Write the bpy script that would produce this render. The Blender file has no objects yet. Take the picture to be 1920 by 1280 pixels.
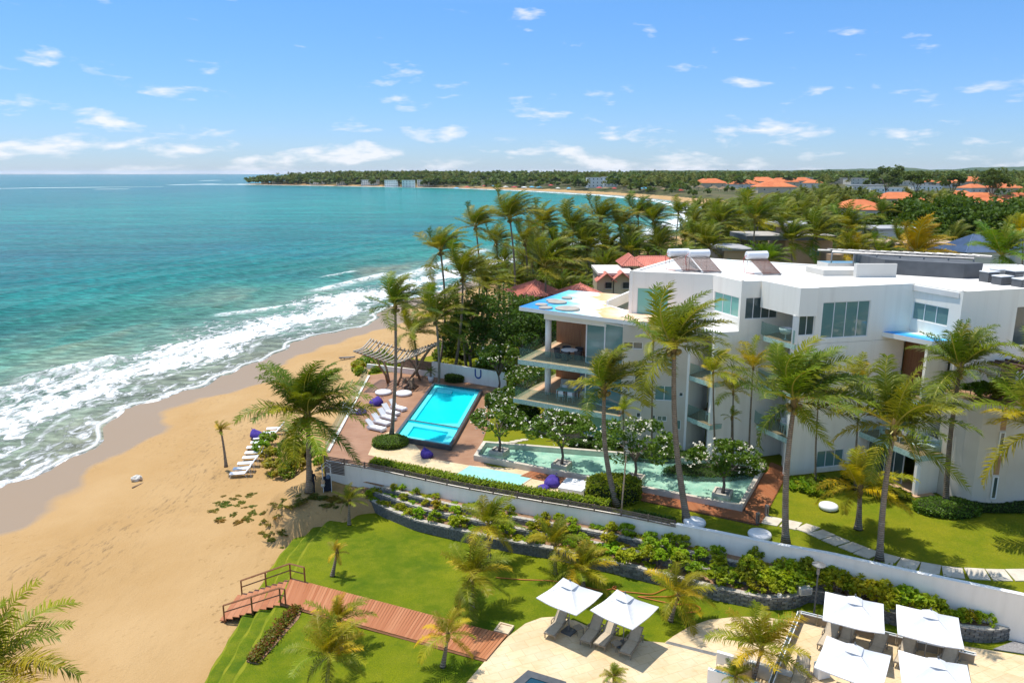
import bpy, math, random
import numpy as np
from mathutils import Vector, Matrix

random.seed(11)
RNG = np.random.default_rng(11)
R = math.radians
SC = bpy.context.scene
COL = SC.collection

# ------------------------------------------------------------------ camera
FPX, HCAM = 1400.0, 22.0
PITCH = math.atan(316.0 / FPX)
CP, SP = math.cos(PITCH), math.sin(PITCH)
cam_data = bpy.data.cameras.new('camera')
cam_data.sensor_width = 36.0
cam_data.lens = FPX / 1920.0 * 36.0
cam_data.clip_start, cam_data.clip_end = 0.5, 60000.0
cam = bpy.data.objects.new('camera', cam_data)
cam.location = (0, 0, HCAM)
cam.rotation_euler = (R(90) - PITCH, 0, 0)
COL.objects.link(cam)
SC.camera = cam

# ------------------------------------------------------------------ sky and sun
SUN_TO = Vector((-0.56, 0.40, 2.3)).normalized()
SUN_EL = math.asin(SUN_TO.z)
SUN_AZ = math.atan2(SUN_TO.x, SUN_TO.y)
world = bpy.data.worlds.new('World')
SC.world = world
world.use_nodes = True
wn, wl = world.node_tree.nodes, world.node_tree.links
wn.clear()
w_out = wn.new('ShaderNodeOutputWorld')
w_bg = wn.new('ShaderNodeBackground')
w_bg.inputs['Strength'].default_value = 0.15
w_sky = wn.new('ShaderNodeTexSky')
w_sky.sky_type = 'NISHITA'
w_sky.sun_disc = False
w_sky.sun_elevation = SUN_EL
w_sky.sun_rotation = SUN_AZ
w_sky.altitude = 20
w_sky.air_density = 1.0
w_sky.dust_density = 0.1
w_sky.ozone_density = 1.0
tc = wn.new('ShaderNodeTexCoord')
sep = wn.new('ShaderNodeSeparateXYZ')
wl.new(tc.outputs['Generated'], sep.inputs[0])


def wmath(op, a, b=None, clamp=False):
    n = wn.new('ShaderNodeMath')
    n.operation = op
    n.use_clamp = clamp
    for i, v in enumerate((a, b)):
        if v is None:
            continue
        if hasattr(v, 'links'):
            wl.new(v, n.inputs[i])
        else:
            n.inputs[i].default_value = v
    return n.outputs[0]


# small fair weather clouds: long flat puffs, denser low in the sky
wmap = wn.new('ShaderNodeMapping')
wmap.inputs['Scale'].default_value = (1.0, 1.0, 3.6)
wmap.inputs['Location'].default_value = (3.17, 1.62, 0.4)
wl.new(tc.outputs['Generated'], wmap.inputs['Vector'])
wno = wn.new('ShaderNodeTexNoise')
wno.inputs['Scale'].default_value = 13.0
wno.inputs['Detail'].default_value = 4.0
wno.inputs['Roughness'].default_value = 0.56
wno.inputs['Distortion'].default_value = 0.15
wl.new(wmap.outputs[0], wno.inputs['Vector'])
# threshold rises with elevation
thr = wmath('ADD', wmath('MULTIPLY', wmath('POWER', wmath('MINIMUM', wmath('MAXIMUM', sep.outputs[2], 0.0), 0.2), 0.6), 0.52), 0.455)
cl = wmath('MULTIPLY', wmath('SUBTRACT', wno.outputs[0], thr), 7.0, clamp=True)
cl = wmath('POWER', cl, 1.25)
cl = wmath('MULTIPLY', cl, 0.85)
# cloud colour: one even pale white mixed over the sky
wmx = wn.new('ShaderNodeMixRGB')
wmx.inputs['Color2'].default_value = (3.5, 3.55, 3.7, 1)
wl.new(cl, wmx.inputs['Fac'])
wgr = wn.new('ShaderNodeValToRGB')      # bluer horizon; brighter and warmer overhead, added to lift the shaded walls
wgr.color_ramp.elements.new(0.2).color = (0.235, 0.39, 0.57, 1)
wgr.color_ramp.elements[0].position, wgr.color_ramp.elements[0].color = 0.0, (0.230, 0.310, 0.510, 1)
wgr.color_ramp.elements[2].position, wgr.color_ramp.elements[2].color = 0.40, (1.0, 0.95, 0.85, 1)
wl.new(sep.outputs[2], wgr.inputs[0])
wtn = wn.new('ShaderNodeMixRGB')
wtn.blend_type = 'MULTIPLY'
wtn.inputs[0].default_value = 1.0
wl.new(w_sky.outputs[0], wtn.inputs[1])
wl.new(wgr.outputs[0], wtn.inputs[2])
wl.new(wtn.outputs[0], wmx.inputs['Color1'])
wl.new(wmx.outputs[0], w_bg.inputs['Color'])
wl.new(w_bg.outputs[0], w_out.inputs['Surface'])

sun_data = bpy.data.lights.new('sun', 'SUN')
sun_data.energy = 2.75
sun_data.angle = R(0.53)
sun_data.color = (1.0, 0.945, 0.86)
sun = bpy.data.objects.new('sun', sun_data)
sun.rotation_euler = SUN_TO.to_track_quat('Z', 'Y').to_euler()
sun.location = SUN_TO * 100
COL.objects.link(sun)

SC.view_settings.view_transform = 'Standard'
SC.view_settings.look = 'None'
SC.view_settings.exposure = 0.93
SC.view_settings.gamma = 1.0
SC.view_settings.use_curve_mapping = False
SC.cycles.max_bounces = 8
SC.cycles.transparent_max_bounces = 12
SC.cycles.diffuse_bounces = 3
SC.cycles.glossy_bounces = 3
SC.cycles.caustics_reflective = False
SC.cycles.caustics_refractive = False
try:
    SC.cycles.use_denoising = True
except Exception:
    pass

# levels in metres: pool deck of the hotel is 0
Z_SEA, Z_LAWN, Z_DECK = -5.0, -2.2, 0.0
F1, F2, RF, TOP = 3.0, 6.4, 10.6, 14.1


def at(px, py, z=0.0):
    """Where the sight line of a photo pixel meets the level z."""
    dx, dy = (px - 960.0) / FPX, (640.0 - py) / FPX
    d = Vector((dx, CP + dy * SP, -SP + dy * CP))
    t = (z - HCAM) / d.z
    return Vector((d.x * t, d.y * t, z))


def at_y(px, py, Y):
    """Where it meets the vertical plane at distance Y."""
    dx, dy = (px - 960.0) / FPX, (640.0 - py) / FPX
    d = Vector((dx, CP + dy * SP, -SP + dy * CP))
    t = Y / d.y
    return Vector((d.x * t, Y, HCAM + d.z * t))


def on_wall(px, py, p0, p1):
    """Distance along a wall p0-p1 and height where the sight line meets its plane."""
    dx, dy = (px - 960.0) / FPX, (640.0 - py) / FPX
    d = Vector((dx, CP + dy * SP, -SP + dy * CP))
    a, b = Vector((p0[0], p0[1])), Vector((p1[0], p1[1]))
    e = (b - a).normalized()
    n = Vector((e.y, -e.x))
    t = (a.x * n.x + a.y * n.y) / (d.x * n.x + d.y * n.y)
    q = Vector((d.x * t, d.y * t))
    return (q - a).dot(e), HCAM + d.z * t


# ------------------------------------------------------------------ materials
def lin(c):
    if isinstance(c, str):
        c = c.lstrip('#')
        c = [int(c[i:i + 2], 16) / 255 for i in (0, 2, 4)]
        c = [x / 12.92 if x <= 0.04045 else ((x + 0.055) / 1.055) ** 2.4 for x in c]
    return (c[0], c[1], c[2], 1.0)


class NT:
    """Small helper for node trees."""

    def __init__(s, name):
        s.m = bpy.data.materials.new(name)
        s.m.use_nodes = True
        s.n, s.l = s.m.node_tree.nodes, s.m.node_tree.links
        s.bsdf = s.n['Principled BSDF']
        s.out = s.n['Material Output']
        s._c = None

    def coord(s, kind='Object'):
        if s._c is None:
            s._c = s.n.new('ShaderNodeTexCoord')
        return s._c.outputs[kind]

    def world(s):
        return s.n.new('ShaderNodeNewGeometry').outputs['Position']

    def set(s, sock, v):
        if v is None:
            return
        if hasattr(v, 'links'):
            s.l.new(v, sock)
        elif isinstance(v, (tuple, list, str)) and sock.type == 'RGBA':
            sock.default_value = lin(v)
        else:
            sock.default_value = v

    def math(s, op, a, b=None, c=None, clamp=False):
        n = s.n.new('ShaderNodeMath')
        n.operation = op
        n.use_clamp = clamp
        for i, v in enumerate((a, b, c)):
            s.set(n.inputs[i], v)
        return n.outputs[0]

    def noise(s, scale, detail=3.0, rough=0.55, vec=None, dist=0.0, stretch=None, w=None):
        n = s.n.new('ShaderNodeTexNoise')
        n.inputs['Scale'].default_value = scale
        n.inputs['Detail'].default_value = detail
        n.inputs['Roughness'].default_value = rough
        n.inputs['Distortion'].default_value = dist
        v = vec if vec is not None else s.coord()
        if stretch:
            mp = s.n.new('ShaderNodeMapping')
            mp.inputs['Scale'].default_value = stretch[:3]
            if len(stretch) > 3:
                mp.inputs['Rotation'].default_value = (0, 0, stretch[3])
            s.l.new(v, mp.inputs['Vector'])
            v = mp.outputs[0]
        s.l.new(v, n.inputs['Vector'])
        return n.outputs[0]

    def voro(s, scale, vec=None, feature='F1', stretch=None):
        n = s.n.new('ShaderNodeTexVoronoi')
        n.feature = feature
        n.inputs['Scale'].default_value = scale
        v = vec if vec is not None else s.coord()
        if stretch:
            mp = s.n.new('ShaderNodeMapping')
            mp.inputs['Scale'].default_value = stretch
            s.l.new(v, mp.inputs['Vector'])
            v = mp.outputs[0]
        s.l.new(v, n.inputs['Vector'])
        return n.outputs[0]

    def ramp(s, fac, stops, interp='LINEAR'):
        n = s.n.new('ShaderNodeValToRGB')
        n.color_ramp.interpolation = interp
        e = n.color_ramp.elements
        while len(e) < len(stops):
            e.new(0.5)
        for k, (p, c) in enumerate(stops):
            e[k].position = p
            e[k].color = lin(c) if isinstance(c, str) else ((c, c, c, 1) if isinstance(c, (int, float)) else lin(c))
        s.l.new(fac, n.inputs[0])
        return n.outputs[0]

    def mix(s, fac, a, b, mode='MIX'):
        n = s.n.new('ShaderNodeMixRGB')
        n.blend_type = mode
        s.set(n.inputs[0], fac)
        s.set(n.inputs[1], a)
        s.set(n.inputs[2], b)
        return n.outputs[0]

    def bump(s, h, strength=0.3, dist=0.05):
        n = s.n.new('ShaderNodeBump')
        n.inputs['Strength'].default_value = strength
        n.inputs['Distance'].default_value = dist
        s.l.new(h, n.inputs['Height'])
        s.l.new(n.outputs[0], s.bsdf.inputs['Normal'])
        return n

    def attr(s, name, out='Fac'):
        n = s.n.new('ShaderNodeAttribute')
        n.attribute_name = name
        return n.outputs[out]

    def info(s, out='Random'):
        return s.n.new('ShaderNodeObjectInfo').outputs[out]

    def fin(s, col=None, rough=0.6, spec=0.5, metal=0.0):
        s.set(s.bsdf.inputs['Base Color'], col)
        s.set(s.bsdf.inputs['Roughness'], rough)
        s.set(s.bsdf.inputs['Specular IOR Level'], spec)
        s.set(s.bsdf.inputs['Metallic'], metal)
        return s.m


def plain(name, c1, c2=None, scale=3.0, rough=0.6, spec=0.4, metal=0.0, bump=0.0, bscale=30.0, detail=4.0, vec='Object', stretch=None):
    t = NT(name)
    v = t.world() if vec == 'World' else t.coord(vec)
    col = c1
    if c2 is not None:
        f = t.ramp(t.noise(scale, detail, vec=v, stretch=stretch), [(0.34, 0.0), (0.66, 1.0)])
        col = t.mix(f, c1, c2)
    if bump:
        t.bump(t.noise(bscale, 3.0, vec=v), bump, 0.02)
    return t.fin(col, rough, spec, metal)


def leafy(name, c1, c2, rough=0.42, trans=0.28, scale=1.6, tint=True, tips=None):
    """Leaf with light coming through; the object's own colour tints it."""
    t = NT(name)
    f = t.ramp(t.noise(scale, 3.0, vec=t.world()), [(0.3, 0.0), (0.7, 1.0)])
    col = t.mix(f, c1, c2)
    if tips:
        col = t.mix(t.math('MULTIPLY', t.attr('tip'), 0.35), col, tips)
    if tint:
        col = t.mix(1.0, col, t.info('Color'), 'MULTIPLY')
    t.fin(col, rough, 0.15)
    tr = t.n.new('ShaderNodeBsdfTranslucent')
    t.l.new(t.mix(1.0, col, (1.25, 1.25, 0.55), 'MULTIPLY'), tr.inputs['Color'])
    ms = t.n.new('ShaderNodeMixShader')
    ms.inputs[0].default_value = trans
    t.l.new(t.bsdf.outputs[0], ms.inputs[1])
    t.l.new(tr.outputs[0], ms.inputs[2])
    t.l.new(ms.outputs[0], t.out.inputs['Surface'])
    return t.m


def glassy(name, tint, clear=0.75, rough=0.03):
    t = NT(name)
    t.fin(tint, rough, 0.6)
    tr = t.n.new('ShaderNodeBsdfTransparent')
    tr.inputs['Color'].default_value = lin(tint) if isinstance(tint, str) else lin(tint)
    c = lin(tint)
    tr.inputs['Color'].default_value = (0.55 + 0.45 * c[0], 0.55 + 0.45 * c[1], 0.55 + 0.45 * c[2], 1)
    ms = t.n.new('ShaderNodeMixShader')
    ms.inputs[0].default_value = clear
    t.l.new(t.bsdf.outputs[0], ms.inputs[1])
    t.l.new(tr.outputs[0], ms.inputs[2])
    t.l.new(ms.outputs[0], t.out.inputs['Surface'])
    return t.m


M = {}


def make_materials():
    M['white'] = plain('white_render', (0.86, 0.845, 0.80), (0.80, 0.78, 0.735), 0.35, 0.75, 0.25, bump=0.08, bscale=60)
    # outer walls: paint with faint rain streaks
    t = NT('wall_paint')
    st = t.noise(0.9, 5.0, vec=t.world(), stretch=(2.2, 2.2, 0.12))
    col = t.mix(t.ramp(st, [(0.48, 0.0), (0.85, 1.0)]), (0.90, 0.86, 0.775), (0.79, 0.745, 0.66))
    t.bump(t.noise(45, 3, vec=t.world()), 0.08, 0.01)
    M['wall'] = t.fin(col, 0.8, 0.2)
    t = NT('garden_wall_paint')
    st = t.noise(1.3, 6.0, vec=t.world(), stretch=(1.6, 1.6, 0.25))
    col = t.mix(t.ramp(st, [(0.45, 0.0), (0.9, 1.0)]), (0.89, 0.84, 0.755), (0.78, 0.73, 0.64))
    t.bump(t.noise(40, 3, vec=t.world()), 0.1, 0.01)
    M['gwall'] = t.fin(col, 0.8, 0.2)
    M['grey_and_shade'] = plain('grey_render_and_shade', (0.62, 0.575, 0.50), (0.55, 0.50, 0.43), 0.4, 0.85, 0.2, bump=0.1, bscale=30, vec='World')  # also paints the shade on the west wing's white facade
    M['roofw'] = plain('white_roof_coating', (0.80, 0.79, 0.76), (0.66, 0.63, 0.58), 0.22, 0.8, 0.2, bump=0.05, vec='World')
    M['concrete'] = plain('concrete', (0.42, 0.38, 0.32), (0.33, 0.30, 0.26), 1.2, 0.85, 0.2, bump=0.15, bscale=20)
    M['coping'] = plain('pale_coping_stone', (0.62, 0.56, 0.46), (0.50, 0.44, 0.35), 1.5, 0.7, 0.3, bump=0.12, bscale=25, vec='World')
    # travertine paving: cream with warm veins and fine joints
    t = NT('travertine')
    w = t.world()
    a = t.noise(0.55, 6, 0.62, vec=w)
    b = t.noise(2.6, 5, 0.6, vec=w, stretch=(1, 2.4, 1))
    col = t.mix(t.ramp(a, [(0.36, 0.0), (0.66, 1.0)]), (0.60, 0.455, 0.265), (0.67, 0.535, 0.355))
    col = t.mix(t.math('MULTIPLY', t.ramp(b, [(0.5, 0.0), (0.74, 1.0)]), 0.45), col, (0.52, 0.32, 0.14))
    br = t.n.new('ShaderNodeTexBrick')
    br.inputs['Scale'].default_value = 1.0
    br.inputs['Brick Width'].default_value = 0.9
    br.inputs['Row Height'].default_value = 0.6
    br.inputs['Mortar Size'].default_value = 0.010
    br.inputs['Color1'].default_value = (0.93, 0.93, 0.93, 1)
    br.inputs['Color2'].default_value = (1.06, 1.04, 1.0, 1)
    br.inputs['Mortar'].default_value = (0.72, 0.66, 0.58, 1)
    mp = t.n.new('ShaderNodeMapping')
    mp.inputs['Rotation'].default_value = (0, 0, R(-24))
    t.l.new(w, mp.inputs[0])
    t.l.new(mp.outputs[0], br.inputs[0])
    col = t.mix(1.0, col, br.outputs[0], 'MULTIPLY')
    t.bump(t.noise(9, 5, vec=w), 0.12, 0.02)
    M['trav'] = t.fin(col, 0.62, 0.3)
    M['travplain'] = plain('travertine_block', (0.66, 0.54, 0.38), (0.58, 0.44, 0.28), 1.2, 0.65, 0.3, bump=0.1, vec='World')
    # weathered hardwood boards; the joints follow each board's own geometry
    M['plank'] = None
    t = NT('hardwood_plank')
    g = t.noise(2.2, 5, vec=t.coord(), stretch=(0.35, 9, 9))
    col = t.mix(t.ramp(g, [(0.3, 0.0), (0.7, 1.0)]), (0.27, 0.080, 0.024), (0.42, 0.150, 0.055))
    col = t.mix(t.math('MULTIPLY', t.info('Random'), 0.65), col, (0.50, 0.225, 0.105))
    t.bump(g, 0.2, 0.01)
    M['plank'] = t.fin(col, 0.5, 0.35)
    t = NT('red_hardwood_plank')
    g = t.noise(2.2, 5, vec=t.coord(), stretch=(0.35, 9, 9))
    col = t.mix(t.ramp(g, [(0.3, 0.0), (0.7, 1.0)]), (0.24, 0.075, 0.028), (0.36, 0.13, 0.05))
    col = t.mix(t.math('MULTIPLY', t.info('Random'), 0.35), col, (0.42, 0.19, 0.09))
    M['redplank'] = t.fin(col, 0.5, 0.35)
    t = NT('weathered_pool_deck')
    w = t.world()
    wv = t.n.new('ShaderNodeTexWave')
    wv.inputs['Scale'].default_value = 2.1
    wv.inputs['Distortion'].default_value = 0.0
    mp = t.n.new('ShaderNodeMapping')
    mp.inputs['Rotation'].default_value = (0, 0, R(8 + 90))
    t.l.new(w, mp.inputs[0])
    t.l.new(mp.outputs[0], wv.inputs[0])
    n1 = t.noise(0.5, 5, vec=w)
    n2 = t.noise(3.0, 4, vec=w, stretch=(0.25, 3.0, 1))
    col = t.mix(t.ramp(n1, [(0.35, 0.0), (0.65, 1.0)]), (0.28, 0.135, 0.068), (0.36, 0.19, 0.105))
    col = t.mix(t.math('MULTIPLY', t.ramp(n2, [(0.4, 0.0), (0.7, 1.0)]), 0.4), col, (0.42, 0.275, 0.185))
    col = t.mix(t.math('MULTIPLY', t.ramp(wv.outputs[1], [(0.0, 1.0), (0.12, 0.0)]), 0.35), col, (0.10, 0.05, 0.03))
    M['deck'] = t.fin(col, 0.6, 0.3)
    M['balcdeck'] = plain('balcony_boards', (0.42, 0.25, 0.14), (0.34, 0.19, 0.10), 2.0, 0.55, 0.3, vec='World', stretch=(0.3, 3, 1))
    M['tanstone'] = plain('tan_edge_stone', (0.60, 0.40, 0.25), (0.54, 0.34, 0.20), 1.0, 0.6, 0.3, vec='World')
    M['darkwood'] = plain('dark_stained_wood', (0.085, 0.045, 0.030), (0.13, 0.07, 0.045), 3.0, 0.5, 0.3, stretch=(0.4, 4, 4))
    M['railwood'] = plain('brown_handrail_wood', (0.20, 0.085, 0.035), (0.28, 0.13, 0.06), 3.0, 0.5, 0.3, stretch=(0.4, 4, 4))
    M['panelwood'] = plain('veneer_wood_panel', (0.22, 0.085, 0.035), (0.28, 0.12, 0.05), 2.0, 0.45, 0.4, stretch=(4, 4, 0.4))
    M['pole'] = plain('bleached_round_timber', (0.50, 0.45, 0.38), (0.38, 0.33, 0.27), 4.0, 0.75, 0.2, stretch=(2, 2, 2))
    M['driftwood'] = plain('driftwood', (0.30, 0.21, 0.14), (0.20, 0.13, 0.085), 5.0, 0.8, 0.2, bump=0.3, bscale=14)
    M['fencewood'] = plain('grey_brown_slat', (0.16, 0.11, 0.085), (0.24, 0.18, 0.14), 3.0, 0.7, 0.2)
    t = NT('split_face_stone')
    n = t.noise(5.0, 5, vec=t.world())
    col = t.mix(t.ramp(n, [(0.3, 0.0), (0.7, 1.0)]), (0.085, 0.09, 0.09), (0.155, 0.155, 0.15))
    col = t.mix(t.math('MULTIPLY', t.math('POWER', t.info('Random'), 2.0), 0.45), col, (0.36, 0.36, 0.345))
    t.bump(n, 0.9, 0.06)
    M['basalt'] = t.fin(col, 0.9, 0.2)
    M['capstone'] = plain('pale_cap_stone', (0.47, 0.43, 0.36), (0.34, 0.31, 0.26), 3.0, 0.85, 0.2, bump=0.4, bscale=14, vec='World')
    M['soil'] = plain('bark_mulch_soil', (0.36, 0.22, 0.13), (0.24, 0.14, 0.08), 3.5, 0.95, 0.1, bump=0.8, bscale=16, vec='World')
    M['gravel'] = plain('grey_gravel', (0.30, 0.29, 0.28), (0.20, 0.19, 0.185), 14.0, 0.95, 0.1, bump=0.9, bscale=22, vec='World')
    M['darktile'] = plain('dark_slate_rim', (0.055, 0.06, 0.065), (0.085, 0.09, 0.095), 3.0, 0.4, 0.5)
    # lawn: blades too small to see, patches of lusher and drier grass
    t = NT('lawn_grass')
    w = t.world()
    n1 = t.noise(0.16, 5, 0.6, vec=w)
    n2 = t.noise(1.1, 5, 0.65, vec=w)
    n3 = t.noise(16.0, 4, 0.7, vec=w)
    col = t.mix(t.ramp(n1, [(0.38, 0.0), (0.64, 1.0)]), (0.100, 0.150, 0.002), (0.210, 0.230, 0.004))
    col = t.mix(t.math('MULTIPLY', t.ramp(n2, [(0.42, 0.0), (0.66, 1.0)]), 0.6), col, (0.230, 0.235, 0.012))
    col = t.mix(t.math('MULTIPLY', t.ramp(t.noise(0.5, 6, 0.7, vec=w), [(0.52, 0.0), (0.66, 1.0)]), 0.5), col, (0.045, 0.105, 0.003))
    col = t.mix(t.math('MULTIPLY', t.ramp(n3, [(0.35, 1.0), (0.62, 0.0)]), 0.55), col, (0.030, 0.075, 0.006))
    t.bump(n3, 0.9, 0.06)
    M['lawn'] = t.fin(col, 0.85, 0.1)
    t = NT('hotel_lawn_grass')
    w = t.world()
    n1 = t.noise(0.2, 5, 0.6, vec=w)
    n2 = t.noise(1.4, 5, 0.65, vec=w)
    n3 = t.noise(16.0, 4, 0.7, vec=w)
    col = t.mix(t.ramp(n1, [(0.36, 0.0), (0.62, 1.0)]), (0.130, 0.180, 0.003), (0.250, 0.240, 0.008))
    col = t.mix(t.math('MULTIPLY', t.ramp(n2, [(0.45, 0.0), (0.75, 1.0)]), 0.55), col, (0.290, 0.260, 0.018))
    col = t.mix(t.math('MULTIPLY', t.ramp(n3, [(0.35, 1.0), (0.62, 0.0)]), 0.5), col, (0.05, 0.085, 0.008))
    t.bump(n3, 0.9, 0.06)
    M['hlawn'] = t.fin(col, 0.85, 0.1)
    M['dryturf'] = plain('dry_turf_edge', (0.235, 0.230, 0.016), (0.120, 0.165, 0.006), 1.2, 0.9, 0.1, bump=0.6, bscale=14, vec='World')
    # sand: dry, then wet below the last wave's reach
    t = NT('beach_sand')
    w = t.world()
    d = t.attr('inland')
    n1 = t.noise(0.09, 5, 0.6, vec=w)
    n2 = t.noise(1.3, 6, 0.7, vec=w, stretch=(1.0, 0.4, 1, R(-28)))
    n3 = t.noise(7.0, 5, 0.7, vec=w)
    col = t.mix(t.ramp(n1, [(0.35, 0.0), (0.65, 1.0)]), (0.400, 0.245, 0.100), (0.460, 0.300, 0.140))
    col = t.mix(t.math('MULTIPLY', t.ramp(n2, [(0.56, 0.0), (0.75, 1.0)]), 0.30), col, (0.36, 0.23, 0.11))
    # strand line: a band of scattered debris and footprints
    band = t.math('SUBTRACT', 1.0, t.math('MULTIPLY', t.math('ABSOLUTE', t.math('SUBTRACT', t.math('ADD', d, t.math('MULTIPLY', n1, 9.0)), 21.5)), 0.20), clamp=True)
    deb = t.math('MULTIPLY', band, t.ramp(t.noise(2.6, 6, 0.75, vec=w, stretch=(1.0, 0.28, 1, R(-28))), [(0.53, 0.0), (0.64, 1.0)]))
    col = t.mix(t.math('MULTIPLY', deb, 0.8), col, (0.17, 0.115, 0.06))
    # wet sand
    wob = t.math('ADD', d, t.math('MULTIPLY', t.math('SUBTRACT', t.noise(0.10, 3, vec=w), 0.5), 7.0))
    wet = t.math('SUBTRACT', 1.0, t.math('MULTIPLY', t.math('SUBTRACT', wob, 5.6), 0.85), clamp=True)
    damp = t.math('SUBTRACT', 1.0, t.math('MULTIPLY', t.math('SUBTRACT', wob, 6.0), 0.22), clamp=True)
    col = t.mix(t.math('MULTIPLY', damp, 0.5), col, (0.42, 0.26, 0.115))
    col = t.mix(wet, col, (0.285, 0.200, 0.122))
    tram = t.ramp(t.noise(0.14, 4, 0.6, vec=w, stretch=(1.0, 0.5, 1, R(-28))), [(0.47, 0.0), (0.60, 1.0)])
    foot = t.math('MULTIPLY', t.ramp(t.voro(1.9, vec=w), [(0.10, 0.0), (0.30, 1.0)]), t.math('MULTIPLY', tram, 0.8))
    col = t.mix(t.math('MULTIPLY', t.math('MULTIPLY', t.math('SUBTRACT', 1.0, t.ramp(t.voro(1.9, vec=w), [(0.10, 0.0), (0.26, 1.0)])), tram), 0.20), col, (0.27, 0.16, 0.065))
    hgt = t.math('ADD', t.math('ADD', t.math('MULTIPLY', n2, 0.7), foot), t.math('MULTIPLY', n3, 0.5))
    dry = t.math('SUBTRACT', 1.0, wet)
    t.bump(t.math('MULTIPLY', hgt, dry), 0.55, 0.25)
    M['sand'] = t.fin(col, t.math('SUBTRACT', 0.9, t.math('MULTIPLY', wet, 0.45)), t.math('ADD', 0.12, t.math('MULTIPLY', wet, 0.12)))
    # far land under the trees
    M['land'] = plain('scrub_ground', (0.050, 0.070, 0.022), (0.13, 0.11, 0.055), 0.02, 0.95, 0.1, vec='World')
    M['yard'] = plain('sandy_yard', (0.36, 0.25, 0.14), (0.13, 0.13, 0.05), 0.12, 0.95, 0.1, vec='World', bump=0.3, bscale=3)
    M['hill'] = plain('wooded_hill', (0.035, 0.075, 0.030), (0.075, 0.105, 0.045), 0.004, 0.95, 0.1, vec='World', bump=0.0, detail=8)
    # water of small pools
    for nm, ca, cb in (('pool_water', (0.0, 0.60, 0.66), (0.0, 0.70, 0.74)), ('shallow_pool_water', (0.26, 0.62, 0.54), (0.36, 0.70, 0.62))):
        t = NT(nm)
        n = t.noise(2.2, 2, vec=t.world())
        t.bump(n, 0.05, 0.05)
        M[nm] = t.fin(t.mix(n, ca, cb), 0.06, 0.35)
    t = NT('pond_water')
    n = t.noise(1.6, 4, vec=t.world())
    t.bump(t.noise(5, 2, vec=t.world()), 0.05, 0.05)
    M['pond'] = t.fin(t.mix(t.ramp(n, [(0.35, 0.0), (0.65, 1.0)]), (0.20, 0.42, 0.34), (0.38, 0.62, 0.50)), 0.05, 0.5)
    t = NT('dark_pool_water')
    t.bump(t.noise(4, 2, vec=t.world()), 0.05, 0.05)
    M['darkwater'] = t.fin((0.006, 0.045, 0.075), 0.05, 0.4)
    # foliage
    M['frond'] = leafy('palm_leaflets', (0.086, 0.132, 0.008), (0.185, 0.222, 0.014), 0.42, 0.32, 0.9, tips=(0.22, 0.20, 0.06))
    M['rachis'] = plain('palm_leaf_stalk', (0.46, 0.36, 0.05), (0.36, 0.31, 0.05), 2.0, 0.45, 0.4)
    M['palmbark'] = None
    t = NT('palm_trunk_bark')
    w = t.world()
    wv = t.n.new('ShaderNodeTexWave')
    wv.bands_direction = 'Z'
    wv.inputs['Scale'].default_value = 2.3
    wv.inputs['Distortion'].default_value = 1.6
    wv.inputs['Detail'].default_value = 2.0
    t.l.new(w, wv.inputs[0])
    n = t.noise(3.0, 4, vec=w)
    col = t.mix(t.ramp(n, [(0.3, 0.0), (0.7, 1.0)]), (0.24, 0.185, 0.135), (0.36, 0.30, 0.235))
    col = t.mix(t.math('MULTIPLY', wv.outputs[1], 0.5), col, (0.115, 0.085, 0.06))
    col = t.mix(1.0, col, t.info('Color'), 'MULTIPLY')
    t.bump(wv.outputs[1], 0.8, 0.05)
    M['palmbark'] = t.fin(col, 0.85, 0.2)
    M['crownfibre'] = plain('palm_crown_fibre', (0.20, 0.125, 0.05), (0.12, 0.10, 0.03), 5.0, 0.8, 0.2)
    M['coconut'] = plain('coconut_husk', (0.30, 0.20, 0.04), (0.16, 0.14, 0.03), 4.0, 0.5, 0.4)
    M['bark'] = plain('grey_brown_bark', (0.20, 0.16, 0.125), (0.13, 0.10, 0.08), 4.0, 0.9, 0.2, bump=0.4, bscale=12)
    M['leaf'] = leafy('broad_leaves', (0.050, 0.098, 0.013), (0.105, 0.160, 0.020), 0.42, 0.28, 1.2)
    M['bright'] = leafy('bright_shrub_leaves', (0.185, 0.285, 0.014), (0.370, 0.405, 0.024), 0.45, 0.40, 1.5)
    M['farleaf'] = leafy('distant_leaves', (0.085, 0.118, 0.018), (0.180, 0.190, 0.036), 0.6, 0.26, 0.05)
    M['core'] = plain('dark_core_fill', (0.020, 0.032, 0.010), (0.035, 0.045, 0.018), 3.0, 0.95, 0.05)
    M['petal'] = plain('white_petals', (0.82, 0.80, 0.72), (0.80, 0.74, 0.55), 6.0, 0.6, 0.2)
    # made things
    M['glass'] = glassy('clear_green_glass', (0.40, 0.62, 0.57), 0.935)
    M['clearglass'] = glassy('clear_glass', (0.60, 0.75, 0.74), 0.86)
    t = NT('teal_window_glass')
    f = t.noise(0.5, 2, vec=t.world(), stretch=(2.0, 2.0, 0.6))
    M['pane'] = t.fin(t.mix(f, (0.10, 0.21, 0.20), (0.17, 0.30, 0.285)), 0.04, 0.9)
    t = NT('dark_window_glass')
    f = t.noise(0.5, 2, vec=t.world(), stretch=(3.0, 3.0, 0.4))
    M['darkpane'] = t.fin(t.mix(f, (0.035, 0.055, 0.06), (0.08, 0.12, 0.12)), 0.05, 0.8)
    t = NT('green_frosted_glass')
    f = t.noise(0.7, 2, vec=t.world())
    M['greenpane'] = t.fin(t.mix(f, (0.16, 0.44, 0.37), (0.22, 0.50, 0.43)), 0.12, 0.7)
    M['alu'] = plain('white_aluminium', (0.76, 0.77, 0.77), None, rough=0.4, spec=0.5)
    M['steel'] = plain('grey_metal', (0.30, 0.30, 0.30), (0.22, 0.22, 0.22), 4.0, 0.45, 0.5, 0.6)
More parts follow.
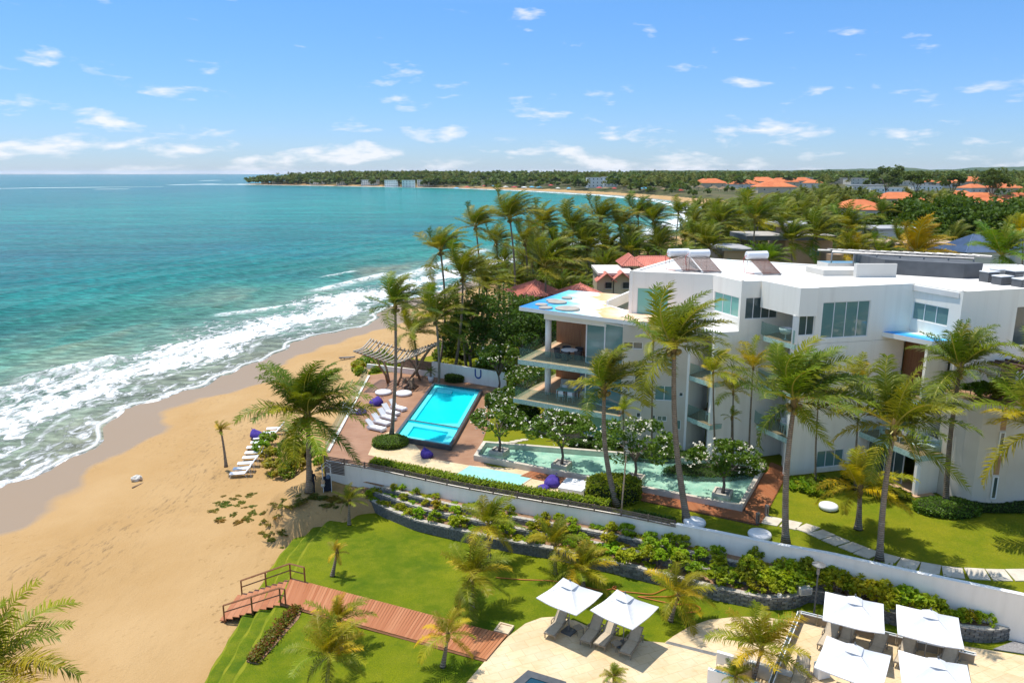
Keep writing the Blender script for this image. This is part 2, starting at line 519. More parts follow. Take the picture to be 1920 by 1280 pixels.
    M['darkmetal'] = plain('dark_grey_cladding', (0.085, 0.09, 0.095), (0.12, 0.125, 0.13), 1.0, 0.6, 0.4)
    M['taupe'] = plain('taupe_frame', (0.26, 0.215, 0.16), None, rough=0.5, spec=0.4)
    M['sling'] = plain('taupe_sling_fabric', (0.50, 0.42, 0.31), (0.43, 0.355, 0.26), 6.0, 0.8, 0.2)
    M['canvas'] = plain('white_canvas', (0.72, 0.72, 0.72), (0.67, 0.67, 0.68), 0.8, 0.85, 0.1)
    M['plastic'] = plain('white_plastic', (0.80, 0.80, 0.80), (0.72, 0.72, 0.73), 2.0, 0.45, 0.4)
    M['purple'] = plain('purple_fabric', (0.085, 0.055, 0.30), (0.055, 0.035, 0.21), 5.0, 0.85, 0.15, bump=0.3, bscale=9)
    M['wicker'] = plain('dark_wicker', (0.050, 0.050, 0.055), (0.09, 0.09, 0.095), 18.0, 0.7, 0.3)
    M['tank'] = plain('white_enamel_tank', (0.78, 0.78, 0.78), (0.70, 0.70, 0.71), 1.0, 0.3, 0.5)
    M['collector'] = plain('solar_tubes', (0.20, 0.075, 0.04), (0.10, 0.05, 0.035), 6.0, 0.35, 0.5)
    M['hose'] = plain('orange_hose', (0.52, 0.15, 0.035), None, rough=0.5)
    M['blue'] = plain('blue_paint', (0.03, 0.075, 0.28), None, rough=0.5)
    M['lightblue'] = plain('light_blue_strip', (0.05, 0.36, 0.58), None, rough=0.5)
    M['red'] = plain('red_paint', (0.45, 0.03, 0.025), None, rough=0.5)
    M['green'] = plain('green_towel', (0.03, 0.42, 0.22), None, rough=0.9)
    M['thatch'] = plain('thatch', (0.30, 0.22, 0.13), (0.20, 0.14, 0.085), 3.0, 0.95, 0.1)
    M['tiles'] = plain('terracotta_tiles', (0.52, 0.155, 0.070), (0.44, 0.115, 0.060), 0.9, 0.75, 0.2, vec='World')
    M['salmon'] = plain('salmon_tiles', (0.68, 0.27, 0.20), (0.58, 0.20, 0.15), 0.9, 0.75, 0.2, vec='World')
    M['orange'] = plain('orange_roof_tiles', (0.62, 0.20, 0.075), (0.50, 0.135, 0.05), 0.15, 0.8, 0.2, vec='World')
    M['bluetile'] = plain('slate_blue_tiles', (0.105, 0.165, 0.27), (0.075, 0.125, 0.215), 0.9, 0.6, 0.3, vec='World')
    M['cream'] = plain('cream_render', (0.60, 0.50, 0.36), (0.52, 0.42, 0.30), 0.5, 0.85, 0.2, vec='World')
    M['beige'] = plain('beige_render', (0.50, 0.36, 0.25), (0.44, 0.31, 0.21), 0.3, 0.85, 0.2, vec='World')
    M['offwhite'] = plain('off_white_render', (0.66, 0.63, 0.57), (0.56, 0.53, 0.47), 0.2, 0.85, 0.2, vec='World')
    M['dark'] = plain('dark_opening', (0.02, 0.024, 0.028), None, rough=0.3, spec=0.5)
    M['curtain'] = plain('blue_grey_curtain', (0.14, 0.20, 0.30), (0.09, 0.13, 0.21), 1.0, 0.8, 0.2, stretch=(6, 6, 0.3))
    M['slateroof'] = plain('grey_flat_roof', (0.40, 0.40, 0.40), (0.32, 0.32, 0.33), 0.3, 0.8, 0.2, vec='World')
    M['skin'] = plain('skin', (0.17, 0.09, 0.06), None, rough=0.6)
    M['navy'] = plain('navy_cloth', (0.018, 0.022, 0.035), (0.03, 0.035, 0.05), 6.0, 0.9, 0.1)
    # green mosaic along the balcony edges
    t = NT('green_mosaic')
    w = t.world()
    vo = t.voro(7.0, vec=w)
    n = t.noise(3.0, 3, vec=w)
    col = t.mix(t.ramp(n, [(0.35, 0.0), (0.65, 1.0)]), (0.34, 0.52, 0.46), (0.46, 0.62, 0.56))
    col = t.mix(t.ramp(vo, [(0.16, 1.0), (0.24, 0.0)]), col, (0.075, 0.20, 0.165))
    M['mosaic'] = t.fin(col, 0.25, 0.5)
    # painted flat roofs: blue water, white surf, orange sand
    for nm, ax, ay, a0, sc in (('mural', 1.0, -0.12, -7.6, 13.6), ('mural2', 1.0, 0.75, 66.6, 7.0)):
        t = NT('painted_roof')
        w = t.world()
        sp_ = t.n.new('ShaderNodeSeparateXYZ')
        t.l.new(w, sp_.inputs[0])
        u = t.math('MULTIPLY', t.math('SUBTRACT', t.math('ADD', t.math('MULTIPLY', sp_.outputs[0], ax), t.math('MULTIPLY', sp_.outputs[1], ay)), a0), 1 / sc)
        uu = t.math('ADD', u, t.math('MULTIPLY', t.math('SUBTRACT', t.noise(0.28, 6, 0.68, vec=w), 0.5), 0.55))
        col = t.ramp(uu, [(0.0, (0.02, 0.17, 0.55)), (0.20, (0.03, 0.29, 0.70)), (0.34, (0.14, 0.55, 0.78)), (0.44, (0.62, 0.82, 0.84)), (0.52, (0.80, 0.83, 0.81)), (0.57, (0.68, 0.42, 0.16)), (0.64, (0.72, 0.50, 0.28)), (0.72, (0.77, 0.58, 0.47)), (0.88, (0.74, 0.46, 0.24)), (1.0, (0.74, 0.52, 0.42))])
        M[nm] = t.fin(col, 0.55, 0.3)


def sea_material():
    t = NT('sea_water')
    w = t.world()
    s = t.attr('shore')          # metres from the waterline
    far = t.attr('far')          # log distance, 0 near to 1 at the horizon
    big = t.noise(0.010, 5, 0.6, vec=w, stretch=(0.6, 1.0, 1))
    mid = t.noise(0.035, 5, 0.6, vec=w, stretch=(0.7, 1.2, 1))
    # body colour: seabed sand shines through close in, blue where deep, pale over the reef
    col = t.ramp(t.math('MULTIPLY', s, 0.005), [(0.0, (0.20, 0.20, 0.14)), (0.11, (0.13, 0.23, 0.17)), (0.20, (0.046, 0.180, 0.130)), (0.36, (0.012, 0.140, 0.118)), (0.62, (0.004, 0.112, 0.108)), (1.0, (0.004, 0.115, 0.105))])
    col = t.mix(t.math('MULTIPLY', t.ramp(big, [(0.46, 0.0), (0.66, 1.0)]), 0.55), col, (0.003, 0.075, 0.125))
    col = t.mix(t.math('MULTIPLY', t.ramp(mid, [(0.45, 0.0), (0.7, 1.0)]), 0.35), col, (0.022, 0.165, 0.140))
    baycol = t.attr('bay')       # the sheltered bay is paler turquoise
    col = t.mix(baycol, col, (0.0, 0.190, 0.145))
    churn = t.math('MULTIPLY', t.ramp(t.noise(0.05, 4, vec=w, stretch=(1.0, 0.5, 1, R(-28))), [(0.46, 0.0), (0.62, 1.0)]), t.math('SUBTRACT', 1.0, t.math('MULTIPLY', t.math('ABSOLUTE', t.math('SUBTRACT', s, 34.0)), 0.045), clamp=True))
    col = t.mix(t.math('MULTIPLY', churn, 0.75), col, (0.22, 0.225, 0.15))
    # foam
    wob = t.math('ADD', s, t.math('MULTIPLY', t.math('SUBTRACT', t.noise(0.06, 5, 0.65, vec=w), 0.5), 24.0))
    lace = t.noise(0.75, 8, 0.68, vec=w, dist=1.1, stretch=(1.0, 0.55, 1, R(-28)))
    veins = t.voro(0.42, vec=w, feature='DISTANCE_TO_EDGE')
    d1 = t.ramp(t.math('MULTIPLY', wob, 0.02), [(0.0, 0.50), (0.08, 0.36), (0.13, 0.46), (0.20, 0.68), (0.30, 0.62), (0.38, 0.46), (0.50, 0.30), (0.68, 0.0)])
    f1 = t.math('MULTIPLY', t.math('SUBTRACT', t.math('ADD', t.math('ADD', t.math('MULTIPLY', lace, 1.25), t.math('MULTIPLY', t.noise(0.16, 4, 0.6, vec=w, stretch=(1.0, 0.4, 1, R(-28))), 0.35)), d1), 1.24), 5.5, clamp=True)
    f1 = t.math('MULTIPLY', f1, t.ramp(d1, [(0.0, 0.0), (0.10, 1.0)]))
    edge = t.math('SUBTRACT', 1.0, t.math('MULTIPLY', t.math('ABSOLUTE', t.math('SUBTRACT', t.math('ADD', s, t.math('MULTIPLY', t.noise(0.3, 3, vec=w), 0.7)), 0.9)), 2.2), clamp=True)
    wob2 = t.math('ADD', s, t.math('MULTIPLY', t.math('SUBTRACT', t.noise(0.06, 3, vec=w), 0.5), 9.0))
    edge2 = t.math('SUBTRACT', 1.0, t.math('MULTIPLY', t.math('ABSOLUTE', t.math('SUBTRACT', wob2, 5.5)), 1.5), clamp=True)
    edge2 = t.math('MULTIPLY', edge2, t.ramp(lace, [(0.42, 0.0), (0.56, 1.0)]))
    foam = t.math('MAXIMUM', f1, t.math('MAXIMUM', t.math('MULTIPLY', edge, 0.9), t.math('MULTIPLY', edge2, 0.8)))
    crest = t.attr('crest')
    foam = t.math('MAXIMUM', foam, t.math('MULTIPLY', crest, t.ramp(lace, [(0.36, 0.0), (0.52, 1.0)])))
    # scattered white horses out at sea
    wc = t.noise(0.16, 6, 0.7, vec=w, stretch=(0.30, 1.0, 1))
    thr = t.math('ADD', 0.725, t.math('MULTIPLY', far, 0.03))
    caps = t.math('MULTIPLY', t.math('SUBTRACT', wc, thr), 9.0, clamp=True)
    caps = t.math('MULTIPLY', caps, t.ramp(t.math('MULTIPLY', s, 0.01), [(0.3, 0.0), (0.6, 1.0)]))
    foam = t.math('MAXIMUM', foam, t.math('MULTIPLY', caps, 0.7))
    foam = t.math('MINIMUM', foam, 1.0)
    # ripples
    h1 = t.noise(0.55, 6, 0.62, vec=w, stretch=(0.55, 1.0, 1))
    h2 = t.noise(0.09, 4, 0.55, vec=w, stretch=(0.5, 1.0, 1))
    hh = t.math('ADD', t.math('MULTIPLY', h1, 0.55), t.math('MULTIPLY', h2, 1.6))
    hh = t.math('ADD', hh, t.math('MULTIPLY', foam, 0.25))
    b = t.bump(hh, 0.85, 1.0)
    # noise paints light through the crests and dark backs into the colour
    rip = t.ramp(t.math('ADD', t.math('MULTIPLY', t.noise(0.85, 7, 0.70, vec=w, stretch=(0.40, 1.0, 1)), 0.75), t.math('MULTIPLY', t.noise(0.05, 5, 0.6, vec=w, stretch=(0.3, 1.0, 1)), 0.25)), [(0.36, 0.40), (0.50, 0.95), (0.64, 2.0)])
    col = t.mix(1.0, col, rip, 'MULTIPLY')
    col = t.mix(foam, col, (0.80, 0.81, 0.80))
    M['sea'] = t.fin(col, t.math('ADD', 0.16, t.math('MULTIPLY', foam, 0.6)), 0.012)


make_materials()
sea_material()


# ------------------------------------------------------------------ mesh helpers
class MB:
    """Collects geometry, then links it as one mesh object."""

    def __init__(s):
        s.v, s.f, s.mi = [], [], []

    def face(s, pts, mi=0):
        k = len(s.v)
        s.v += [tuple(p) for p in pts]
        s.f.append(tuple(range(k, k + len(pts))))
        s.mi.append(mi)

    def box(s, c, size, rz=0.0, mi=0, m=None):
        hx, hy, hz = size[0] / 2, size[1] / 2, size[2] / 2
        k = len(s.v)
        cr, sr = math.cos(rz), math.sin(rz)
        for dz in (-hz, hz):
            for dx, dy in ((-hx, -hy), (hx, -hy), (hx, hy), (-hx, hy)):
                if m is not None:
                    p = m @ Vector((c[0] + dx, c[1] + dy, c[2] + dz))
                    s.v.append(tuple(p))
                else:
                    s.v.append((c[0] + dx * cr - dy * sr, c[1] + dx * sr + dy * cr, c[2] + dz))
        for q in ((0, 3, 2, 1), (4, 5, 6, 7), (0, 1, 5, 4), (1, 2, 6, 5), (2, 3, 7, 6), (3, 0, 4, 7)):
            s.f.append(tuple(k + i for i in q))
            s.mi.append(mi)
        return s

    def prism(s, poly, z0, z1, mi=0, mtop=None):
        """Upright prism; z0 or z1 may be a function of (x, y)."""
        if sum(poly[i - 1][0] * poly[i][1] - poly[i][0] * poly[i - 1][1] for i in range(len(poly))) < 0:
            poly = poly[::-1]
        g0 = z0 if callable(z0) else (lambda x, y: z0)
        g1 = z1 if callable(z1) else (lambda x, y: z1)
        n, k = len(poly), len(s.v)
        s.v += [(p[0], p[1], g0(p[0], p[1])) for p in poly] + [(p[0], p[1], g1(p[0], p[1])) for p in poly]
        s.f.append(tuple(k + i for i in range(n))[::-1])
        s.mi.append(mi)
        s.f.append(tuple(k + n + i for i in range(n)))
        s.mi.append(mi if mtop is None else mtop)
        for i in range(n):
            j = (i + 1) % n
            s.f.append((k + i, k + j, k + n + j, k + n + i))
            s.mi.append(mi)
        return s

    def tube(s, path, rad, n=8, mi=0, cap=True):
        path = [Vector(p) for p in path]
        rad = rad if isinstance(rad, (list, tuple)) else [rad] * len(path)
        k = len(s.v)
        up = Vector((0, 0, 1))
        d0 = (path[1] - path[0]).normalized()
        if abs(d0.dot(up)) > 0.9:
            up = Vector((1, 0, 0))
        for i, p in enumerate(path):
            d = (path[min(i + 1, len(path) - 1)] - path[max(i - 1, 0)]).normalized()
            a = d.cross(up)
            if a.length < 1e-4:
                a = d.cross(Vector((0, 1, 0)))
            a.normalize()
            b = d.cross(a)
            for j in range(n):
                t = 2 * math.pi * j / n
                s.v.append(tuple(p + (a * math.cos(t) + b * math.sin(t)) * rad[i]))
        for i in range(len(path) - 1):
            for j in range(n):
                j2 = (j + 1) % n
                s.f.append((k + i * n + j, k + i * n + j2, k + (i + 1) * n + j2, k + (i + 1) * n + j))
                s.mi.append(mi)
        if cap:
            s.f.append(tuple(k + j for j in range(n))[::-1])
            s.mi.append(mi)
            e = k + (len(path) - 1) * n
            s.f.append(tuple(e + j for j in range(n)))
            s.mi.append(mi)
        return s

    def lathe(s, prof, n=16, c=(0, 0, 0), mi=0, sx=1.0, sy=1.0):
        k = len(s.v)
        for r, z in prof:
            for j in range(n):
                t = 2 * math.pi * j / n
                s.v.append((c[0] + r * sx * math.cos(t), c[1] + r * sy * math.sin(t), c[2] + z))
        for i in range(len(prof) - 1):
            for j in range(n):
                j2 = (j + 1) % n
                s.f.append((k + i * n + j, k + i * n + j2, k + (i + 1) * n + j2, k + (i + 1) * n + j))
                s.mi.append(mi)
        s.f.append(tuple(k + j for j in range(n))[::-1])
        s.mi.append(mi)
        e = k + (len(prof) - 1) * n
        s.f.append(tuple(e + j for j in range(n)))
        s.mi.append(mi)
        return s

    def wall(s, p0, p1, z0, z1, th=0.25, holes=(), mi=0):
        """Upright wall with real openings. Its front faces right of p0->p1. holes: (u0, u1, za, zb)."""
        a, b = Vector((p0[0], p0[1])), Vector((p1[0], p1[1]))
        L = (b - a).length
        e = (b - a) / L
        n = Vector((e.y, -e.x))
        us = sorted({0.0, L, *[min(max(h[0], 0), L) for h in holes], *[min(max(h[1], 0), L) for h in holes]})
        zs = sorted({z0, z1, *[h[2] for h in holes], *[h[3] for h in holes]})

        def P(u, z, back=0.0):
            q = a + e * u - n * back
            return (q.x, q.y, z)

        def inhole(u, z):
            return any(h[0] < u < h[1] and h[2] < z < h[3] for h in holes)
        for i in range(len(us) - 1):
            for j in range(len(zs) - 1):
                if us[i + 1] - us[i] < 1e-5 or zs[j + 1] - zs[j] < 1e-5:
                    continue
                if inhole((us[i] + us[i + 1]) / 2, (zs[j] + zs[j + 1]) / 2):
                    continue
                s.face([P(us[i], zs[j]), P(us[i + 1], zs[j]), P(us[i + 1], zs[j + 1]), P(us[i], zs[j + 1])], mi)
                s.face([P(us[i], zs[j], th), P(us[i], zs[j + 1], th), P(us[i + 1], zs[j + 1], th), P(us[i + 1], zs[j], th)], mi)
        for h in holes:
            u0, u1, za, zb = h
            s.face([P(u0, za), P(u0, zb), P(u0, zb, th), P(u0, za, th)], mi)
            s.face([P(u1, za), P(u1, za, th), P(u1, zb, th), P(u1, zb)], mi)
            s.face([P(u0, za), P(u0, za, th), P(u1, za, th), P(u1, za)], mi)
            s.face([P(u0, zb), P(u1, zb), P(u1, zb, th), P(u0, zb, th)], mi)
        s.face([P(0, z1), P(L, z1), P(L, z1, th), P(0, z1, th)], mi)
        s.face([P(0, z0), P(0, z1), P(0, z1, th), P(0, z0, th)], mi)
        s.face([P(L, z0), P(L, z0, th), P(L, z1, th), P(L, z1)], mi)
        return s

    def mesh(s, name, mats, off=(0, 0, 0), smooth=False):
        me = bpy.data.meshes.new(name)
        ox, oy, oz = off
        me.from_pydata([(x - ox, y - oy, z - oz) for x, y, z in s.v], [], s.f)
        for m in (mats if isinstance(mats, (list, tuple)) else [mats]):
            me.materials.append(m)
        if any(s.mi):
            me.polygons.foreach_set('material_index', s.mi)
        if smooth:
            me.polygons.foreach_set('use_smooth', [True] * len(s.f))
        me.update()
        return me

    def build(s, name, mats, parent=None, off=(0, 0, 0), loc=None, smooth=False, rz=None):
        return obj(name, s.mesh(name, mats, off, smooth), parent, loc, rz)


def obj(name, me, parent=None, loc=None, rz=None):
    o = bpy.data.objects.new(name, me)
    COL.objects.link(o)
    if parent is not None:
        o.parent = parent
    if loc is not None:
        o.location = loc
    if rz is not None:
        o.rotation_euler = (0, 0, rz)
    return o


def tag(o, label=None, cat=None, group=None, kind=None):
    for k, v in (('label', label), ('category', cat), ('group', group), ('kind', kind)):
        if v:
            o[k] = v
    return o


def thing(name, label, cat, loc=(0, 0, 0), rz=0.0, group=None):
    o = obj(name, None, None, loc, rz)
    o.empty_display_size = 0.3
    return tag(o, label, cat, group)


def copy_tree(o, parent=None, loc=None, rz=None, label=None, scale=None):
    c = o.copy()
    COL.objects.link(c)
    c.parent = parent
    if loc is not None:
        c.location = loc
    if rz is not None:
        c.rotation_euler = (0, 0, rz)
    if scale is not None:
        c.scale = scale if isinstance(scale, (tuple, list)) else (scale,) * 3
    if label:
        c['label'] = label
    for ch in o.children:
        copy_tree(ch, c)
    return c


def np_mesh(name, V, Q, mats, attrs=None, smooth=False):
    """Mesh from numpy arrays; Q is (n, 3) or (n, 4)."""
    me = bpy.data.meshes.new(name)
    V = np.asarray(V, np.float32)
    Q = np.asarray(Q, np.int32)
    n, k = Q.shape
    me.vertices.add(len(V))
    me.vertices.foreach_set('co', V.ravel())
    me.loops.add(n * k)
    me.loops.foreach_set('vertex_index', Q.ravel())
    me.polygons.add(n)
    me.polygons.foreach_set('loop_start', np.arange(0, n * k, k, dtype=np.int32))
    me.polygons.foreach_set('loop_total', np.full(n, k, np.int32))
    if smooth:
        me.polygons.foreach_set('use_smooth', np.ones(n, bool))
    for m in (mats if isinstance(mats, (list, tuple)) else [mats]):
        me.materials.append(m)
    for an, av in (attrs or {}).items():
        a = me.attributes.new(an, 'FLOAT', 'POINT')
        a.data.foreach_set('value', np.asarray(av, np.float32))
    me.update(calc_edges=True)
    return me


def sstep(a, b, x):
    t = np.clip((x - a) / (b - a), 0, 1)
    return t * t * (3 - 2 * t)


def resample(pts, n):
    P = np.array([(p[0], p[1]) for p in pts], float)
    d = np.r_[0, np.cumsum(np.hypot(*np.diff(P, axis=0).T))]
    t = np.linspace(0, d[-1], n)
    return np.c_[np.interp(t, d, P[:, 0]), np.interp(t, d, P[:, 1])]


def smooth_curve(pts, n, it=6):
    P = resample(pts, n)
    for _ in range(it):
        P[1:-1] = 0.25 * P[:-2] + 0.5 * P[1:-1] + 0.25 * P[2:]
    return P

# ------------------------------------------------------------------ coastline, sea, land
_px = [(0, 905), (60, 882), (150, 850), (210, 815), (255, 768), (300, 745), (380, 715), (450, 686), (520, 660), (600, 630), (660, 612), (700, 598), (735, 575), (790, 553),
       (860, 535), (940, 512), (1010, 490), (1110, 468), (1210, 450), (1290, 432), (1325, 408), (1318, 390), (1250, 376), (1150, 366.5), (1000, 358), (850, 352.5), (640, 349), (530, 347.2), (460, 346)]
COAST = [(-62, -60), (-56, 0), (-52, 30), (-47.5, 50)] + [tuple(at(x, y, Z_SEA)[:2]) for x, y in _px]
_tip = COAST[-1]
COAST_BACK = [(_tip[0] - 20, _tip[1] + 60), (_tip[0] + 150, _tip[1] + 300), (200, 3200), (3000, 9000), (30000, 40000), (60000, -200), (-62, -60)]
COAST_S = smooth_curve(COAST, 700, 4)
LANDPOLY = np.array(list(map(tuple, resample(COAST_S, 260))) + COAST_BACK)


def seg_dist(X, Y, P):
    """Distance to a polyline."""
    best = np.full(X.shape, 1e12)
    for i in range(len(P) - 1):
        ax, ay = P[i]
        bx, by = P[i + 1]
        dx, dy = bx - ax, by - ay
        L2 = dx * dx + dy * dy + 1e-12
        t = np.clip(((X - ax) * dx + (Y - ay) * dy) / L2, 0, 1)
        q = (X - ax - t * dx) ** 2 + (Y - ay - t * dy) ** 2
        np.minimum(best, q, out=best)
    return np.sqrt(best)


def inside(X, Y, P):
    c = np.zeros(X.shape, bool)
    for i in range(len(P)):
        ax, ay = P[i - 1]
        bx, by = P[i]
        m = ((ay > Y) != (by > Y)) & (X < (bx - ax) * (Y - ay) / (by - ay + 1e-12) + ax)
        c ^= m
    return c


COARSE = np.array(list(map(tuple, resample(COAST_S, 260))) + COAST_BACK[:-2])


def wobble(X, Y):
    """Scalloped reach of the waves along the near beach."""
    return (1.5 * np.sin(0.105 * X + 0.15 * Y) + 0.9 * np.sin(0.33 * Y - 0.12 * X + 1.0) + 0.45 * np.sin(0.8 * Y + 0.5 * X)) * np.exp(-((np.hypot(X, Y) - 60) / 170) ** 2)


def inland(X, Y):
    d = seg_dist(X, Y, COARSE)
    return np.where(inside(X, Y, LANDPOLY), d, -d) + wobble(X, Y)


def ground_z(X, Y, d):
    r = np.hypot(X, Y)
    z = np.where(d < 0, Z_SEA + 0.05 * d, Z_SEA + 1.35 * sstep(0, 22, d) + 0.45 * sstep(22, 40, d))
    z = np.maximum(z, -9)
    z = z + 2.9 * sstep(36, 75, d) * sstep(78, 96, Y)
    z = z + 8.0 * sstep(800, 2200, r) * sstep(30, 160, d)
    # blown sand heaped against the corner of the garden wall
    rr = np.sqrt(((X + 13.4) / 1.25) ** 2 + ((Y - 52.2) / 1.05) ** 2) + 0.40 * np.sin(1.7 * X + 0.9 * Y) + 0.28 * np.sin(2.9 * Y - 1.3 * X)
    z = z + 2.0 * (1 - sstep(2.0, 4.7, rr))
    z = z - 0.35 * sstep(-21, -16.5, X) * (1 - sstep(44, 48, Y))
    z = z + 1.25 * np.exp(-((X + 16.3) / 2.6) ** 2) * sstep(50, 57, Y) * (1 - sstep(84, 92, Y))
    # gentle humps
    near = np.exp(-(np.clip(r - 40, 0, None) / 90) ** 2) * sstep(6, 16, d)
    z = z + near * (0.10 * np.sin(X * 0.45 + Y * 0.21) + 0.08 * np.sin(Y * 0.37 - X * 0.3 + 1.3) + 0.05 * np.sin(X * 1.3 + 0.8 * Y))
    return z


_SA, _SB = COARSE[:-1], COARSE[1:]
_SD = _SB - _SA
_SL = (_SD ** 2).sum(axis=1) + 1e-12
_PA, _PB = np.roll(LANDPOLY, 1, axis=0), LANDPOLY


def inland1(x, y):
    """inland() for one point."""
    q = np.array([float(x), float(y)])
    t = np.clip(((q - _SA) * _SD).sum(axis=1) / _SL, 0, 1)
    d = math.sqrt(((q - _SA - _SD * t[:, None]) ** 2).sum(axis=1).min())
    m = ((_PA[:, 1] > y) != (_PB[:, 1] > y)) & (x < (_PB[:, 0] - _PA[:, 0]) * (y - _PA[:, 1]) / (_PB[:, 1] - _PA[:, 1] + 1e-12) + _PA[:, 0])
    return (d if m.sum() % 2 else -d) + float(wobble(x, y))


def gz(x, y):
    return float(ground_z(np.array([float(x)]), np.array([float(y)]), np.array([inland1(x, y)]))[0])


def polar(a0, a1, na, r0, r1, nr):
    A, Rr = np.meshgrid(np.radians(np.linspace(a0, a1, na)), np.geomspace(r0, r1, nr))
    X, Y = Rr * np.sin(A), Rr * np.cos(A)
    i = np.arange((nr - 1) * na).reshape(nr - 1, na)[:, :-1].ravel()
    Q = np.c_[i, i + 1, i + na + 1, i + na]
    return X.ravel(), Y.ravel(), Rr.ravel(), Q


def subset(V, Q, keep, attrs):
    Q = Q[keep]
    used = np.unique(Q)
    mp = np.zeros(len(V), np.int64)
    mp[used] = np.arange(len(used))
    return V[used], mp[Q], {k: a[used] for k, a in attrs.items()}


def build_sea():
    X, Y, r, Q = polar(-47, 42, 380, 34, 15000, 580)
    d = inland(X, Y)
    s = -d
    z = np.full(X.shape, Z_SEA)
    near = (s > -10) & (s < 160) & (r < 420)
    # swell rolling in parallel to the beach
    ph = s + 3.0 * np.sin(X * 0.045 + 1.0) + 2.0 * np.sin(Y * 0.06)
    amp = 0.20 * sstep(10, 34, s) * (1 - sstep(60, 150, s))
    z = np.where(near, z + amp * np.maximum(0, np.sin(ph * 2 * math.pi / 15.0)) ** 3 * 1.6, z)
    crest = np.zeros(X.shape)
    # breaking crests, each along a stretch of the beach
    for off, (pa, pb), hgt, wdt in ((30.0, ((60, 712), (208, 676)), 0.75, 1.5), (33.0, ((-60, 745), (30, 730)), 0.6, 1.3), (22.0, ((420, 590), (560, 572)), 0.35, 1.3),
                                    (24.0, ((600, 545), (720, 515)), 0.5, 1.8), (42, ((610, 520), (660, 510)), 0.3, 1.0), (28, ((760, 520), (900, 470)), 0.5, 2.4)):
        a, b = at(*pa, Z_SEA), at(*pb, Z_SEA)
        q = seg_dist(X, Y, [(a.x, a.y), (b.x, b.y)])
        g = np.exp(-(q / wdt) ** 2)
        z = z + hgt * g
        crest = np.maximum(crest, np.exp(-(q / (wdt * 1.1)) ** 2))
    for pa, pb, wdt in (((0, 353.5), (40, 353), 11), ((62, 352.4), (180, 351.3), 15), ((180, 351.3), (300, 350.3), 8), ((185, 355), (235, 354.6), 6), ((328, 346.8), (400, 345.2), 16), ((395, 346), (462, 346), 22), ((380, 339), (410, 338.2), 14)):
        a, b = at(*pa, Z_SEA), at(*pb, Z_SEA)
        q = seg_dist(X, Y, [(a.x, a.y), (b.x, b.y)])
        crest = np.maximum(crest, 1.3 * np.exp(-(q / wdt) ** 2))
    bay = 0.85 * sstep(230, 620, Y) * sstep(-620, -60, X) * (1 - sstep(1500, 1700, Y))
    bay = np.maximum(bay, 0.65 * sstep(110, 210, Y) * sstep(-70, 0, X) * (1 - sstep(1500, 1700, Y)))
    far = np.clip(np.log(r / 60) / np.log(20000 / 60), 0, 1)
    keep = (d[Q] < 5.0).any(axis=1)
    V, Q2, at_ = subset(np.c_[X, Y, z], Q, keep, {'shore': s, 'crest': crest, 'bay': bay, 'far': far})
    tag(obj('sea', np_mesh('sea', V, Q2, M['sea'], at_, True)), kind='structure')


def build_land():
    X, Y, r, Q = polar(-52, 50, 330, 14, 9000, 480)
    d = inland(X, Y)
    z = ground_z(X, Y, d)
    dm = d[Q].mean(axis=1)
    xm, ym, rm = X[Q].mean(axis=1), Y[Q].mean(axis=1), r[Q].mean(axis=1)
    width = np.where(rm < 110, 38 + 0 * rm, np.where(rm < 420, 26, 24 + rm * 0.012))
    width = np.where((rm > 420) & (xm > 60) & (ym < 760), 42, width)
    sand = (dm < width) | ((ym < 57) & (xm < 40))
    shown = dm > -30
    V = np.c_[X, Y, z]
    for nm, keep, mt in (('beach', sand & shown, 'sand'), ('yard_ground', ~sand & shown & (rm < 170), 'yard'), ('land', ~sand & shown & (rm >= 170), 'land')):
        V2, Q2, a2 = subset(V, Q, keep, {'inland': d})
        tag(obj(nm, np_mesh(nm, V2, Q2, M[mt], a2, True)), kind='structure')


def build_hills():
    for nm, r0, prof in (('hills', 6200, [(1180, 320), (1300, 319.5), (1480, 319.5), (1640, 316), (1690, 313.5), (1740, 318), (1780, 318), (1830, 314), (1880, 313), (1960, 312), (2100, 309), (2300, 318)]),
                         ('hill', 3600, [(1100, 326), (1200, 323.5), (1400, 323), (1700, 323), (1900, 322), (2100, 322), (2300, 324)]),
                         ('hill', 5200, [(560, 326), (640, 323), (657, 320.5), (668, 321), (700, 324), (780, 325), (900, 324), (1200, 324)])):
        xs = np.linspace(prof[0][0], prof[-1][0], 160)
        ys = np.interp(xs, [p[0] for p in prof], [p[1] for p in prof]) + 0.35 * np.sin(xs * 0.12) + 0.25 * np.sin(xs * 0.31 + 1)
        rows = []
        for fr, dr in ((0.0, -500), (0.55, -250), (0.9, -60), (1.0, 0), (0.8, 200), (0.0, 700)):
            for x, y in zip(xs, ys):
                p = at_y(x, y, r0)
                top = p.z
                q = at_y(x, 330, r0 + dr)
                rows.append((q.x, r0 + dr, 2 + (top - 2) * fr))
        n = len(xs)
        i = np.arange(5 * n).reshape(5, n)[:, :-1].ravel()
        tag(obj(nm, np_mesh(nm, np.array(rows), np.c_[i, i + 1, i + n + 1, i + n], M['hill'], None, True)), kind='structure')


build_sea()
build_land()
build_hills()


def sheet(name, poly, z, m, kind='structure', thick=0.06, parent=None):
    mb = MB()
    mb.prism([(p[0], p[1]) for p in poly], z - thick, z)
    o = mb.build(name, m, parent)
    if parent is None:
        tag(o, kind=kind)
    return o


def pts(L, z):
    return [tuple(at(x, y, z)[:2]) for x, y in L]


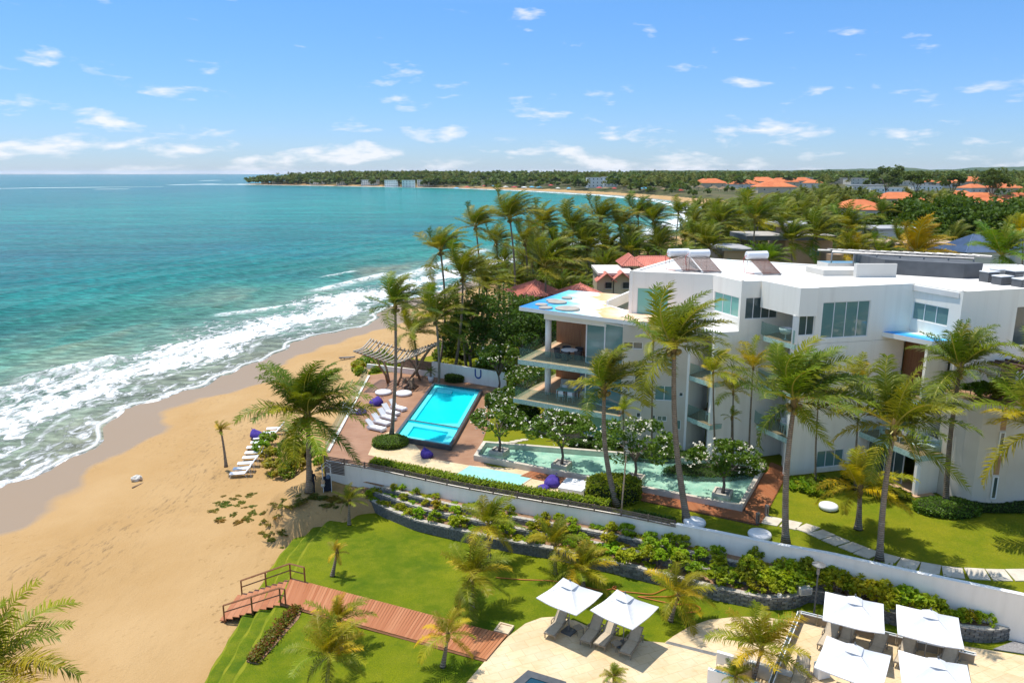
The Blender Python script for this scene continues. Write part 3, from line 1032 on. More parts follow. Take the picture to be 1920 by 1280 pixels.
# garden wall line, from the beach corner to beyond the frame
WALL_PX = [(611, 862), (646, 868), (700, 877), (860, 911), (1000, 936), (1094, 951), (1180, 966), (1268, 985), (1360, 1003), (1452, 1022), (1555, 1040), (1658, 1063), (1761, 1085), (1919, 1118), (2080, 1155)]
WALL_XY = pts(WALL_PX, 0.42)
WALL_C = smooth_curve(WALL_XY, 160, 2)


def at_wall(fr, off=0.0):
    """Point on the garden wall at a fraction of its length, shifted along its front normal (towards the camera)."""
    i = min(max(fr * (len(WALL_C) - 1), 0), len(WALL_C) - 1.001)
    k = int(i)
    p = WALL_C[k] * (1 - (i - k)) + WALL_C[k + 1] * (i - k)
    e = WALL_C[min(k + 1, len(WALL_C) - 1)] - WALL_C[max(k - 1, 0)]
    e = e / np.hypot(*e)
    return np.array([p[0] + e[1] * off, p[1] - e[0] * off]), math.atan2(e[1], e[0])


# hotel grounds (lawn between wall and building), pool deck, lower lawn, terrace
W_AT = [at_wall(f, -0.08)[0] for f in np.linspace(0.0, 1.0, 40)]
hotel_poly = [tuple(p) for p in W_AT] + [(80, 30), (110, 95), (-6, 95), (-15.9, 82), (-15.4, 57.0)]
sheet('hotel_lawn', hotel_poly, -0.03, M['hlawn'], thick=1.6)
DECK_PX = [(690, 705), (612, 850)]
deck_poly = [(-16.0, 80.4), (-15.2, 57.4)] + [tuple(at_wall(f, -0.1)[0]) for f in np.linspace(0.01, 0.30, 12)] + pts([(1000, 905), (893, 862), (905, 826), (925, 770), (948, 722), (870, 697), (805, 688)], 0.0)
sheet('pool_deck', deck_poly, 0.0, M['deck'], thick=1.2)
# pale paving by the small pools
sheet('pale_paving', pts([(690, 852), (704, 822), (735, 806), (775, 830), (800, 858), (880, 872), (1000, 880), (1128, 905), (1100, 935), (1040, 928), (860, 893)], 0.012), 0.012, M['trav'], thick=0.05)

# lower lawn with two grassy steps down to the sand
EDGE = [(-16.4, 12), (-15.9, 24)] + pts([(372, 1280), (440, 1165), (470, 1115), (515, 1040), (565, 985), (610, 950), (660, 930)], -2.9)
E0 = smooth_curve(EDGE, 70, 3)


def offset_curve(C, o):
    T = np.gradient(C, axis=0)
    T /= np.hypot(T[:, 0], T[:, 1])[:, None]
    return np.c_[C[:, 0] + T[:, 1] * o, C[:, 1] - T[:, 0] * o]


def build_lawn():
    prof = [(-0.25, -4.3), (0.0, -3.45), (0.12, -3.12), (0.30, -3.02), (0.95, -2.98), (1.08, -2.70), (1.25, -2.60), (1.95, -2.56), (2.08, -2.28), (2.28, -2.2)]
    rows = [offset_curve(E0, o) for o, _ in prof]
    V, n = [], len(E0)
    for (o, z), C in zip(prof, rows):
        for i, (x, y) in enumerate(C):
            V.append((x + 0.05 * math.sin(i * 1.7 + o * 9), y, z + 0.03 * math.sin(i * 0.9 + o * 5)))
    # flat part
    Cin = rows[-1]
    for k in range(1, 13):
        f = k / 12.0
        for i, (x, y) in enumerate(Cin):
            X = x + (34 - x) * f
            yy = y
            V.append((X, yy, Z_LAWN + 0.04 * math.sin(X * 0.6 + yy * 0.3)))
    m = len(prof) + 12
    i = np.arange((m - 1) * n).reshape(m - 1, n)[:, :-1].ravel()
    me = np_mesh('lawn', np.array(V), np.c_[i, i + n, i + n + 1, i + 1], [M['lawn'], M['dryturf']], None, False)
    me.polygons.foreach_set('material_index', ((i // n == 2) | (i // n == 5) | (i // n == 8)).astype(np.int32))
    tag(obj('lawn', me), kind='structure')


build_lawn()

ZT = Z_LAWN + 0.07
terr_px = [(860, 1296), (912, 1235), (952, 1193), (985, 1168), (1015, 1157), (1042, 1155), (1080, 1163), (1130, 1186), (1190, 1199), (1246, 1204), (1262, 1192), (1292, 1174), (1330, 1161), (1385, 1155), (1430, 1156), (1500, 1165), (1560, 1172), (1640, 1181),
           (1760, 1203), (1850, 1217), (1990, 1240)]
terr_poly = pts(terr_px, ZT) + [(34, 26), (34, 12), (-4, 12), (-4, 26)]
sheet('stone_terrace', terr_poly, ZT, M['trav'], thick=0.35)
# stone drain line between the two parts of the terrace
sheet('drain_strip', pts([(1247, 1205), (1252, 1201), (1345, 1224), (1341, 1229)], ZT + 0.004), ZT + 0.006, M['steel'], thick=0.02)
# grass island set in the terrace and gravel by the wall foot
sheet('grass_island', pts([(1357, 1197), (1385, 1192), (1425, 1190), (1470, 1193), (1430, 1204), (1400, 1203)], ZT + 0.01), ZT + 0.012, M['lawn'], thick=0.05)
sheet('gravel_strip', pts([(1862, 1216), (1905, 1200), (1990, 1205), (1990, 1235), (1900, 1222)], ZT + 0.01), ZT + 0.03, M['gravel'], thick=0.05)

# unseen ground behind the viewpoint, added to bounce warm light onto the hotel walls
sheet('added_unseen_paving', [(-14, 13), (34, 13), (34, 30), (120, 18), (260, -60), (260, -260), (-30, -260), (-20, -40)], Z_LAWN - 0.4, M['trav'], thick=0.3)
sheet('added_unseen_sand', [(-15, 13), (-21, -40), (-31, -260), (-300, -260), (-62, -60), (-52, 20), (-40, 13)], -3.9, M['sand'], thick=0.3)

# ------------------------------------------------------------------ palms
WIND = Vector((1.0, 0.12, 0.0))


def frond_mesh(az, inc, seed, wind, nleaf=44, droop=1.0, segs=10, llen=0.29, name='frond', wid=0.0125):
    rnd = random.Random(seed)
    d = Vector((math.cos(az) * math.cos(inc), math.sin(az) * math.cos(inc), math.sin(inc)))
    p = Vector((0, 0, 0))
    P, T = [p.copy()], [d.copy()]
    for i in range(segs):
        t = i / segs
        d = (d + Vector((0, 0, -1)) * (0.03 + 0.20 * t) * droop + WIND * wind * (0.06 + 0.17 * t)).normalized()
        p = p + d / segs
        P.append(p.copy())
        T.append(d.copy())
    V, F, MI, tip = [], [], [], []
    side0 = Vector((-math.sin(az), math.cos(az), 0))
    # stalk
    for i in range(segs + 1):
        w = 0.014 * (1 - 0.75 * i / segs)
        s = T[i].cross(Vector((0, 0, 1)))
        s = (s if s.length > 0.15 else side0).normalized()
        n = s.cross(T[i])
        for q in (s * w, -s * w, -n * w * 1.2):
            V.append(P[i] + q)
            tip.append(0.0)
    for i in range(segs):
        for j in range(3):
            k = (j + 1) % 3
            F.append((3 * i + j, 3 * i + k, 3 * i + 3 + k, 3 * i + 3 + j))
            MI.append(1)
    for sd in (-1, 1):
        for q in range(nleaf):
            t = 0.14 + 0.86 * (q + 0.5 * rnd.random()) / nleaf
            f = t * segs
            i = min(int(f), segs - 1)
            u = f - i
            b = P[i].lerp(P[i + 1], u)
            tg = T[i].lerp(T[min(i + 1, segs)], u).normalized()
            s = tg.cross(Vector((0, 0, 1)))
            s = (s if s.length > 0.15 else side0).normalized()
            n = s.cross(tg)
            l = llen * min(1.0, (t / 0.28) ** 0.7) * (1 - 0.62 * t ** 3) * rnd.uniform(0.85, 1.12)
            D = (s * sd * rnd.uniform(0.72, 0.95) + tg * rnd.uniform(0.45, 0.75) + n * rnd.uniform(-0.05, 0.35)).normalized()
            mid = b + D * l * 0.5
            D2 = (D + Vector((0, 0, -1)) * rnd.uniform(0.35, 0.85) * droop + WIND * wind * rnd.uniform(0.3, 0.8)).normalized()
            end = mid + D2 * l * 0.55
            w = wid * rnd.uniform(0.8, 1.2)
            k = len(V)
            V += [b - tg * w * 0.6, b + tg * w * 0.6, mid + tg * w * 0.75, mid - tg * w * 0.75, end]
            tip += [0.0, 0.0, 0.15, 0.15, 1.0]
            F += [(k, k + 1, k + 2, k + 3), (k + 3, k + 2, k + 4)]
            MI += [0, 0]
    me = bpy.data.meshes.new(name)
    me.from_pydata([tuple(v) for v in V], [], F)
    me.materials.append(M['frond'])
    me.materials.append(M['rachis'])
    me.polygons.foreach_set('material_index', MI)
    a = me.attributes.new('tip', 'FLOAT', 'POINT')
    a.data.foreach_set('value', tip)
    me.update()
    return me


NAZ = 12
INCS = (78, 52, 28, 2, -28)
LIB = {}
for lib, wind, droop in (('windy', 0.85, 0.62), ('breezy', 0.38, 0.85)):
    for a in range(NAZ):
        for k, inc in enumerate(INCS):
            LIB[lib, a, k] = frond_mesh(2 * math.pi * a / NAZ, R(inc), a * 31 + k * 7 + (1000 if lib == 'windy' else 0), wind, droop=droop)


def crown_heart(nuts):
    mb = MB()
    mb.lathe([(0.10, -0.55), (0.17, -0.30), (0.19, -0.05), (0.13, 0.25), (0.04, 0.55)], 8)
    if nuts:
        for k in range(7):
            t = k * 0.9
            c = (0.27 * math.cos(t), 0.27 * math.sin(t), -0.28 - 0.1 * (k % 3))
            mb.lathe([(0.03, -0.13), (0.10, -0.08), (0.12, 0.0), (0.09, 0.09), (0.02, 0.13)], 6, c, 1)
    return mb.mesh('crown', [M['crownfibre'], M['coconut']], smooth=True)


HEART = {False: crown_heart(False), True: crown_heart(True)}


def palm(label, base, crown, L=4.0, nf=24, lib='windy', tint=(1, 1, 1), r0=0.19, group=None, name='coconut_palm', nuts=True, dry=0.12, bow=0.6, low=1.0, bark=(1, 1, 1), seed=None, hang=0.0):
    """Trunk from base to crown, then a head of leaves bent by the sea wind. low: share of drooping leaves."""
    rnd = random.Random(seed if seed is not None else int(base[0] * 131 + base[1] * 17 + crown[2] * 7))
    base, crown = Vector(base), Vector(crown)
    root = thing(name, label, 'palm tree', base, group=group)
    v = crown - base
    h = max(v.length, 0.3)
    side = Vector((-v.x, -v.y, 0))
    if side.length < 0.2:
        side = Vector((rnd.uniform(-1, 1), rnd.uniform(-1, 1), 0))
    side.normalize()
    path, rad = [], []
    n = 14
    for i in range(n + 1):
        t = i / n
        q = v * t + side * (-bow) * math.sin(math.pi * t) * (0.10 * h) * (1 if v.xy.length > 0.3 else 0.4) + Vector((v.x, v.y, 0)) * (t * t - t) * 0.25
        path.append(q)
        rad.append(r0 * (1.0 - 0.42 * t + 0.5 * math.exp(-t * h / 0.4)))
    mb = MB()
    mb.tube(path, rad, 8)
    tr = mb.build('trunk', M['palmbark'], root, smooth=True)
    tr.color = (*bark, 1)
    hd = obj('crown', HEART[nuts], root, v)
    hs = r0 / 0.17
    hd.scale = (hs, hs, hs)
    nf = int(nf * 1.02)
    for i in range(nf):
        f = (i + 0.5) / nf
        a = (i * 5) % NAZ if NAZ % 5 else i % NAZ
        a = (i * 5 + rnd.choice((0, 0, 1))) % NAZ
        k = 0 if f < 0.26 else 1 if f < 0.56 else 2 if f < 0.83 else 3
        if k == 3 and rnd.random() < 0.35 * low:
            k = 4
        if rnd.random() < hang:
            k = min(4, k + 1)
        o = obj('frond', LIB[lib, a, k], hd)
        s = L / hs * rnd.uniform(0.74, 1.12) * (0.86 if k == 0 else 1.0)
        o.scale = (s, s, s)
        o.rotation_euler = (rnd.uniform(-0.17, 0.17), rnd.uniform(-0.17, 0.17), rnd.uniform(-0.34, 0.34))
        o.location = (0.05 * rnd.uniform(-1, 1), 0.05 * rnd.uniform(-1, 1), 0.12 * rnd.uniform(-1, 1))
        y_ = rnd.random() ** 2
        c = [tint[0] * rnd.uniform(0.7, 1.0) * (1 + 0.9 * y_), tint[1] * rnd.uniform(0.78, 1.05) * (1 + 0.45 * y_), tint[2]]
        if rnd.random() < dry and k >= 2:
            c = [2.2 * tint[0], 1.6 * tint[1], 1.0 * tint[2]]
        o.color = (c[0], c[1], c[2], 1)
    return root


def palm_px(label, bpx, bz, cpx, **kw):
    """Foot at a photo pixel on the level bz, crown at a photo pixel straight above that distance."""
    b = at(bpx[0], bpx[1], bz)
    c = at_y(cpx[0], cpx[1], b.y + kw.pop('dy', 0.0))
    return palm(label, b, c, **kw)


# ------------------------------------------------------------------ broad leaved plants
def leaf_arrays(C, size, rng, up=0.4, asp=0.5, jit=0.35, fold=0.2):
    """Leaf shaped quads at centres C."""
    n = len(C)
    D = rng.normal(size=(n, 3))
    D[:, 2] = D[:, 2] * 0.6 + 0.1
    D /= np.linalg.norm(D, axis=1)[:, None]
    N = rng.normal(size=(n, 3))
    N[:, 2] = np.abs(N[:, 2]) + up
    S = np.cross(D, N)
    S /= np.linalg.norm(S, axis=1)[:, None] + 1e-9
    N = np.cross(S, D)
    L = size * rng.uniform(1 - jit, 1 + jit, n)[:, None]
    a = C - D * L * 0.5
    b = C + S * L * asp * 0.5 + N * L * fold * 0.5
    c = C + D * L * 0.5 - N * L * fold * 0.4
    d = C - S * L * asp * 0.5 + N * L * fold * 0.5
    V = np.stack([a, b, c, d], 1).reshape(-1, 3)
    Q = np.arange(n * 4).reshape(n, 4)
    return V, Q


def lumpy_points(n, rx, ry, rz, rng, lumps=26, spread=0.26, shell=0.75, flat=0.0):
    """Points clustered into clumps over an ellipsoid crown."""
    c = rng.normal(size=(lumps, 3))
    c /= np.linalg.norm(c, axis=1)[:, None]
    c[:, 2] = np.where(c[:, 2] < -0.35, -c[:, 2] * 0.6, c[:, 2])
    c *= rng.uniform(shell, 1.0, lumps)[:, None]
    k = rng.integers(0, lumps, n)
    g = rng.normal(size=(n, 3))
    g /= np.linalg.norm(g, axis=1)[:, None] + 1e-9
    g *= rng.uniform(0.5, 1.0, n)[:, None] ** 0.5 * spread * rng.uniform(0.7, 1.3, lumps)[k][:, None]
    p = c[k] + g
    return p * np.array([rx, ry, rz])


def leaf_mesh(name, n, r, size, seed, mats, lumps=26, spread=0.26, up=0.4, asp=0.5, shell=0.75, z0=0.0, extra=None):
    rng = np.random.default_rng(seed)
    C = lumpy_points(n, r[0], r[1], r[2], rng, lumps, spread, shell)
    C[:, 2] += z0
    V, Q = leaf_arrays(C, size, rng, up, asp)
    return np_mesh(name, V, Q, mats)


def branchy(h, spread, seed, r0=0.12, n=6):
    """Trunk dividing into limbs."""
    rnd = random.Random(seed)
    mb = MB()
    hb = h * 0.42
    mb.tube([(0, 0, 0), (0.03 * h, 0.02, hb * 0.5), (0.0, 0.03, hb)], [r0 * 1.3, r0, r0 * 0.9], 7)
    for i in range(n):
        a = 2 * math.pi * i / n + rnd.uniform(-0.3, 0.3)
        e = spread * rnd.uniform(0.5, 0.95)
        p1 = (0.4 * e * math.cos(a), 0.4 * e * math.sin(a), hb + 0.28 * h)
        p2 = (e * math.cos(a), e * math.sin(a), h * rnd.uniform(0.75, 1.0))
        mb.tube([(0, 0.03, hb - 0.05), p1, p2], [r0 * 0.7, r0 * 0.45, r0 * 0.16], 5)
        a2 = a + rnd.uniform(0.4, 0.8)
        mb.tube([p1, (p1[0] + 0.5 * e * math.cos(a2), p1[1] + 0.5 * e * math.sin(a2), h * rnd.uniform(0.7, 0.95))], [r0 * 0.35, r0 * 0.12], 5)
    return mb


def tree(name, label, cat, loc, h, r, nleaf, size, seed, mat='leaf', tint=(1, 1, 1), flowers=0, group=None, lumps=30, r0=0.13, asp=0.5, rz=None, spread=0.26):
    rz = rz or r * 0.62
    t = thing(name, label, cat, loc, group=group)
    branchy(h - 0.3 * rz, r * 0.8, seed, r0).build('trunk', M['bark'], t, smooth=True)
    me = leaf_mesh('crown', nleaf, (r, r, rz), size, seed, M[mat], lumps, spread, z0=h - rz * 0.55, asp=asp)
    c = obj('crown', me, t)
    c.color = (*tint, 1)
    if flowers:
        rng = np.random.default_rng(seed + 5)
        C = lumpy_points(flowers, r * 1.03, r * 1.03, rz * 1.05, rng, lumps * 3, 0.05, 0.93)
        C = C[C[:, 2] > -0.35 * rz]
        C[:, 2] += h - rz * 0.55
        # little bunches: five petals each
        C = np.repeat(C, 3, axis=0) + rng.normal(size=(len(C) * 3, 3)) * 0.04
        V, Q = leaf_arrays(C, 0.115, rng, 1.0, 0.75)
        obj('blossom', np_mesh('blossom', V, Q, M['petal']), t)
    return t


SHRUB = {}


def shrub_mesh(kind, seed):
    rng = np.random.default_rng(seed)
    if kind == 'shrub':        # upright bushy rosettes
        C = lumpy_points(420, 0.62, 0.62, 0.55, rng, 17, 0.30, 0.7)
        C[:, 2] = C[:, 2] + 0.5
        V, Q = leaf_arrays(C, 0.23, rng, 0.8, 0.55)
    elif kind == 'low':
        C = lumpy_points(300, 0.6, 0.6, 0.22, rng, 20, 0.24, 0.4)
        C[:, 2] = np.abs(C[:, 2]) + 0.08
        V, Q = leaf_arrays(C, 0.17, rng, 1.0, 0.5)
    else:                      # tuft
        n = 60
        a = rng.uniform(0, 2 * math.pi, n)
        e = rng.uniform(0.3, 1.2, n)
        D = np.c_[np.cos(a) * np.cos(e), np.sin(a) * np.cos(e), np.sin(e)]
        L = rng.uniform(0.5, 0.9, n)[:, None]
        S = np.c_[-np.sin(a), np.cos(a), 0 * a] * 0.03
        m = D * L * 0.55
        t = D * L + np.c_[0 * a, 0 * a, -0.28 * np.cos(e)] * L
        V = np.stack([-S * 0.6, m - S, t, m + S], 1).reshape(-1, 3)
        Q = np.arange(n * 4).reshape(n, 4)
    return V, Q


for kind in ('shrub', 'low', 'tuft'):
    for s in range(4):
        V, Q = shrub_mesh(kind, 90 + s)
        SHRUB[kind, s] = np_mesh('foliage', V, Q, M['bright'])
_st = MB()
for k in range(6):
    a = k * 1.05
    _st.tube([(0.04 * math.cos(a), 0.04 * math.sin(a), 0), (0.25 * math.cos(a), 0.25 * math.sin(a), 0.35), (0.36 * math.cos(a), 0.36 * math.sin(a), 0.7)], [0.022, 0.016, 0.008], 4)
SHRUB_STEM = _st.mesh('stem', M['bark'])


def shrub(label, loc, scale, kind='shrub', tint=(1, 1, 1), group=None, name=None, var=None, rnd=random):
    nm = name or {'shrub': 'shrub', 'low': 'ground_cover_plant', 'tuft': 'grass_tuft'}[kind]
    t = thing(nm, label, 'shrub' if kind != 'tuft' else 'plant', loc, rnd.uniform(0, 6.28), group)
    sc = scale if isinstance(scale, (tuple, list)) else (scale,) * 3
    t.scale = sc
    f = obj('foliage', SHRUB[kind, rnd.randrange(4) if var is None else var], t)
    f.color = (*[c * rnd.uniform(0.85, 1.15) for c in tint], 1)
    if kind == 'shrub':
        obj('stem', SHRUB_STEM, t)
    return t

# ------------------------------------------------------------------ the hotel
HOTEL = thing('hotel_building', 'angular white hotel block with stepped facade, painted roofs and glass balconies', 'building', (15, 60, 0))
HO = (15, 60, 0)


def hpart(name, mb, m, parent=None, smooth=False):
    """A part of the hotel (coordinates given in the world)."""
    o = mb.build(name, m, HOTEL if parent is None else parent, HO, smooth=smooth)
    return o


A_, B_, C_ = (9.7, 61.3), (14.6, 59.7), (16.0, 59.1)
D_, E_ = (17.2, 55.4), (21.6, 56.3)
F_, G_ = (20.3, 52.0), (29.5, 54.3)
H_, I_ = (30.8, 50.4), (42.0, 53.6)
WL, WR = (8.8, 58.0), (13.9, 57.0)
BL, BR = (15.3, 55.0), (20.4, 56.1)


def win_hole(pxa, pxb, p0, p1):
    """Opening in a wall from its photo corners (upper-left, lower-right)."""
    u0, z1 = on_wall(pxa[0], pxa[1], p0, p1)
    u1, z0 = on_wall(pxb[0], pxb[1], p0, p1)
    L = math.hypot(p1[0] - p0[0], p1[1] - p0[1])
    return (max(u0, 0.08), min(u1, L - 0.08), z0, z1)


def window(p0, p1, hole, n, pane='pane', parent=None, back=0.09, splits=None, name='window', fr=0.055, depth=0.08):
    """A framed window set in an opening: frame with mullions, each pane a piece of its own."""
    a, b = Vector((p0[0], p0[1])), Vector((p1[0], p1[1]))
    e = (b - a).normalized()
    nn = Vector((e.y, -e.x))
    ang = math.atan2(e.y, e.x)
    u0, u1, z0, z1 = hole

    def C(u, z, bk):
        q = a + e * u - nn * bk
        return (q.x, q.y, z)
    mb = MB()
    us = splits or [u0 + (u1 - u0) * k / n for k in range(n + 1)]
    mb.box(C((u0 + u1) / 2, z0 + fr / 2, back), (u1 - u0, depth, fr), ang)
    mb.box(C((u0 + u1) / 2, z1 - fr / 2, back), (u1 - u0, depth, fr), ang)
    for k, u in enumerate(us):
        uu = u + (fr / 2 if k == 0 else -fr / 2 if k == len(us) - 1 else 0)
        mb.box(C(uu, (z0 + z1) / 2, back), (fr, depth - 0.004, z1 - z0 - 2 * fr), ang)
    w = hpart(name, mb, M['alu'], parent)
    for k in range(len(us) - 1):
        pb = MB()
        ua, ub = us[k] + fr * 0.5, us[k + 1] - fr * 0.5
        pb.box(C((ua + ub) / 2, (z0 + z1) / 2, back), (ub - ua, 0.012, z1 - z0 - 2 * fr), ang)
        pb.build('pane', M[pane], w, HO)
    return w


def facade(p0, p1, z0, z1, wins=(), m='wall', th=0.3, name='wall'):
    """wins: (upper-left px, lower-right px, panes, pane material)."""
    holes = [win_hole(w[0], w[1], p0, p1) for w in wins]
    mb = MB()
    mb.wall(p0, p1, z0, z1, th, holes)
    o = hpart(name, mb, M[m])
    for w, h in zip(wins, holes):
        window(p0, p1, h, w[2], w[3] if len(w) > 3 else 'pane')
    return o


def slab(name, poly, z0, z1, m, mtop=None, parent=None):
    mb = MB()
    mb.prism(poly, z0, z1, 0, 1 if mtop else None)
    return hpart(name, mb, [M[m]] + ([M[mtop]] if mtop else []), parent)


def rail(poly, z, h=1.0, posts=False, gap=0.03, seg=1.6, m='glass'):
    """Frameless glass balustrade: each sheet of glass is a piece."""
    par = None
    for i in range(len(poly) - 1):
        a, b = Vector(poly[i]), Vector(poly[i + 1])
        L = (b - a).length
        n = max(1, round(L / seg))
        e = (b - a) / L
        for k in range(n):
            p, q = a + e * (L * k / n + gap / 2), a + e * (L * (k + 1) / n - gap / 2)
            mb = MB()
            mb.box(((p.x + q.x) / 2, (p.y + q.y) / 2, z + h / 2), ((q - p).length, 0.014, h), math.atan2(e.y, e.x))
            hpart('glass_panel', mb, M[m])


def build_hotel():
    # ---- upper storey: walls
    facade(A_, B_, RF - 0.2, TOP, [((1195, 539), (1251, 607), 2, 'greenpane')])
    facade(B_, C_, RF - 0.2, TOP)
    facade(C_, D_, RF - 0.6, TOP, [((1340, 546), (1384, 596), 3, 'greenpane')])
    facade(D_, E_, RF - 0.6, TOP, [((1399, 558), (1457, 596), 4, 'darkpane')])
    facade(F_, G_, RF - 0.6, TOP, [((1489, 571), (1526, 628), 2, 'darkpane'), ((1544, 567), (1626, 630), 4, 'pane')])
    facade(G_, H_, RF - 0.2, TOP, [((1702, 563), (1775, 612), 3, 'pane')])
    facade(H_, I_, 0.0, TOP, [((1908, 575), (1950, 645), 2, 'darkpane')])
    facade((16.6, 72.8), A_, RF - 0.2, TOP)
    # rear walls
    back = [(42.0, 53.6), (45, 66), (30, 66.8), (28, 65.2), (20.4, 69.6), (16.6, 72.8)]
    mb = MB()
    for i in range(len(back) - 1):
        mb.wall(back[i], back[i + 1], 0, TOP, 0.3)
    hpart('rear_wall', mb, M['wall'])
    # roof deck and its low parapet
    top = [A_, B_, C_, D_, E_, F_, G_, H_, I_] + back[1:]
    cen = np.mean(top, axis=0)
    inner = [tuple(np.array(p) + (cen - np.array(p)) / np.linalg.norm(cen - np.array(p)) * 0.28) for p in top]
    slab('roof', inner, TOP - 0.5, TOP - 0.12, 'roofw')
    # projecting box over the corner balcony
    box = [(18.75, 55.6), (20.25, 51.85), (21.6, 52.0), (21.6, 56.2)]
    slab('corner_box', box, TOP - 2.0, TOP + 0.02, 'wall', 'roofw')
    # raked fin under the box
    mb = MB()
    mb.prism([(20.0, 52.2), (20.35, 51.95), (20.9, 52.9), (20.5, 53.1)], RF - 3.6, TOP - 2.0)
    hpart('corner_fin', mb, M['white'])

    # ---- west wing with painted roof, stacked terraces
    f1 = [(0.1, 62.0), (8.6, 57.0), (9.4, 58.3), (9.8, 70), (5.0, 71.5)]
    f2 = [(0.5, 62.2), (8.6, 57.5), (9.4, 58.3), (9.8, 70), (5.2, 71.5)]
    for f, z, pl in (('slab', F1, f1), ('slab', F2, f2)):
        slab('balcony_slab', pl, z - 0.42, z, 'mosaic', 'balcdeck')
        e = np.array(pl)
        mid = e.mean(axis=0)
        inn = [tuple(p + (mid - p) / np.linalg.norm(mid - p) * (1.35 if k in (0,) else 0.55)) for k, p in enumerate(e)]
        # pale stone margin round the edge
        mb = MB()
        mb.face([(e[0][0], e[0][1], z + 0.004), (e[1][0], e[1][1], z + 0.004), (inn[1][0], inn[1][1], z + 0.004), (inn[0][0], inn[0][1], z + 0.004)])
        mb.face([(e[4][0], e[4][1], z + 0.004), (e[0][0], e[0][1], z + 0.004), (inn[0][0], inn[0][1], z + 0.004), (inn[4][0] + 0.6, inn[4][1], z + 0.004)])
        hpart('edge_paving', mb, M['tanstone'])
        i1 = [(pl[4][0] + 0.12, pl[4][1]), (pl[0][0] + 0.14, pl[0][1] + 0.02), (pl[1][0] - 0.05, pl[1][1] + 0.12)]
        rail(i1, z, 1.0)
    # ground floor terrace of the wing
    slab('terrace_floor', [(1.2, 62.6), (8.6, 57.6), (9.8, 70), (5.0, 71)], -0.4, 0.06, 'concrete', 'tanstone')
    # painted roof tilting up towards the sea
    mural = [(0.6, 62.9), (9.6, 57.6), (14.6, 57.4), (14.6, 60.0), (9.75, 61.4), (8.2, 64.6), (11.4, 70.6), (5.6, 73.0)]
    mb = MB()
    zt = lambda x, y: RF + 0.03 * max(0.0, 9.0 - x)
    zb = lambda x, y: zt(x, y) - 0.34
    mb.prism(mural, zb, zt, 0, 1)
    hpart('painted_roof', mb, [M['white'], M['mural']])
    # round skylight discs standing on the painted roof
    for px, py, rr in ((1015, 572, 0.55), (1023, 578, 0.6), (1036, 564, 0.6), (1045, 567, 0.85), (1063, 559, 0.5), (1064, 579, 1.05)):
        p = at(px, py, RF + 0.2)
        mb = MB()
        mb.lathe([(rr, -0.1), (rr, 0.09), (rr * 0.92, 0.12), (rr * 0.5, 0.13)], 18, (p.x, p.y, RF + 0.2))
        hpart('roof_disc', mb, M['concrete'])
    # sunken patio beside the upper storey
    slab('patio_floor', [(8.3, 64.4), (9.8, 61.4), (15.5, 69.5), (11.5, 70.6)], RF - 1.1, RF - 0.9, 'concrete', 'travplain')
    mb = MB()
    mb.wall((8.25, 64.5), (9.75, 61.3), RF - 0.4, RF + 0.12, 0.2)
    mb.wall((11.4, 70.6), (8.25, 64.5), RF - 0.4, RF + 0.5, 0.2)
    mb.wall((16.4, 69.8), (11.4, 70.6), RF - 0.4, RF + 0.5, 0.2)
    hpart('patio_parapet', mb, M['white'])
    # beam and round columns
    mb = MB()
    e = (Vector((9.4, 58.6)) - Vector((2.7, 63.1))).normalized()
    mb.wall((2.75, 63.0), (9.2, 58.6), RF - 0.85, RF - 0.2, 0.3)
    hpart('beam', mb, M['white'])
    for z0, z1 in ((0.06, F1 - 0.42), (F1, F2 - 0.42), (F2, RF - 0.8)):
        p = at(1027, 733, F1)
        mb = MB()
        mb.lathe([(0.27, z0), (0.27, z1)], 16, (3.15, 63.2, 0))
        hpart('column', mb, M['white'], smooth=True)
    # rooms behind the terraces: glass fronts, timber wall
    rooms = ((0.06, F1 - 0.42), (F1, F2 - 0.42), (F2, RF - 0.5))
    for k, (z0, z1) in enumerate(rooms):
        p0, p1 = (6.15, 61.0), (9.0, 58.35)
        L = math.hypot(p1[0] - p0[0], p1[1] - p0[1])
        window(p0, p1, (0.02, L, z0 + 0.01, z1), 2, 'pane' if k else 'greenpane', back=0.05, name='sliding_door', fr=0.11)
        mb = MB()
        mb.wall((6.3, 66.8), (6.15, 61.0), z0, z1, 0.12)
        hpart('side_wall', mb, M['curtain'] if k == 1 else M['panelwood'])
        mb = MB()
        mb.wall((4.2, 69.0), (6.3, 66.8), z0, z1, 0.15)
        hpart('timber_wall', mb, M['panelwood'])
    # west wing facade down to the garden, its shade put into the grey wall colour: small openings
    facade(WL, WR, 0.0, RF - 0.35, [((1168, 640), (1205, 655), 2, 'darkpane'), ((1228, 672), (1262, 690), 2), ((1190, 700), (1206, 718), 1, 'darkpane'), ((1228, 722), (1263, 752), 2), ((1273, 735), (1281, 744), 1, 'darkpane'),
                                    ((1193, 773), (1201, 783), 1, 'darkpane'), ((1223, 778), (1229, 787), 1, 'darkpane'), ((1232, 779), (1250, 790), 2, 'darkpane'), ((1268, 787), (1276, 806), 1), ((1240, 808), (1250, 823), 1, 'darkpane')], 'grey_and_shade')
    # recess with balconies between the wing and the first bay
    mb = MB()
    mb.wall(WR, (16.2, 59.4), 0, RF - 0.35, 0.15)
    hpart('recess_wall', mb, M['wall'])
    mb = MB()
    mb.wall((16.3, 59.4), (16.3, 55.4), 0, RF - 0.35, 0.12)
    hpart('recess_wall', mb, M['wall'])
    mb = MB()
    mb.prism([(13.75, 57.1), (13.98, 56.85), (14.05, 57.1), (13.9, 57.3)], 0, RF - 0.4)
    hpart('wall_edge', mb, M['white'])
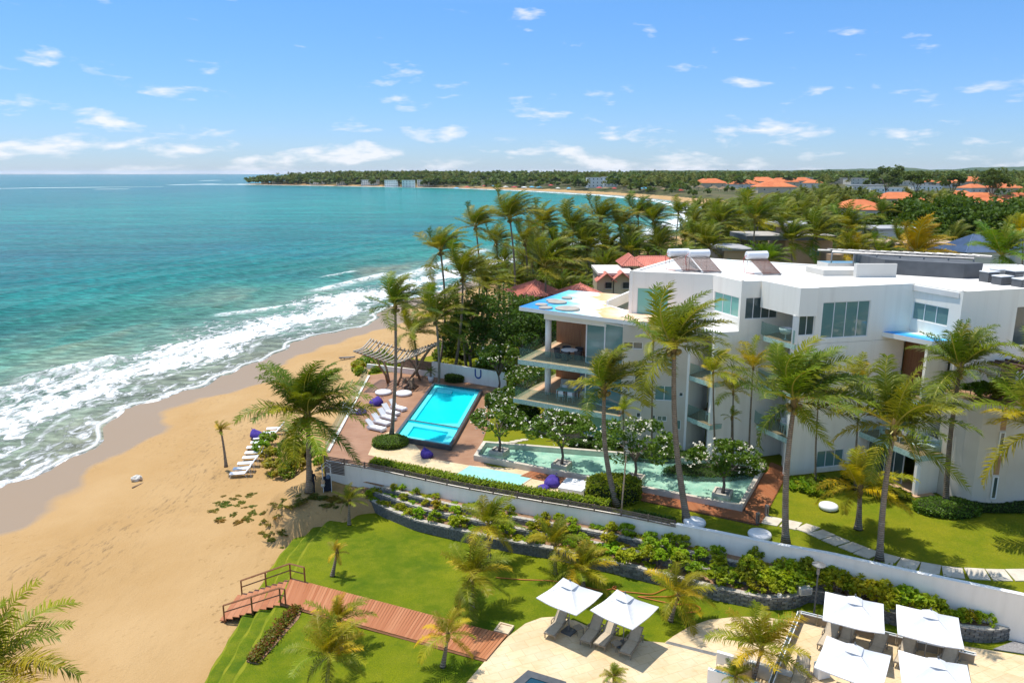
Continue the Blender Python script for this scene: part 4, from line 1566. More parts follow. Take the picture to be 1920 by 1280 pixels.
    for z in (F1, F2):
        slab('balcony_slab', [(14.0, 57.0), (15.25, 54.75), (16.3, 55.2), (16.2, 59.3)], z - 0.38, z, 'mosaic', 'balcdeck')
        rail([(14.05, 57.0), (15.25, 54.85)], z, 1.0, seg=1.2)
        window((16.2, 59.4), (16.2, 55.4), (0.3, 3.6, z + 0.02, z + 2.4), 3, 'darkpane', back=0.1, name='balcony_door')
    # ---- first bay
    facade(BL, BR, 0.0, RF - 0.6)
    mb = MB()
    mb.wall((16.0, 58.4), BL, 0, RF - 0.6, 0.3)
    hpart('wall', mb, M['white'])
    slab('roof_ledge', [BL, D_, (16.2, 58.9), (14.6, 58.6)], RF - 0.62, RF - 0.32, 'white', 'roofw')
    # recess and balconies between first and second bay
    mb = MB()
    mb.wall(BR, (21.9, 56.6), 0, RF - 0.55, 0.15)
    hpart('recess_wall', mb, M['wall'])
    for z in (F1, F2, RF - 0.55):
        slab('balcony_slab', [(18.9, 54.9), (20.15, 51.9), (21.6, 52.5), (21.5, 56.4), (20.2, 56.0)], z - 0.38, z, 'mosaic', 'balcdeck')
        rail([(18.95, 55.6), (18.95, 54.9), (20.15, 51.98)], z, 1.0, seg=1.5)
    mb = MB()
    mb.wall((21.5, 56.4), (21.5, 52.4), 0, TOP - 2, 0.12)
    hpart('recess_wall', mb, M['wall'])
    for z in (F1, F2):
        window((21.42, 56.3), (21.42, 52.4), (0.4, 3.2, z + 0.02, z + 2.4), 3, 'darkpane', back=0.05, name='balcony_door')
    # ---- second bay
    facade(F_, (29.2, 54.2), 0.0, RF - 0.62, [((1533, 846), (1580, 872), 3)])
    mb = MB()
    mb.wall((20.9, 54.4), F_, F1 + 0.02, RF - 0.62, 0.3)
    mb.wall((20.9, 54.4), F_, 0.0, F1 - 0.5, 0.3)
    hpart('wall', mb, M['wall'])
    # ---- third bay: balcony over a garden room, painted canopy above
    b3 = [(26.2, 53.5), (28.1, 48.4), (29.9, 48.9), (30.9, 51.0), (29.2, 54.2)]
    slab('balcony_slab', b3, F1 - 0.42, F1, 'mosaic', 'balcdeck')
    rail([(26.25, 53.4), (28.12, 48.5), (29.85, 48.98)], F1, 1.0, seg=1.7)
    slab('balcony_slab', [(27.0, 53.6), (28.9, 49.6), (30.6, 50.4), (29.2, 54.2)], F2 - 0.4, F2, 'mosaic', 'balcdeck')
    rail([(27.05, 53.5), (28.92, 49.7), (30.5, 50.4)], F2, 1.0, seg=1.7)
    canopy = [(27.6, 54.0), (29.4, 51.4), (31.6, 52.2), (30.8, 50.6), (32.0, 51.5), (29.9, 54.6)]
    canopy = [(27.2, 53.8), (29.2, 50.6), (30.9, 50.9), (29.6, 54.5)]
    mb = MB()
    mb.prism(canopy, RF - 0.35, RF, 0, 1)
    hpart('painted_canopy', mb, [M['white'], M['mural2']])
    mb = MB()
    mb.wall((29.05, 50.75), (30.8, 51.1), F1, RF - 0.35, 0.25)
    hpart('wall', mb, M['wall'])
    mb = MB()
    mb.wall((29.4, 54.4), (30.4, 51.1), F2, RF - 0.35, 0.1)
    hpart('timber_wall', mb, M['panelwood'])
    window((28.7, 54.1), (30.6, 51.2), (0.1, 3.2, F1 + 0.02, F1 + 2.4), 4, 'pane', back=-0.02, name='balcony_door')
    mb = MB()
    mb.wall((28.1, 48.55), (30.0, 49.1), 0.0, F1 - 0.42, 0.25)
    hpart('wall', mb, M['wall'])
    mb = MB()
    mb.wall((28.2, 48.7), (28.1, 48.55), 0.0, F1 - 0.42, 0.2)
    hpart('wall_edge', mb, M['white'])
    window((27.0, 53.6), (28.3, 50.4), (0.1, 3.3, 0.02, F1 - 0.45), 4, 'darkpane', back=0.0, name='sliding_door')
    slab('terrace_floor', [(26.4, 53.4), (28.0, 48.2), (29.6, 48.6), (29, 54)], -0.4, 0.05, 'concrete', 'tanstone')
    # ---- rounded stair tower with planted roof
    arc = [(29.9, 49.6), (30.05, 48.4), (30.35, 47.4), (30.9, 46.7), (31.7, 46.35), (32.8, 46.35), (35.5, 47.0), (42.0, 48.8), (42.0, 53.6), (30.9, 51.0)]
    slab('rounded_wall', arc, 0.0, 7.25, 'grey_and_shade', 'soil')
    pa, pb = (31.7, 46.35), (35.5, 47.0)
    for z0, z1 in ((0.8, 2.4), (3.9, 5.5)):
        window((31.65, 46.34), (32.85, 46.34), (0.25, 0.62, z0, z1), 1, 'darkpane', back=-0.045, name='slit_window', fr=0.07)
    for z0, z1 in ((2.5, 3.85), (5.6, 6.6)):
        mb = MB()
        mb.wall((31.9, 46.335), (32.27, 46.335), z0, z1, 0.05)
        hpart('timber_strip', mb, M['balcdeck'])
    # small pergola over an entrance at the edge
    for k in range(5):
        mb = MB()
        mb.box((34.3 + 0.45 * k, 50.3 + 0.1 * k, 8.9 + 0.06 * (k % 2)), (0.18, 2.4, 0.24), R(22))
        hpart('pergola_beam', mb, M['darkwood'])
    window((34.6, 51.4), (36.4, 51.9), (0.1, 1.7, 5.0, 8.6), 1, 'darkpane', back=-0.03, name='door')

    # ---- on the roof
    slab('roof_kerb', [(24.4, 61.8), (24.8, 59.2), (28.2, 59.3), (28.4, 61.6)], TOP - 0.15, TOP + 0.35, 'offwhite')
    slab('skylight_kerb', [(26.6, 65.0), (26.9, 63.4), (29.5, 63.4), (29.6, 64.9)], TOP - 0.15, TOP + 0.42, 'offwhite', 'pane')
    slab('plant_room_screen', [(26.9, 58.6), (27.0, 58.3), (30.2, 58.4), (30.2, 58.6)], TOP - 0.15, TOP + 0.95, 'offwhite')
    slab('plant_room', [(29.6, 64.8), (30.2, 60.4), (35.0, 57.6), (36.6, 57.9), (36.2, 64.6)], TOP - 0.15, TOP + 1.05, 'darkmetal')
    mb = MB()
    for (x0, y0, x1, y1) in ((26.8, 65.6, 38.6, 60.2), (27.4, 64.0, 36.4, 58.8)):
        mb.tube([(x0, y0, TOP + 1.3), (x1, y1, TOP + 1.3)], 0.09, 4)
    for k in range(7):
        f = k / 6
        x, y = 27.4 + 9.0 * f, 64.0 - 5.2 * f
        mb.tube([(x, y, TOP + 0.0), (x, y, TOP + 1.3)], 0.07, 4)
    hpart('roof_pergola', mb, M['steel'])
    mb = MB()
    for i in range(14):
        f = (i + 0.5) / 14
        x, y = 27.0 + 10.6 * f, 65.0 - 5.0 * f
        mb.tube([(x + 0.2, y + 0.6, TOP + 1.42), (x + 1.0, y - 0.7, TOP + 1.42)], 0.05, 4)
    hpart('pergola_slat', mb, M['steel'])


build_hotel()


# ------------------------------------------------------------------ roof gear (stands on the hotel)
def water_heater(px, py, label):
    p = at(px, py, TOP - 0.12)
    t = thing('solar_water_heater', label, 'water heater', p, R(14), 'solar water heaters on the hotel roof')
    mb = MB()
    mb.tube([(-0.95, 0.9, 1.45), (-0.9, 0.9, 1.45), (0.9, 0.9, 1.45), (0.95, 0.9, 1.45)], [0.26, 0.33, 0.33, 0.26], 14)
    mb.build('tank', M['tank'], t, smooth=False)
    mb = MB()
    for k in range(14):
        x = -0.75 + 1.5 * k / 13
        mb.tube([(x, 0.85, 1.25), (x + 0.35, -0.95, 0.14)], 0.035, 5)
    mb.build('collector', M['collector'], t)
    mb = MB()
    for x in (-0.8, 0.8):
        mb.tube([(x, 0.9, 1.2), (x, 0.95, 0)], 0.022, 4)
        mb.tube([(x, 0.9, 1.2), (x + 0.35, -0.95, 0.06)], 0.022, 4)
        mb.tube([(x, 0.95, 0.02), (x + 0.35, -0.95, 0.02)], 0.022, 4)
    mb.tube([(-0.45, -0.95, 0.1), (1.2, -0.95, 0.1)], 0.04, 4)
    mb.build('frame', M['steel'], t)
    mb = MB()
    mb.tube([(-0.95, 0.9, 1.45), (-1.25, 0.8, 1.2), (-1.2, 0.6, 0.1), (-0.6, 0.1, 0.05)], 0.025, 5)
    mb.build('pipe', M['red'], t)
    return t


water_heater(1280, 508, 'solar water heater with white tank, beside the roof edge nearest the sea')
water_heater(1318, 510, 'solar water heater with white tank, middle one of three on the roof')
water_heater(1428, 514, 'solar water heater with white tank, standing apart on the roof')


def ac_unit(px, py, label, w=1.0, h=0.75, m='darkmetal'):
    p = at(px, py, TOP - 0.12)
    t = thing('air_conditioner', label, 'air conditioner', p, R(16), 'air conditioners on the hotel roof')
    mb = MB()
    mb.box((0, 0, h / 2), (w, 0.8, h))
    mb.build('casing', M[m], t)
    mb = MB()
    mb.box((0, 0, h + 0.03), (w + 0.06, 0.86, 0.06))
    mb.build('lid', M['alu'], t)
    for k in range(4):
        mb = MB()
        mb.box((0, -0.41, 0.14 + k * 0.15), (w * 0.85, 0.02, 0.05))
        mb.build('louvre', M['steel'], t)


ac_unit(1853, 528, 'dark air conditioner with red badge at the end of the roof row')
ac_unit(1878, 533, 'dark air conditioner low in the roof row', 1.1, 0.6)
ac_unit(1900, 529, 'tall dark air conditioner with white top on the roof', 0.9, 0.85)
ac_unit(1918, 537, 'wide dark air conditioner at the frame edge of the roof', 1.3, 0.55)
ac_unit(1868, 525, 'white air conditioner among dark ones on the roof', 0.7, 0.8, 'offwhite')

# ------------------------------------------------------------------ garden wall, fence, hedge
def fr_of(px, py, z=0.42):
    p = at(px, py, z)
    k = int(np.argmin(np.hypot(WALL_C[:, 0] - p.x, WALL_C[:, 1] - p.y)))
    return k / (len(WALL_C) - 1)


FR_END = fr_of(1268, 985)


def curve_wall(C0, C1, zb, zt):
    """Wall between two plan curves."""
    mb = MB()
    n = len(C0)
    for i in range(n - 1):
        a, b, c, d = C0[i], C0[i + 1], C1[i + 1], C1[i]
        t0, t1 = (zt(i / (n - 1)), zt((i + 1) / (n - 1))) if callable(zt) else (zt, zt)
        mb.face([(a[0], a[1], zb), (b[0], b[1], zb), (b[0], b[1], t1), (a[0], a[1], t0)])
        mb.face([(d[0], d[1], zb), (d[0], d[1], t0), (c[0], c[1], t1), (c[0], c[1], zb)])
        mb.face([(a[0], a[1], t0), (b[0], b[1], t1), (c[0], c[1], t1), (d[0], d[1], t0)])
    for i in (0, n - 1):
        a, d = C0[i], C1[i]
        t0 = zt(i / (n - 1)) if callable(zt) else zt
        mb.face([(a[0], a[1], zb), (a[0], a[1], t0), (d[0], d[1], t0), (d[0], d[1], zb)])
    return mb


n_w = 90
gw = thing('garden_wall', 'long white rendered garden wall between lower lawn and hotel garden', 'wall', (10, 43.5, -2))
C0 = np.array([at_wall(f, 0.12)[0] for f in np.linspace(0, 1, n_w)])
C1 = np.array([at_wall(f, -0.12)[0] for f in np.linspace(0, 1, n_w)])
curve_wall(C0, C1, -2.6, lambda f: 0.40 if f < FR_END - 0.004 else 0.52).build('wall_face', M['gwall'], gw, (10, 43.5, -2))
f_r = np.linspace(FR_END, 1, 60)
curve_wall(np.array([at_wall(f, 0.15)[0] for f in f_r]), np.array([at_wall(f, -0.15)[0] for f in f_r]), 0.523, 0.57).build('coping', M['white'], gw, (10, 43.5, -2))

fence = thing('slatted_fence', 'low brown slatted timber fence along the top of the white wall', 'fence', (*at_wall(0.1)[0], 0.4))
fo = (*at_wall(0.1)[0], 0.4)
nsec = 15
for k in range(nsec):
    fa, fb = FR_END * k / nsec, FR_END * (k + 1) / nsec
    pa, _ = at_wall(fa, 0.16)
    pb, _ = at_wall(fb, 0.16)
    e = pb - pa
    L = math.hypot(*e)
    ang = math.atan2(e[1], e[0])
    low = -0.95 if k == 0 else 0.36
    mb = MB()
    mb.box((pa[0], pa[1], (low + 0.86) / 2), (0.07, 0.09, 0.86 - low), ang)
    mb.build('post', M['fencewood'], fence, fo)
    nz = 11 if k == 0 else 4
    for q in range(nz):
        mb = MB()
        mb.box(((pa[0] + pb[0]) / 2 + 0.03 * math.sin(ang), (pa[1] + pb[1]) / 2 - 0.03 * math.cos(ang), 0.80 - q * 0.125 + 0.004 * ((k + q) % 3)), (L - 0.05, 0.022, 0.078), ang)
        mb.build('slat', M['fencewood'], fence, fo)


def hedge_along(label, fa, fb, off, wid, h, n, size, mat='bright', tint=(1, 1, 1), seed=1, z=0.0, group=None, name='hedge'):
    rng = np.random.default_rng(seed)
    o = at_wall((fa + fb) / 2, off)[0]
    t = thing(name, label, 'hedge', (o[0], o[1], z), group=group)
    f = rng.uniform(fa, fb, n)
    s = rng.uniform(-1, 1, n)
    face = rng.random(n)
    P = np.zeros((n, 3))
    for i in range(n):
        if face[i] < 0.5:
            w, zz = s[i] * wid / 2, h + rng.normal() * 0.05 + 0.06 * math.sin(f[i] * 900)
        else:
            w, zz = (1 if face[i] < 0.85 else -1) * wid / 2 + rng.normal() * 0.06, rng.uniform(0.02, h)
        p, _ = at_wall(f[i], off + w)
        P[i] = (p[0] - o[0], p[1] - o[1], zz)
    V, Q = leaf_arrays(P, size, rng, 0.7, 0.55)
    c = obj('foliage', np_mesh('foliage', V, Q, M[mat]), t)
    c.color = (*tint, 1)
    fs = np.linspace(fa, fb, 24)
    curve_wall(np.array([at_wall(q, off + wid * 0.44)[0] for q in fs]) - o, np.array([at_wall(q, off - wid * 0.44)[0] for q in fs]) - o, 0.0, h * 0.93).build('dark_core', M['core'], t)  # solid dark core filling the hedge behind its leaves
    return t


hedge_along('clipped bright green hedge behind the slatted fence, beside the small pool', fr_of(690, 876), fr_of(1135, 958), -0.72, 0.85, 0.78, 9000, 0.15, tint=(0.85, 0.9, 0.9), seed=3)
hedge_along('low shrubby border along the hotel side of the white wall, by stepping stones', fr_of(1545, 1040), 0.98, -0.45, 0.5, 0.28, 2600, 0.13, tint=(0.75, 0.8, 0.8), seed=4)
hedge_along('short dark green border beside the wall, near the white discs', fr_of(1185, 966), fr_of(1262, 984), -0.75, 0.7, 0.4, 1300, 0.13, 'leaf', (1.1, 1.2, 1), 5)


def ball_bush(label, px, py, z, rx, ry, h, n=1600, mat='leaf', tint=(1, 1, 1), seed=1, size=0.12, name='clipped_bush', group=None, loc=None):
    p = loc or at(px, py, z)
    t = thing(name, label, 'bush', p, group=group)
    rng = np.random.default_rng(seed)
    a = rng.uniform(0, 2 * math.pi, n)
    u = rng.uniform(0, 1, n) ** 0.5
    el = rng.uniform(0, 1, n)
    top = rng.random(n) < 0.55
    rr = np.where(top, u, 1.0 + rng.normal(size=n) * 0.03)
    zz = np.where(top, h * (1 - 0.16 * u ** 3), h * el * 0.9) + rng.normal(size=n) * 0.03
    V, Q = leaf_arrays(np.c_[rr * rx * np.cos(a), rr * ry * np.sin(a), zz], size, rng, 0.6, 0.55)
    c = obj('foliage', np_mesh('foliage', V, Q, M[mat]), t)
    c.color = (*tint, 1)
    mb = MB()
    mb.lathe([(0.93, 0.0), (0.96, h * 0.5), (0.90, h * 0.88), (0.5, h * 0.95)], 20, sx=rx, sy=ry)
    mb.build('dark_core', M['core'], t)  # solid dark core filling the bush inside its leaves
    return t


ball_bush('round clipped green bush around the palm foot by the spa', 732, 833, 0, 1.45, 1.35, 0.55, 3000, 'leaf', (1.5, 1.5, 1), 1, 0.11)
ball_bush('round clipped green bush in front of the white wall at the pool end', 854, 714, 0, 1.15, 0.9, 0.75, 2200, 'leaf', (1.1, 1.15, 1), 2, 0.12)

# ------------------------------------------------------------------ terraced planting with curved stone walls
LOW_PX = [(664, 940), (684, 946), (720, 968), (780, 993), (860, 1012), (950, 1032), (1050, 1050), (1150, 1073), (1250, 1098), (1330, 1120), (1400, 1136), (1450, 1143), (1490, 1139), (1512, 1126), (1535, 1128), (1580, 1142), (1640, 1160), (1720, 1182), (1800, 1198), (1850, 1204), (1885, 1200), (1903, 1190)]
LOW = smooth_curve(pts(LOW_PX, Z_LAWN), 130, 2)
WLINE = np.array([at_wall(f, 0.12)[0] for f in np.linspace(fr_of(690, 876), fr_of(1903, 1114), 130)])
T1, T2, T3 = Z_LAWN + 0.78, Z_LAWN + 1.18, Z_LAWN + 1.55
MID = LOW * 0.60 + WLINE * 0.40
UPP = LOW * 0.30 + WLINE * 0.70
bed = MB()
for (Ca, Cb, z, k1) in ((LOW, MID, T1 - 0.06, 129), (MID, UPP, T2 - 0.06, 100), (UPP, WLINE, T3 - 0.06, 100)):
    for i in range(k1):
        a, b, c, d = Ca[i], Ca[i + 1], Cb[i + 1], Cb[i]
        bed.face([(a[0], a[1], z), (b[0], b[1], z), (c[0], c[1], z), (d[0], d[1], z)])
for i in range(100, 129):
    a, b, c, d = MID[i], MID[i + 1], WLINE[i + 1], WLINE[i]
    bed.face([(a[0], a[1], T1 - 0.06), (b[0], b[1], T1 - 0.06), (c[0], c[1], T1 - 0.06), (d[0], d[1], T1 - 0.06)])
tag(bed.build('planting_bed', M['soil']), kind='structure')


def block_mesh(seed):
    rnd = random.Random(seed)
    v = []
    for z in (-0.5, 0.5):
        for x, y in ((-0.5, -0.5), (0, -0.54 - 0.10 * rnd.random()), (0.5, -0.5), (0.5, 0.5), (-0.5, 0.5)):
            v.append((x * 0.97, y + 0.04 * rnd.random(), z * 0.93))
    f = [(0, 4, 3, 2, 1), (5, 6, 7, 8, 9), (0, 1, 6, 5), (1, 2, 7, 6), (2, 3, 8, 7), (3, 4, 9, 8), (4, 0, 5, 9)]
    me = bpy.data.meshes.new('stone_block')
    me.from_pydata(v, [], f)
    me.materials.append(M['basalt'])
    me.update()
    return me


BLOCKS = [block_mesh(s) for s in range(5)]
CAPS = []
for s in range(3):
    me = BLOCKS[s].copy()
    me.name = 'cap_stone'
    me.materials.clear()
    me.materials.append(M['capstone'])
    CAPS.append(me)


def stone_wall(label, C, zb, zt, courses, blen, capw=0.34, limit=300, body=True, i0=0, i1=None):
    C = C[i0:i1]
    L = np.r_[0, np.cumsum(np.hypot(*np.diff(C, axis=0).T))]
    t = thing('retaining_wall', label, 'wall', (C[0][0], C[0][1], zb))
    o = (C[0][0], C[0][1], zb)

    def P(s):
        x, y = np.interp(s, L, C[:, 0]), np.interp(s, L, C[:, 1])
        x2, y2 = np.interp(s + 0.05, L, C[:, 0]), np.interp(s + 0.05, L, C[:, 1])
        x1, y1 = np.interp(s - 0.05, L, C[:, 0]), np.interp(s - 0.05, L, C[:, 1])
        return x, y, math.atan2(y2 - y1, x2 - x1)
    Ci = offset_curve(C, 0.05 * -1)
    if body:
        curve_wall(offset_curve(C, -0.03), offset_curve(C, -0.34), zb - 0.1, zt - 0.07).build('backing', M['concrete'], t, o)
    rnd = random.Random(int(L[-1] * 10))
    ch = (zt - 0.08 - zb) / courses
    cells = []
    for c in range(courses):
        n = int(L[-1] / blen)
        for k in range(n):
            s = (k + 0.5 + 0.5 * (c % 2)) * blen
            if s < L[-1] - 0.1:
                cells.append((s, c))
    cells.sort(key=lambda q: math.hypot(*P(q[0])[:2]))
    for s, c in cells[:limit]:
        x, y, a = P(s)
        b = obj('stone_block', BLOCKS[rnd.randrange(5)], t, (x - o[0], y - o[1], ch * (c + 0.5)))
        b.rotation_euler = (0, 0, a + rnd.uniform(-0.03, 0.03))
        b.scale = (blen * 0.97, 0.24, ch)
        b.location.x += -math.sin(a) * rnd.uniform(-0.02, 0.02)
        b.location.y += math.cos(a) * rnd.uniform(-0.02, 0.02)
    rest = cells[limit:]
    if rest:
        mb = MB()
        for s, c in rest:
            x, y, a = P(s)
            mb.box((x, y, zb + ch * (c + 0.5)), (blen * 0.94, 0.26, ch * 0.93), a)
        st = mb.build('stone_facing', M['basalt'], t, o)
        st['kind'] = 'stuff'
    n = int(L[-1] / 0.42)
    for k in range(n):
        x, y, a = P((k + 0.5) * L[-1] / n)
        b = obj('cap_stone', CAPS[rnd.randrange(3)], t, (x - o[0] - 0.09 * math.sin(a), y - o[1] + 0.09 * math.cos(a), zt - zb - 0.035))
        b.rotation_euler = (0, 0, a)
        b.scale = (L[-1] / n * 0.99, capw, 0.075)
    return t


stone_wall('curved dark split-stone retaining wall at the edge of the lower lawn', LOW, Z_LAWN, T1, 5, 0.44)
stone_wall('middle curved stone wall of the planted terraces, above the lawn wall', MID, T1 - 0.06, T2, 2, 0.44, 0.28, 120, i0=3, i1=101)
stone_wall('uppermost low stone wall of the planted terraces, nearest the white wall', UPP, T2 - 0.06, T3, 2, 0.44, 0.28, 120, i0=6, i1=101)

rnd = random.Random(5)
for tier, (Ca, Cb, z, i0, i1, num, lab) in enumerate(((LOW, MID, T1 - 0.06, 3, 96, 38, 'bright green leafy shrub on the lowest planted terrace'), (MID, UPP, T2 - 0.06, 5, 98, 30, 'bright green leafy shrub on the middle planted terrace'), (UPP, WLINE, T3 - 0.06, 6, 98, 26, 'bright green leafy shrub on the top terrace against the white wall'))):
    for k in range(num):
        i = i0 + (i1 - i0) * (k + rnd.uniform(0.1, 0.9)) / num
        q = int(i)
        f = rnd.uniform(0.28, 0.72)
        p = Ca[q] * (1 - f) + Cb[q] * f
        dens = min(1.0, (q - i0) / 60.0)          # smaller and sparser towards the beach
        low = rnd.random() < 0.62 - 0.45 * dens
        sc = rnd.uniform(0.42, 0.75) + (0.62 * dens if not low else 0.15)
        sc *= (0.82, 0.74, 0.66)[tier]
        tint = (rnd.uniform(0.85, 1.25), rnd.uniform(0.9, 1.15), 0.9)
        shrub(lab if not low else 'low spreading green plant covering the soil of the terraced beds', (p[0], p[1], z), (sc, sc, sc * rnd.uniform(0.8, 1.15)), 'low' if low else 'shrub', tint, ('shrubs on terrace tier %d' % tier) if not low else 'ground cover plants in the terraced beds', rnd=rnd)
for k in range(70):
    q = rnd.randrange(4, 98)
    Ca, Cb, z = ((LOW, MID, T1), (MID, UPP, T2), (UPP, WLINE, T3))[k % 3]
    f = rnd.uniform(0.25, 0.85)
    p = Ca[q] * (1 - f) + Cb[q] * f
    sc = rnd.uniform(0.45, 0.85)
    shrub('low spreading green plant covering the soil of the terraced beds', (p[0], p[1], z - 0.07), (sc, sc, sc), 'low', (rnd.uniform(0.9, 1.3), rnd.uniform(0.95, 1.2), 0.9), 'ground cover plants in the terraced beds', rnd=rnd)
# the thick yellow-green planting at the wall's far end
for k in range(30):
    i = 86 + 40 * (k + 0.5) / 30
    q = int(i)
    f = rnd.uniform(0.35, 0.75)
    p = LOW[q] * (1 - f) + WLINE[q] * f
    sc = rnd.uniform(0.9, 1.35) * (0.65 if q > 116 else 1.0)
    shrub('dense yellow-green shrub in the bed behind the white parasols', (p[0], p[1], T1 - 0.06), (sc, sc, sc), 'shrub', (rnd.uniform(1.0, 1.4), rnd.uniform(1.0, 1.15), 0.9), 'dense shrubs behind the parasols', rnd=rnd)


# ------------------------------------------------------------------ pools
def quad_ring(Q, w, z0, z1):
    """Frame of width w inside a quadrilateral, as a mesh; returns it and the inner corners."""
    Q = [Vector(q) for q in Q]
    n = len(Q)
    inn = []
    for i in range(n):
        a = (Q[(i + 1) % n] - Q[i]).normalized()
        b = (Q[i - 1] - Q[i]).normalized()
        s = abs(a.x * b.y - a.y * b.x)
        inn.append(Q[i] + (a + b) * (w / s))
    mb = MB()
    for i in range(n):
        j = (i + 1) % n
        a, b, c, d = Q[i], Q[j], inn[j], inn[i]
        mb.face([(a.x, a.y, z1), (b.x, b.y, z1), (c.x, c.y, z1), (d.x, d.y, z1)])
        mb.face([(a.x, a.y, z0), (b.x, b.y, z0), (b.x, b.y, z1), (a.x, a.y, z1)])
        mb.face([(d.x, d.y, z0), (d.x, d.y, z1), (c.x, c.y, z1), (c.x, c.y, z0)])
    return mb, inn


def water_mat(name, tint, clear, body=(0.0, 0.45, 0.5)):
    t = NT(name)
    t.bump(t.noise(2.4, 3, vec=t.world()), 0.16, 0.06)
    t.fin(body, 0.02, 0.5)
    tr = t.n.new('ShaderNodeBsdfTransparent')
    tr.inputs['Color'].default_value = lin(tint)
    ms = t.n.new('ShaderNodeMixShader')
    ms.inputs[0].default_value = clear
    t.l.new(t.bsdf.outputs[0], ms.inputs[1])
    t.l.new(tr.outputs[0], ms.inputs[2])
    t.l.new(ms.outputs[0], t.out.inputs['Surface'])
    return t.m


M['clearwater'] = water_mat('clear_pool_water', (0.60, 1.0, 1.0), 0.86)
M['pondwater'] = water_mat('clear_pond_water', (0.86, 0.98, 0.94), 0.86, (0.22, 0.40, 0.34))
M['poolfloor'] = plain('cyan_pool_mosaic', (0.005, 0.68, 0.76), (0.02, 0.76, 0.82), 0.5, 0.5, 0.3, vec='World')
M['poolledge'] = plain('pale_pool_ledge', (0.36, 0.82, 0.84), (0.42, 0.85, 0.87), 0.5, 0.5, 0.3, vec='World')
t = NT('pond_floor_pebble')
w_ = t.world()
col = t.mix(t.ramp(t.noise(0.9, 5, vec=w_), [(0.38, 0.0), (0.62, 1.0)]), (0.34, 0.50, 0.40), (0.60, 0.68, 0.56))
M['pondfloor'] = t.fin(t.mix(t.ramp(t.voro(5.0, vec=w_), [(0.0, 1.0), (0.5, 0.0)]), col, (0.40, 0.62, 0.50)), 0.6, 0.3)
M['palepool'] = plain('pale_blue_pool_floor', (0.34, 0.70, 0.66), (0.42, 0.76, 0.72), 0.6, 0.5, 0.3, vec='World')

pq = [Vector(p) for p in pts([(812, 717), (905, 730), (846, 836), (737, 817)], 0.42)]
pool = thing('swimming_pool', 'long turquoise swimming pool with dark raised rim on the timber deck', 'pool', (*((pq[0] + pq[2]) / 2), 0.0))
po = tuple(pool.location)
mb, inn = quad_ring(pq, 0.24, 0.0, 0.42)
mb.build('rim', M['darktile'], pool, po)


def qlerp(Q, u, v):
    return (Q[0].lerp(Q[3], v)).lerp(Q[1].lerp(Q[2], v), u)


DV = 0.735
da, db = qlerp(inn, 0, DV), qlerp(inn, 1, DV)
e = (db - da).normalized()
nn = Vector((-e.y, e.x)) * 0.10
mb = MB()
mb.prism([tuple(da - nn), tuple(db - nn), tuple(db + nn), tuple(da + nn)], 0.0, 0.41)
mb.build('divider', M['darktile'], pool, po)
for nm, v0, v1, fz, ledge in (('main', 0.0, DV - 0.006, 0.02, 0.10), ('spa', DV + 0.008, 1.0, 0.03, 0.13)):
    q = [qlerp(inn, 0, v0), qlerp(inn, 1, v0), qlerp(inn, 1, v1), qlerp(inn, 0, v1)]
    mb = MB()
    mb.face([(p.x, p.y, 0.33) for p in (q[3], q[2], q[1], q[0])])
    mb.build('water', M['clearwater'], pool, po)
    mb = MB()
    mb.face([(p.x, p.y, fz) for p in (q[3], q[2], q[1], q[0])])
    for i in range(4):
        a, b = q[i], q[(i + 1) % 4]
        mb.face([(a.x, a.y, fz), (a.x, a.y, 0.40), (b.x, b.y, 0.40), (b.x, b.y, fz)])
    mb.build('basin', M['poolfloor'], pool, po)
    # pale ledge under water round the sides
    lw = 0.42 if nm == 'main' else 0.75
    qq = [qlerp(q, 0.002, 0.002), qlerp(q, 0.998, 0.002), qlerp(q, 0.998, 0.998), qlerp(q, 0.002, 0.998)]
    mb, li = quad_ring(qq, lw, fz + 0.004, 0.22)
    mb.build('ledge', M['poolledge'], pool, po)
    if nm == 'main':
        a, b = qlerp(li, 0.45, 0.999), qlerp(li, 0.999, 0.90)
        c = qlerp(li, 0.999, 0.999)
        mb = MB()
        mb.prism([tuple(a), tuple(c), tuple(b)], fz + 0.01, 0.18)
        mb.build('corner_shelf', M['palepool'], pool, po)
        mb = MB()
        for k in range(4):
            a, b = qlerp(li, 0.03, 0.04 + k * 0.018), qlerp(li, 0.42, 0.04 + k * 0.018)
            d = qlerp(li, 0.03, 0.04 + (k + 1) * 0.018)
            c = qlerp(li, 0.42, 0.04 + (k + 1) * 0.018)
            mb.prism([tuple(a), tuple(b), tuple(c), tuple(d)], fz + 0.01, 0.20 - 0.04 * k)
        mb.build('steps', M['poolledge'], pool, po)

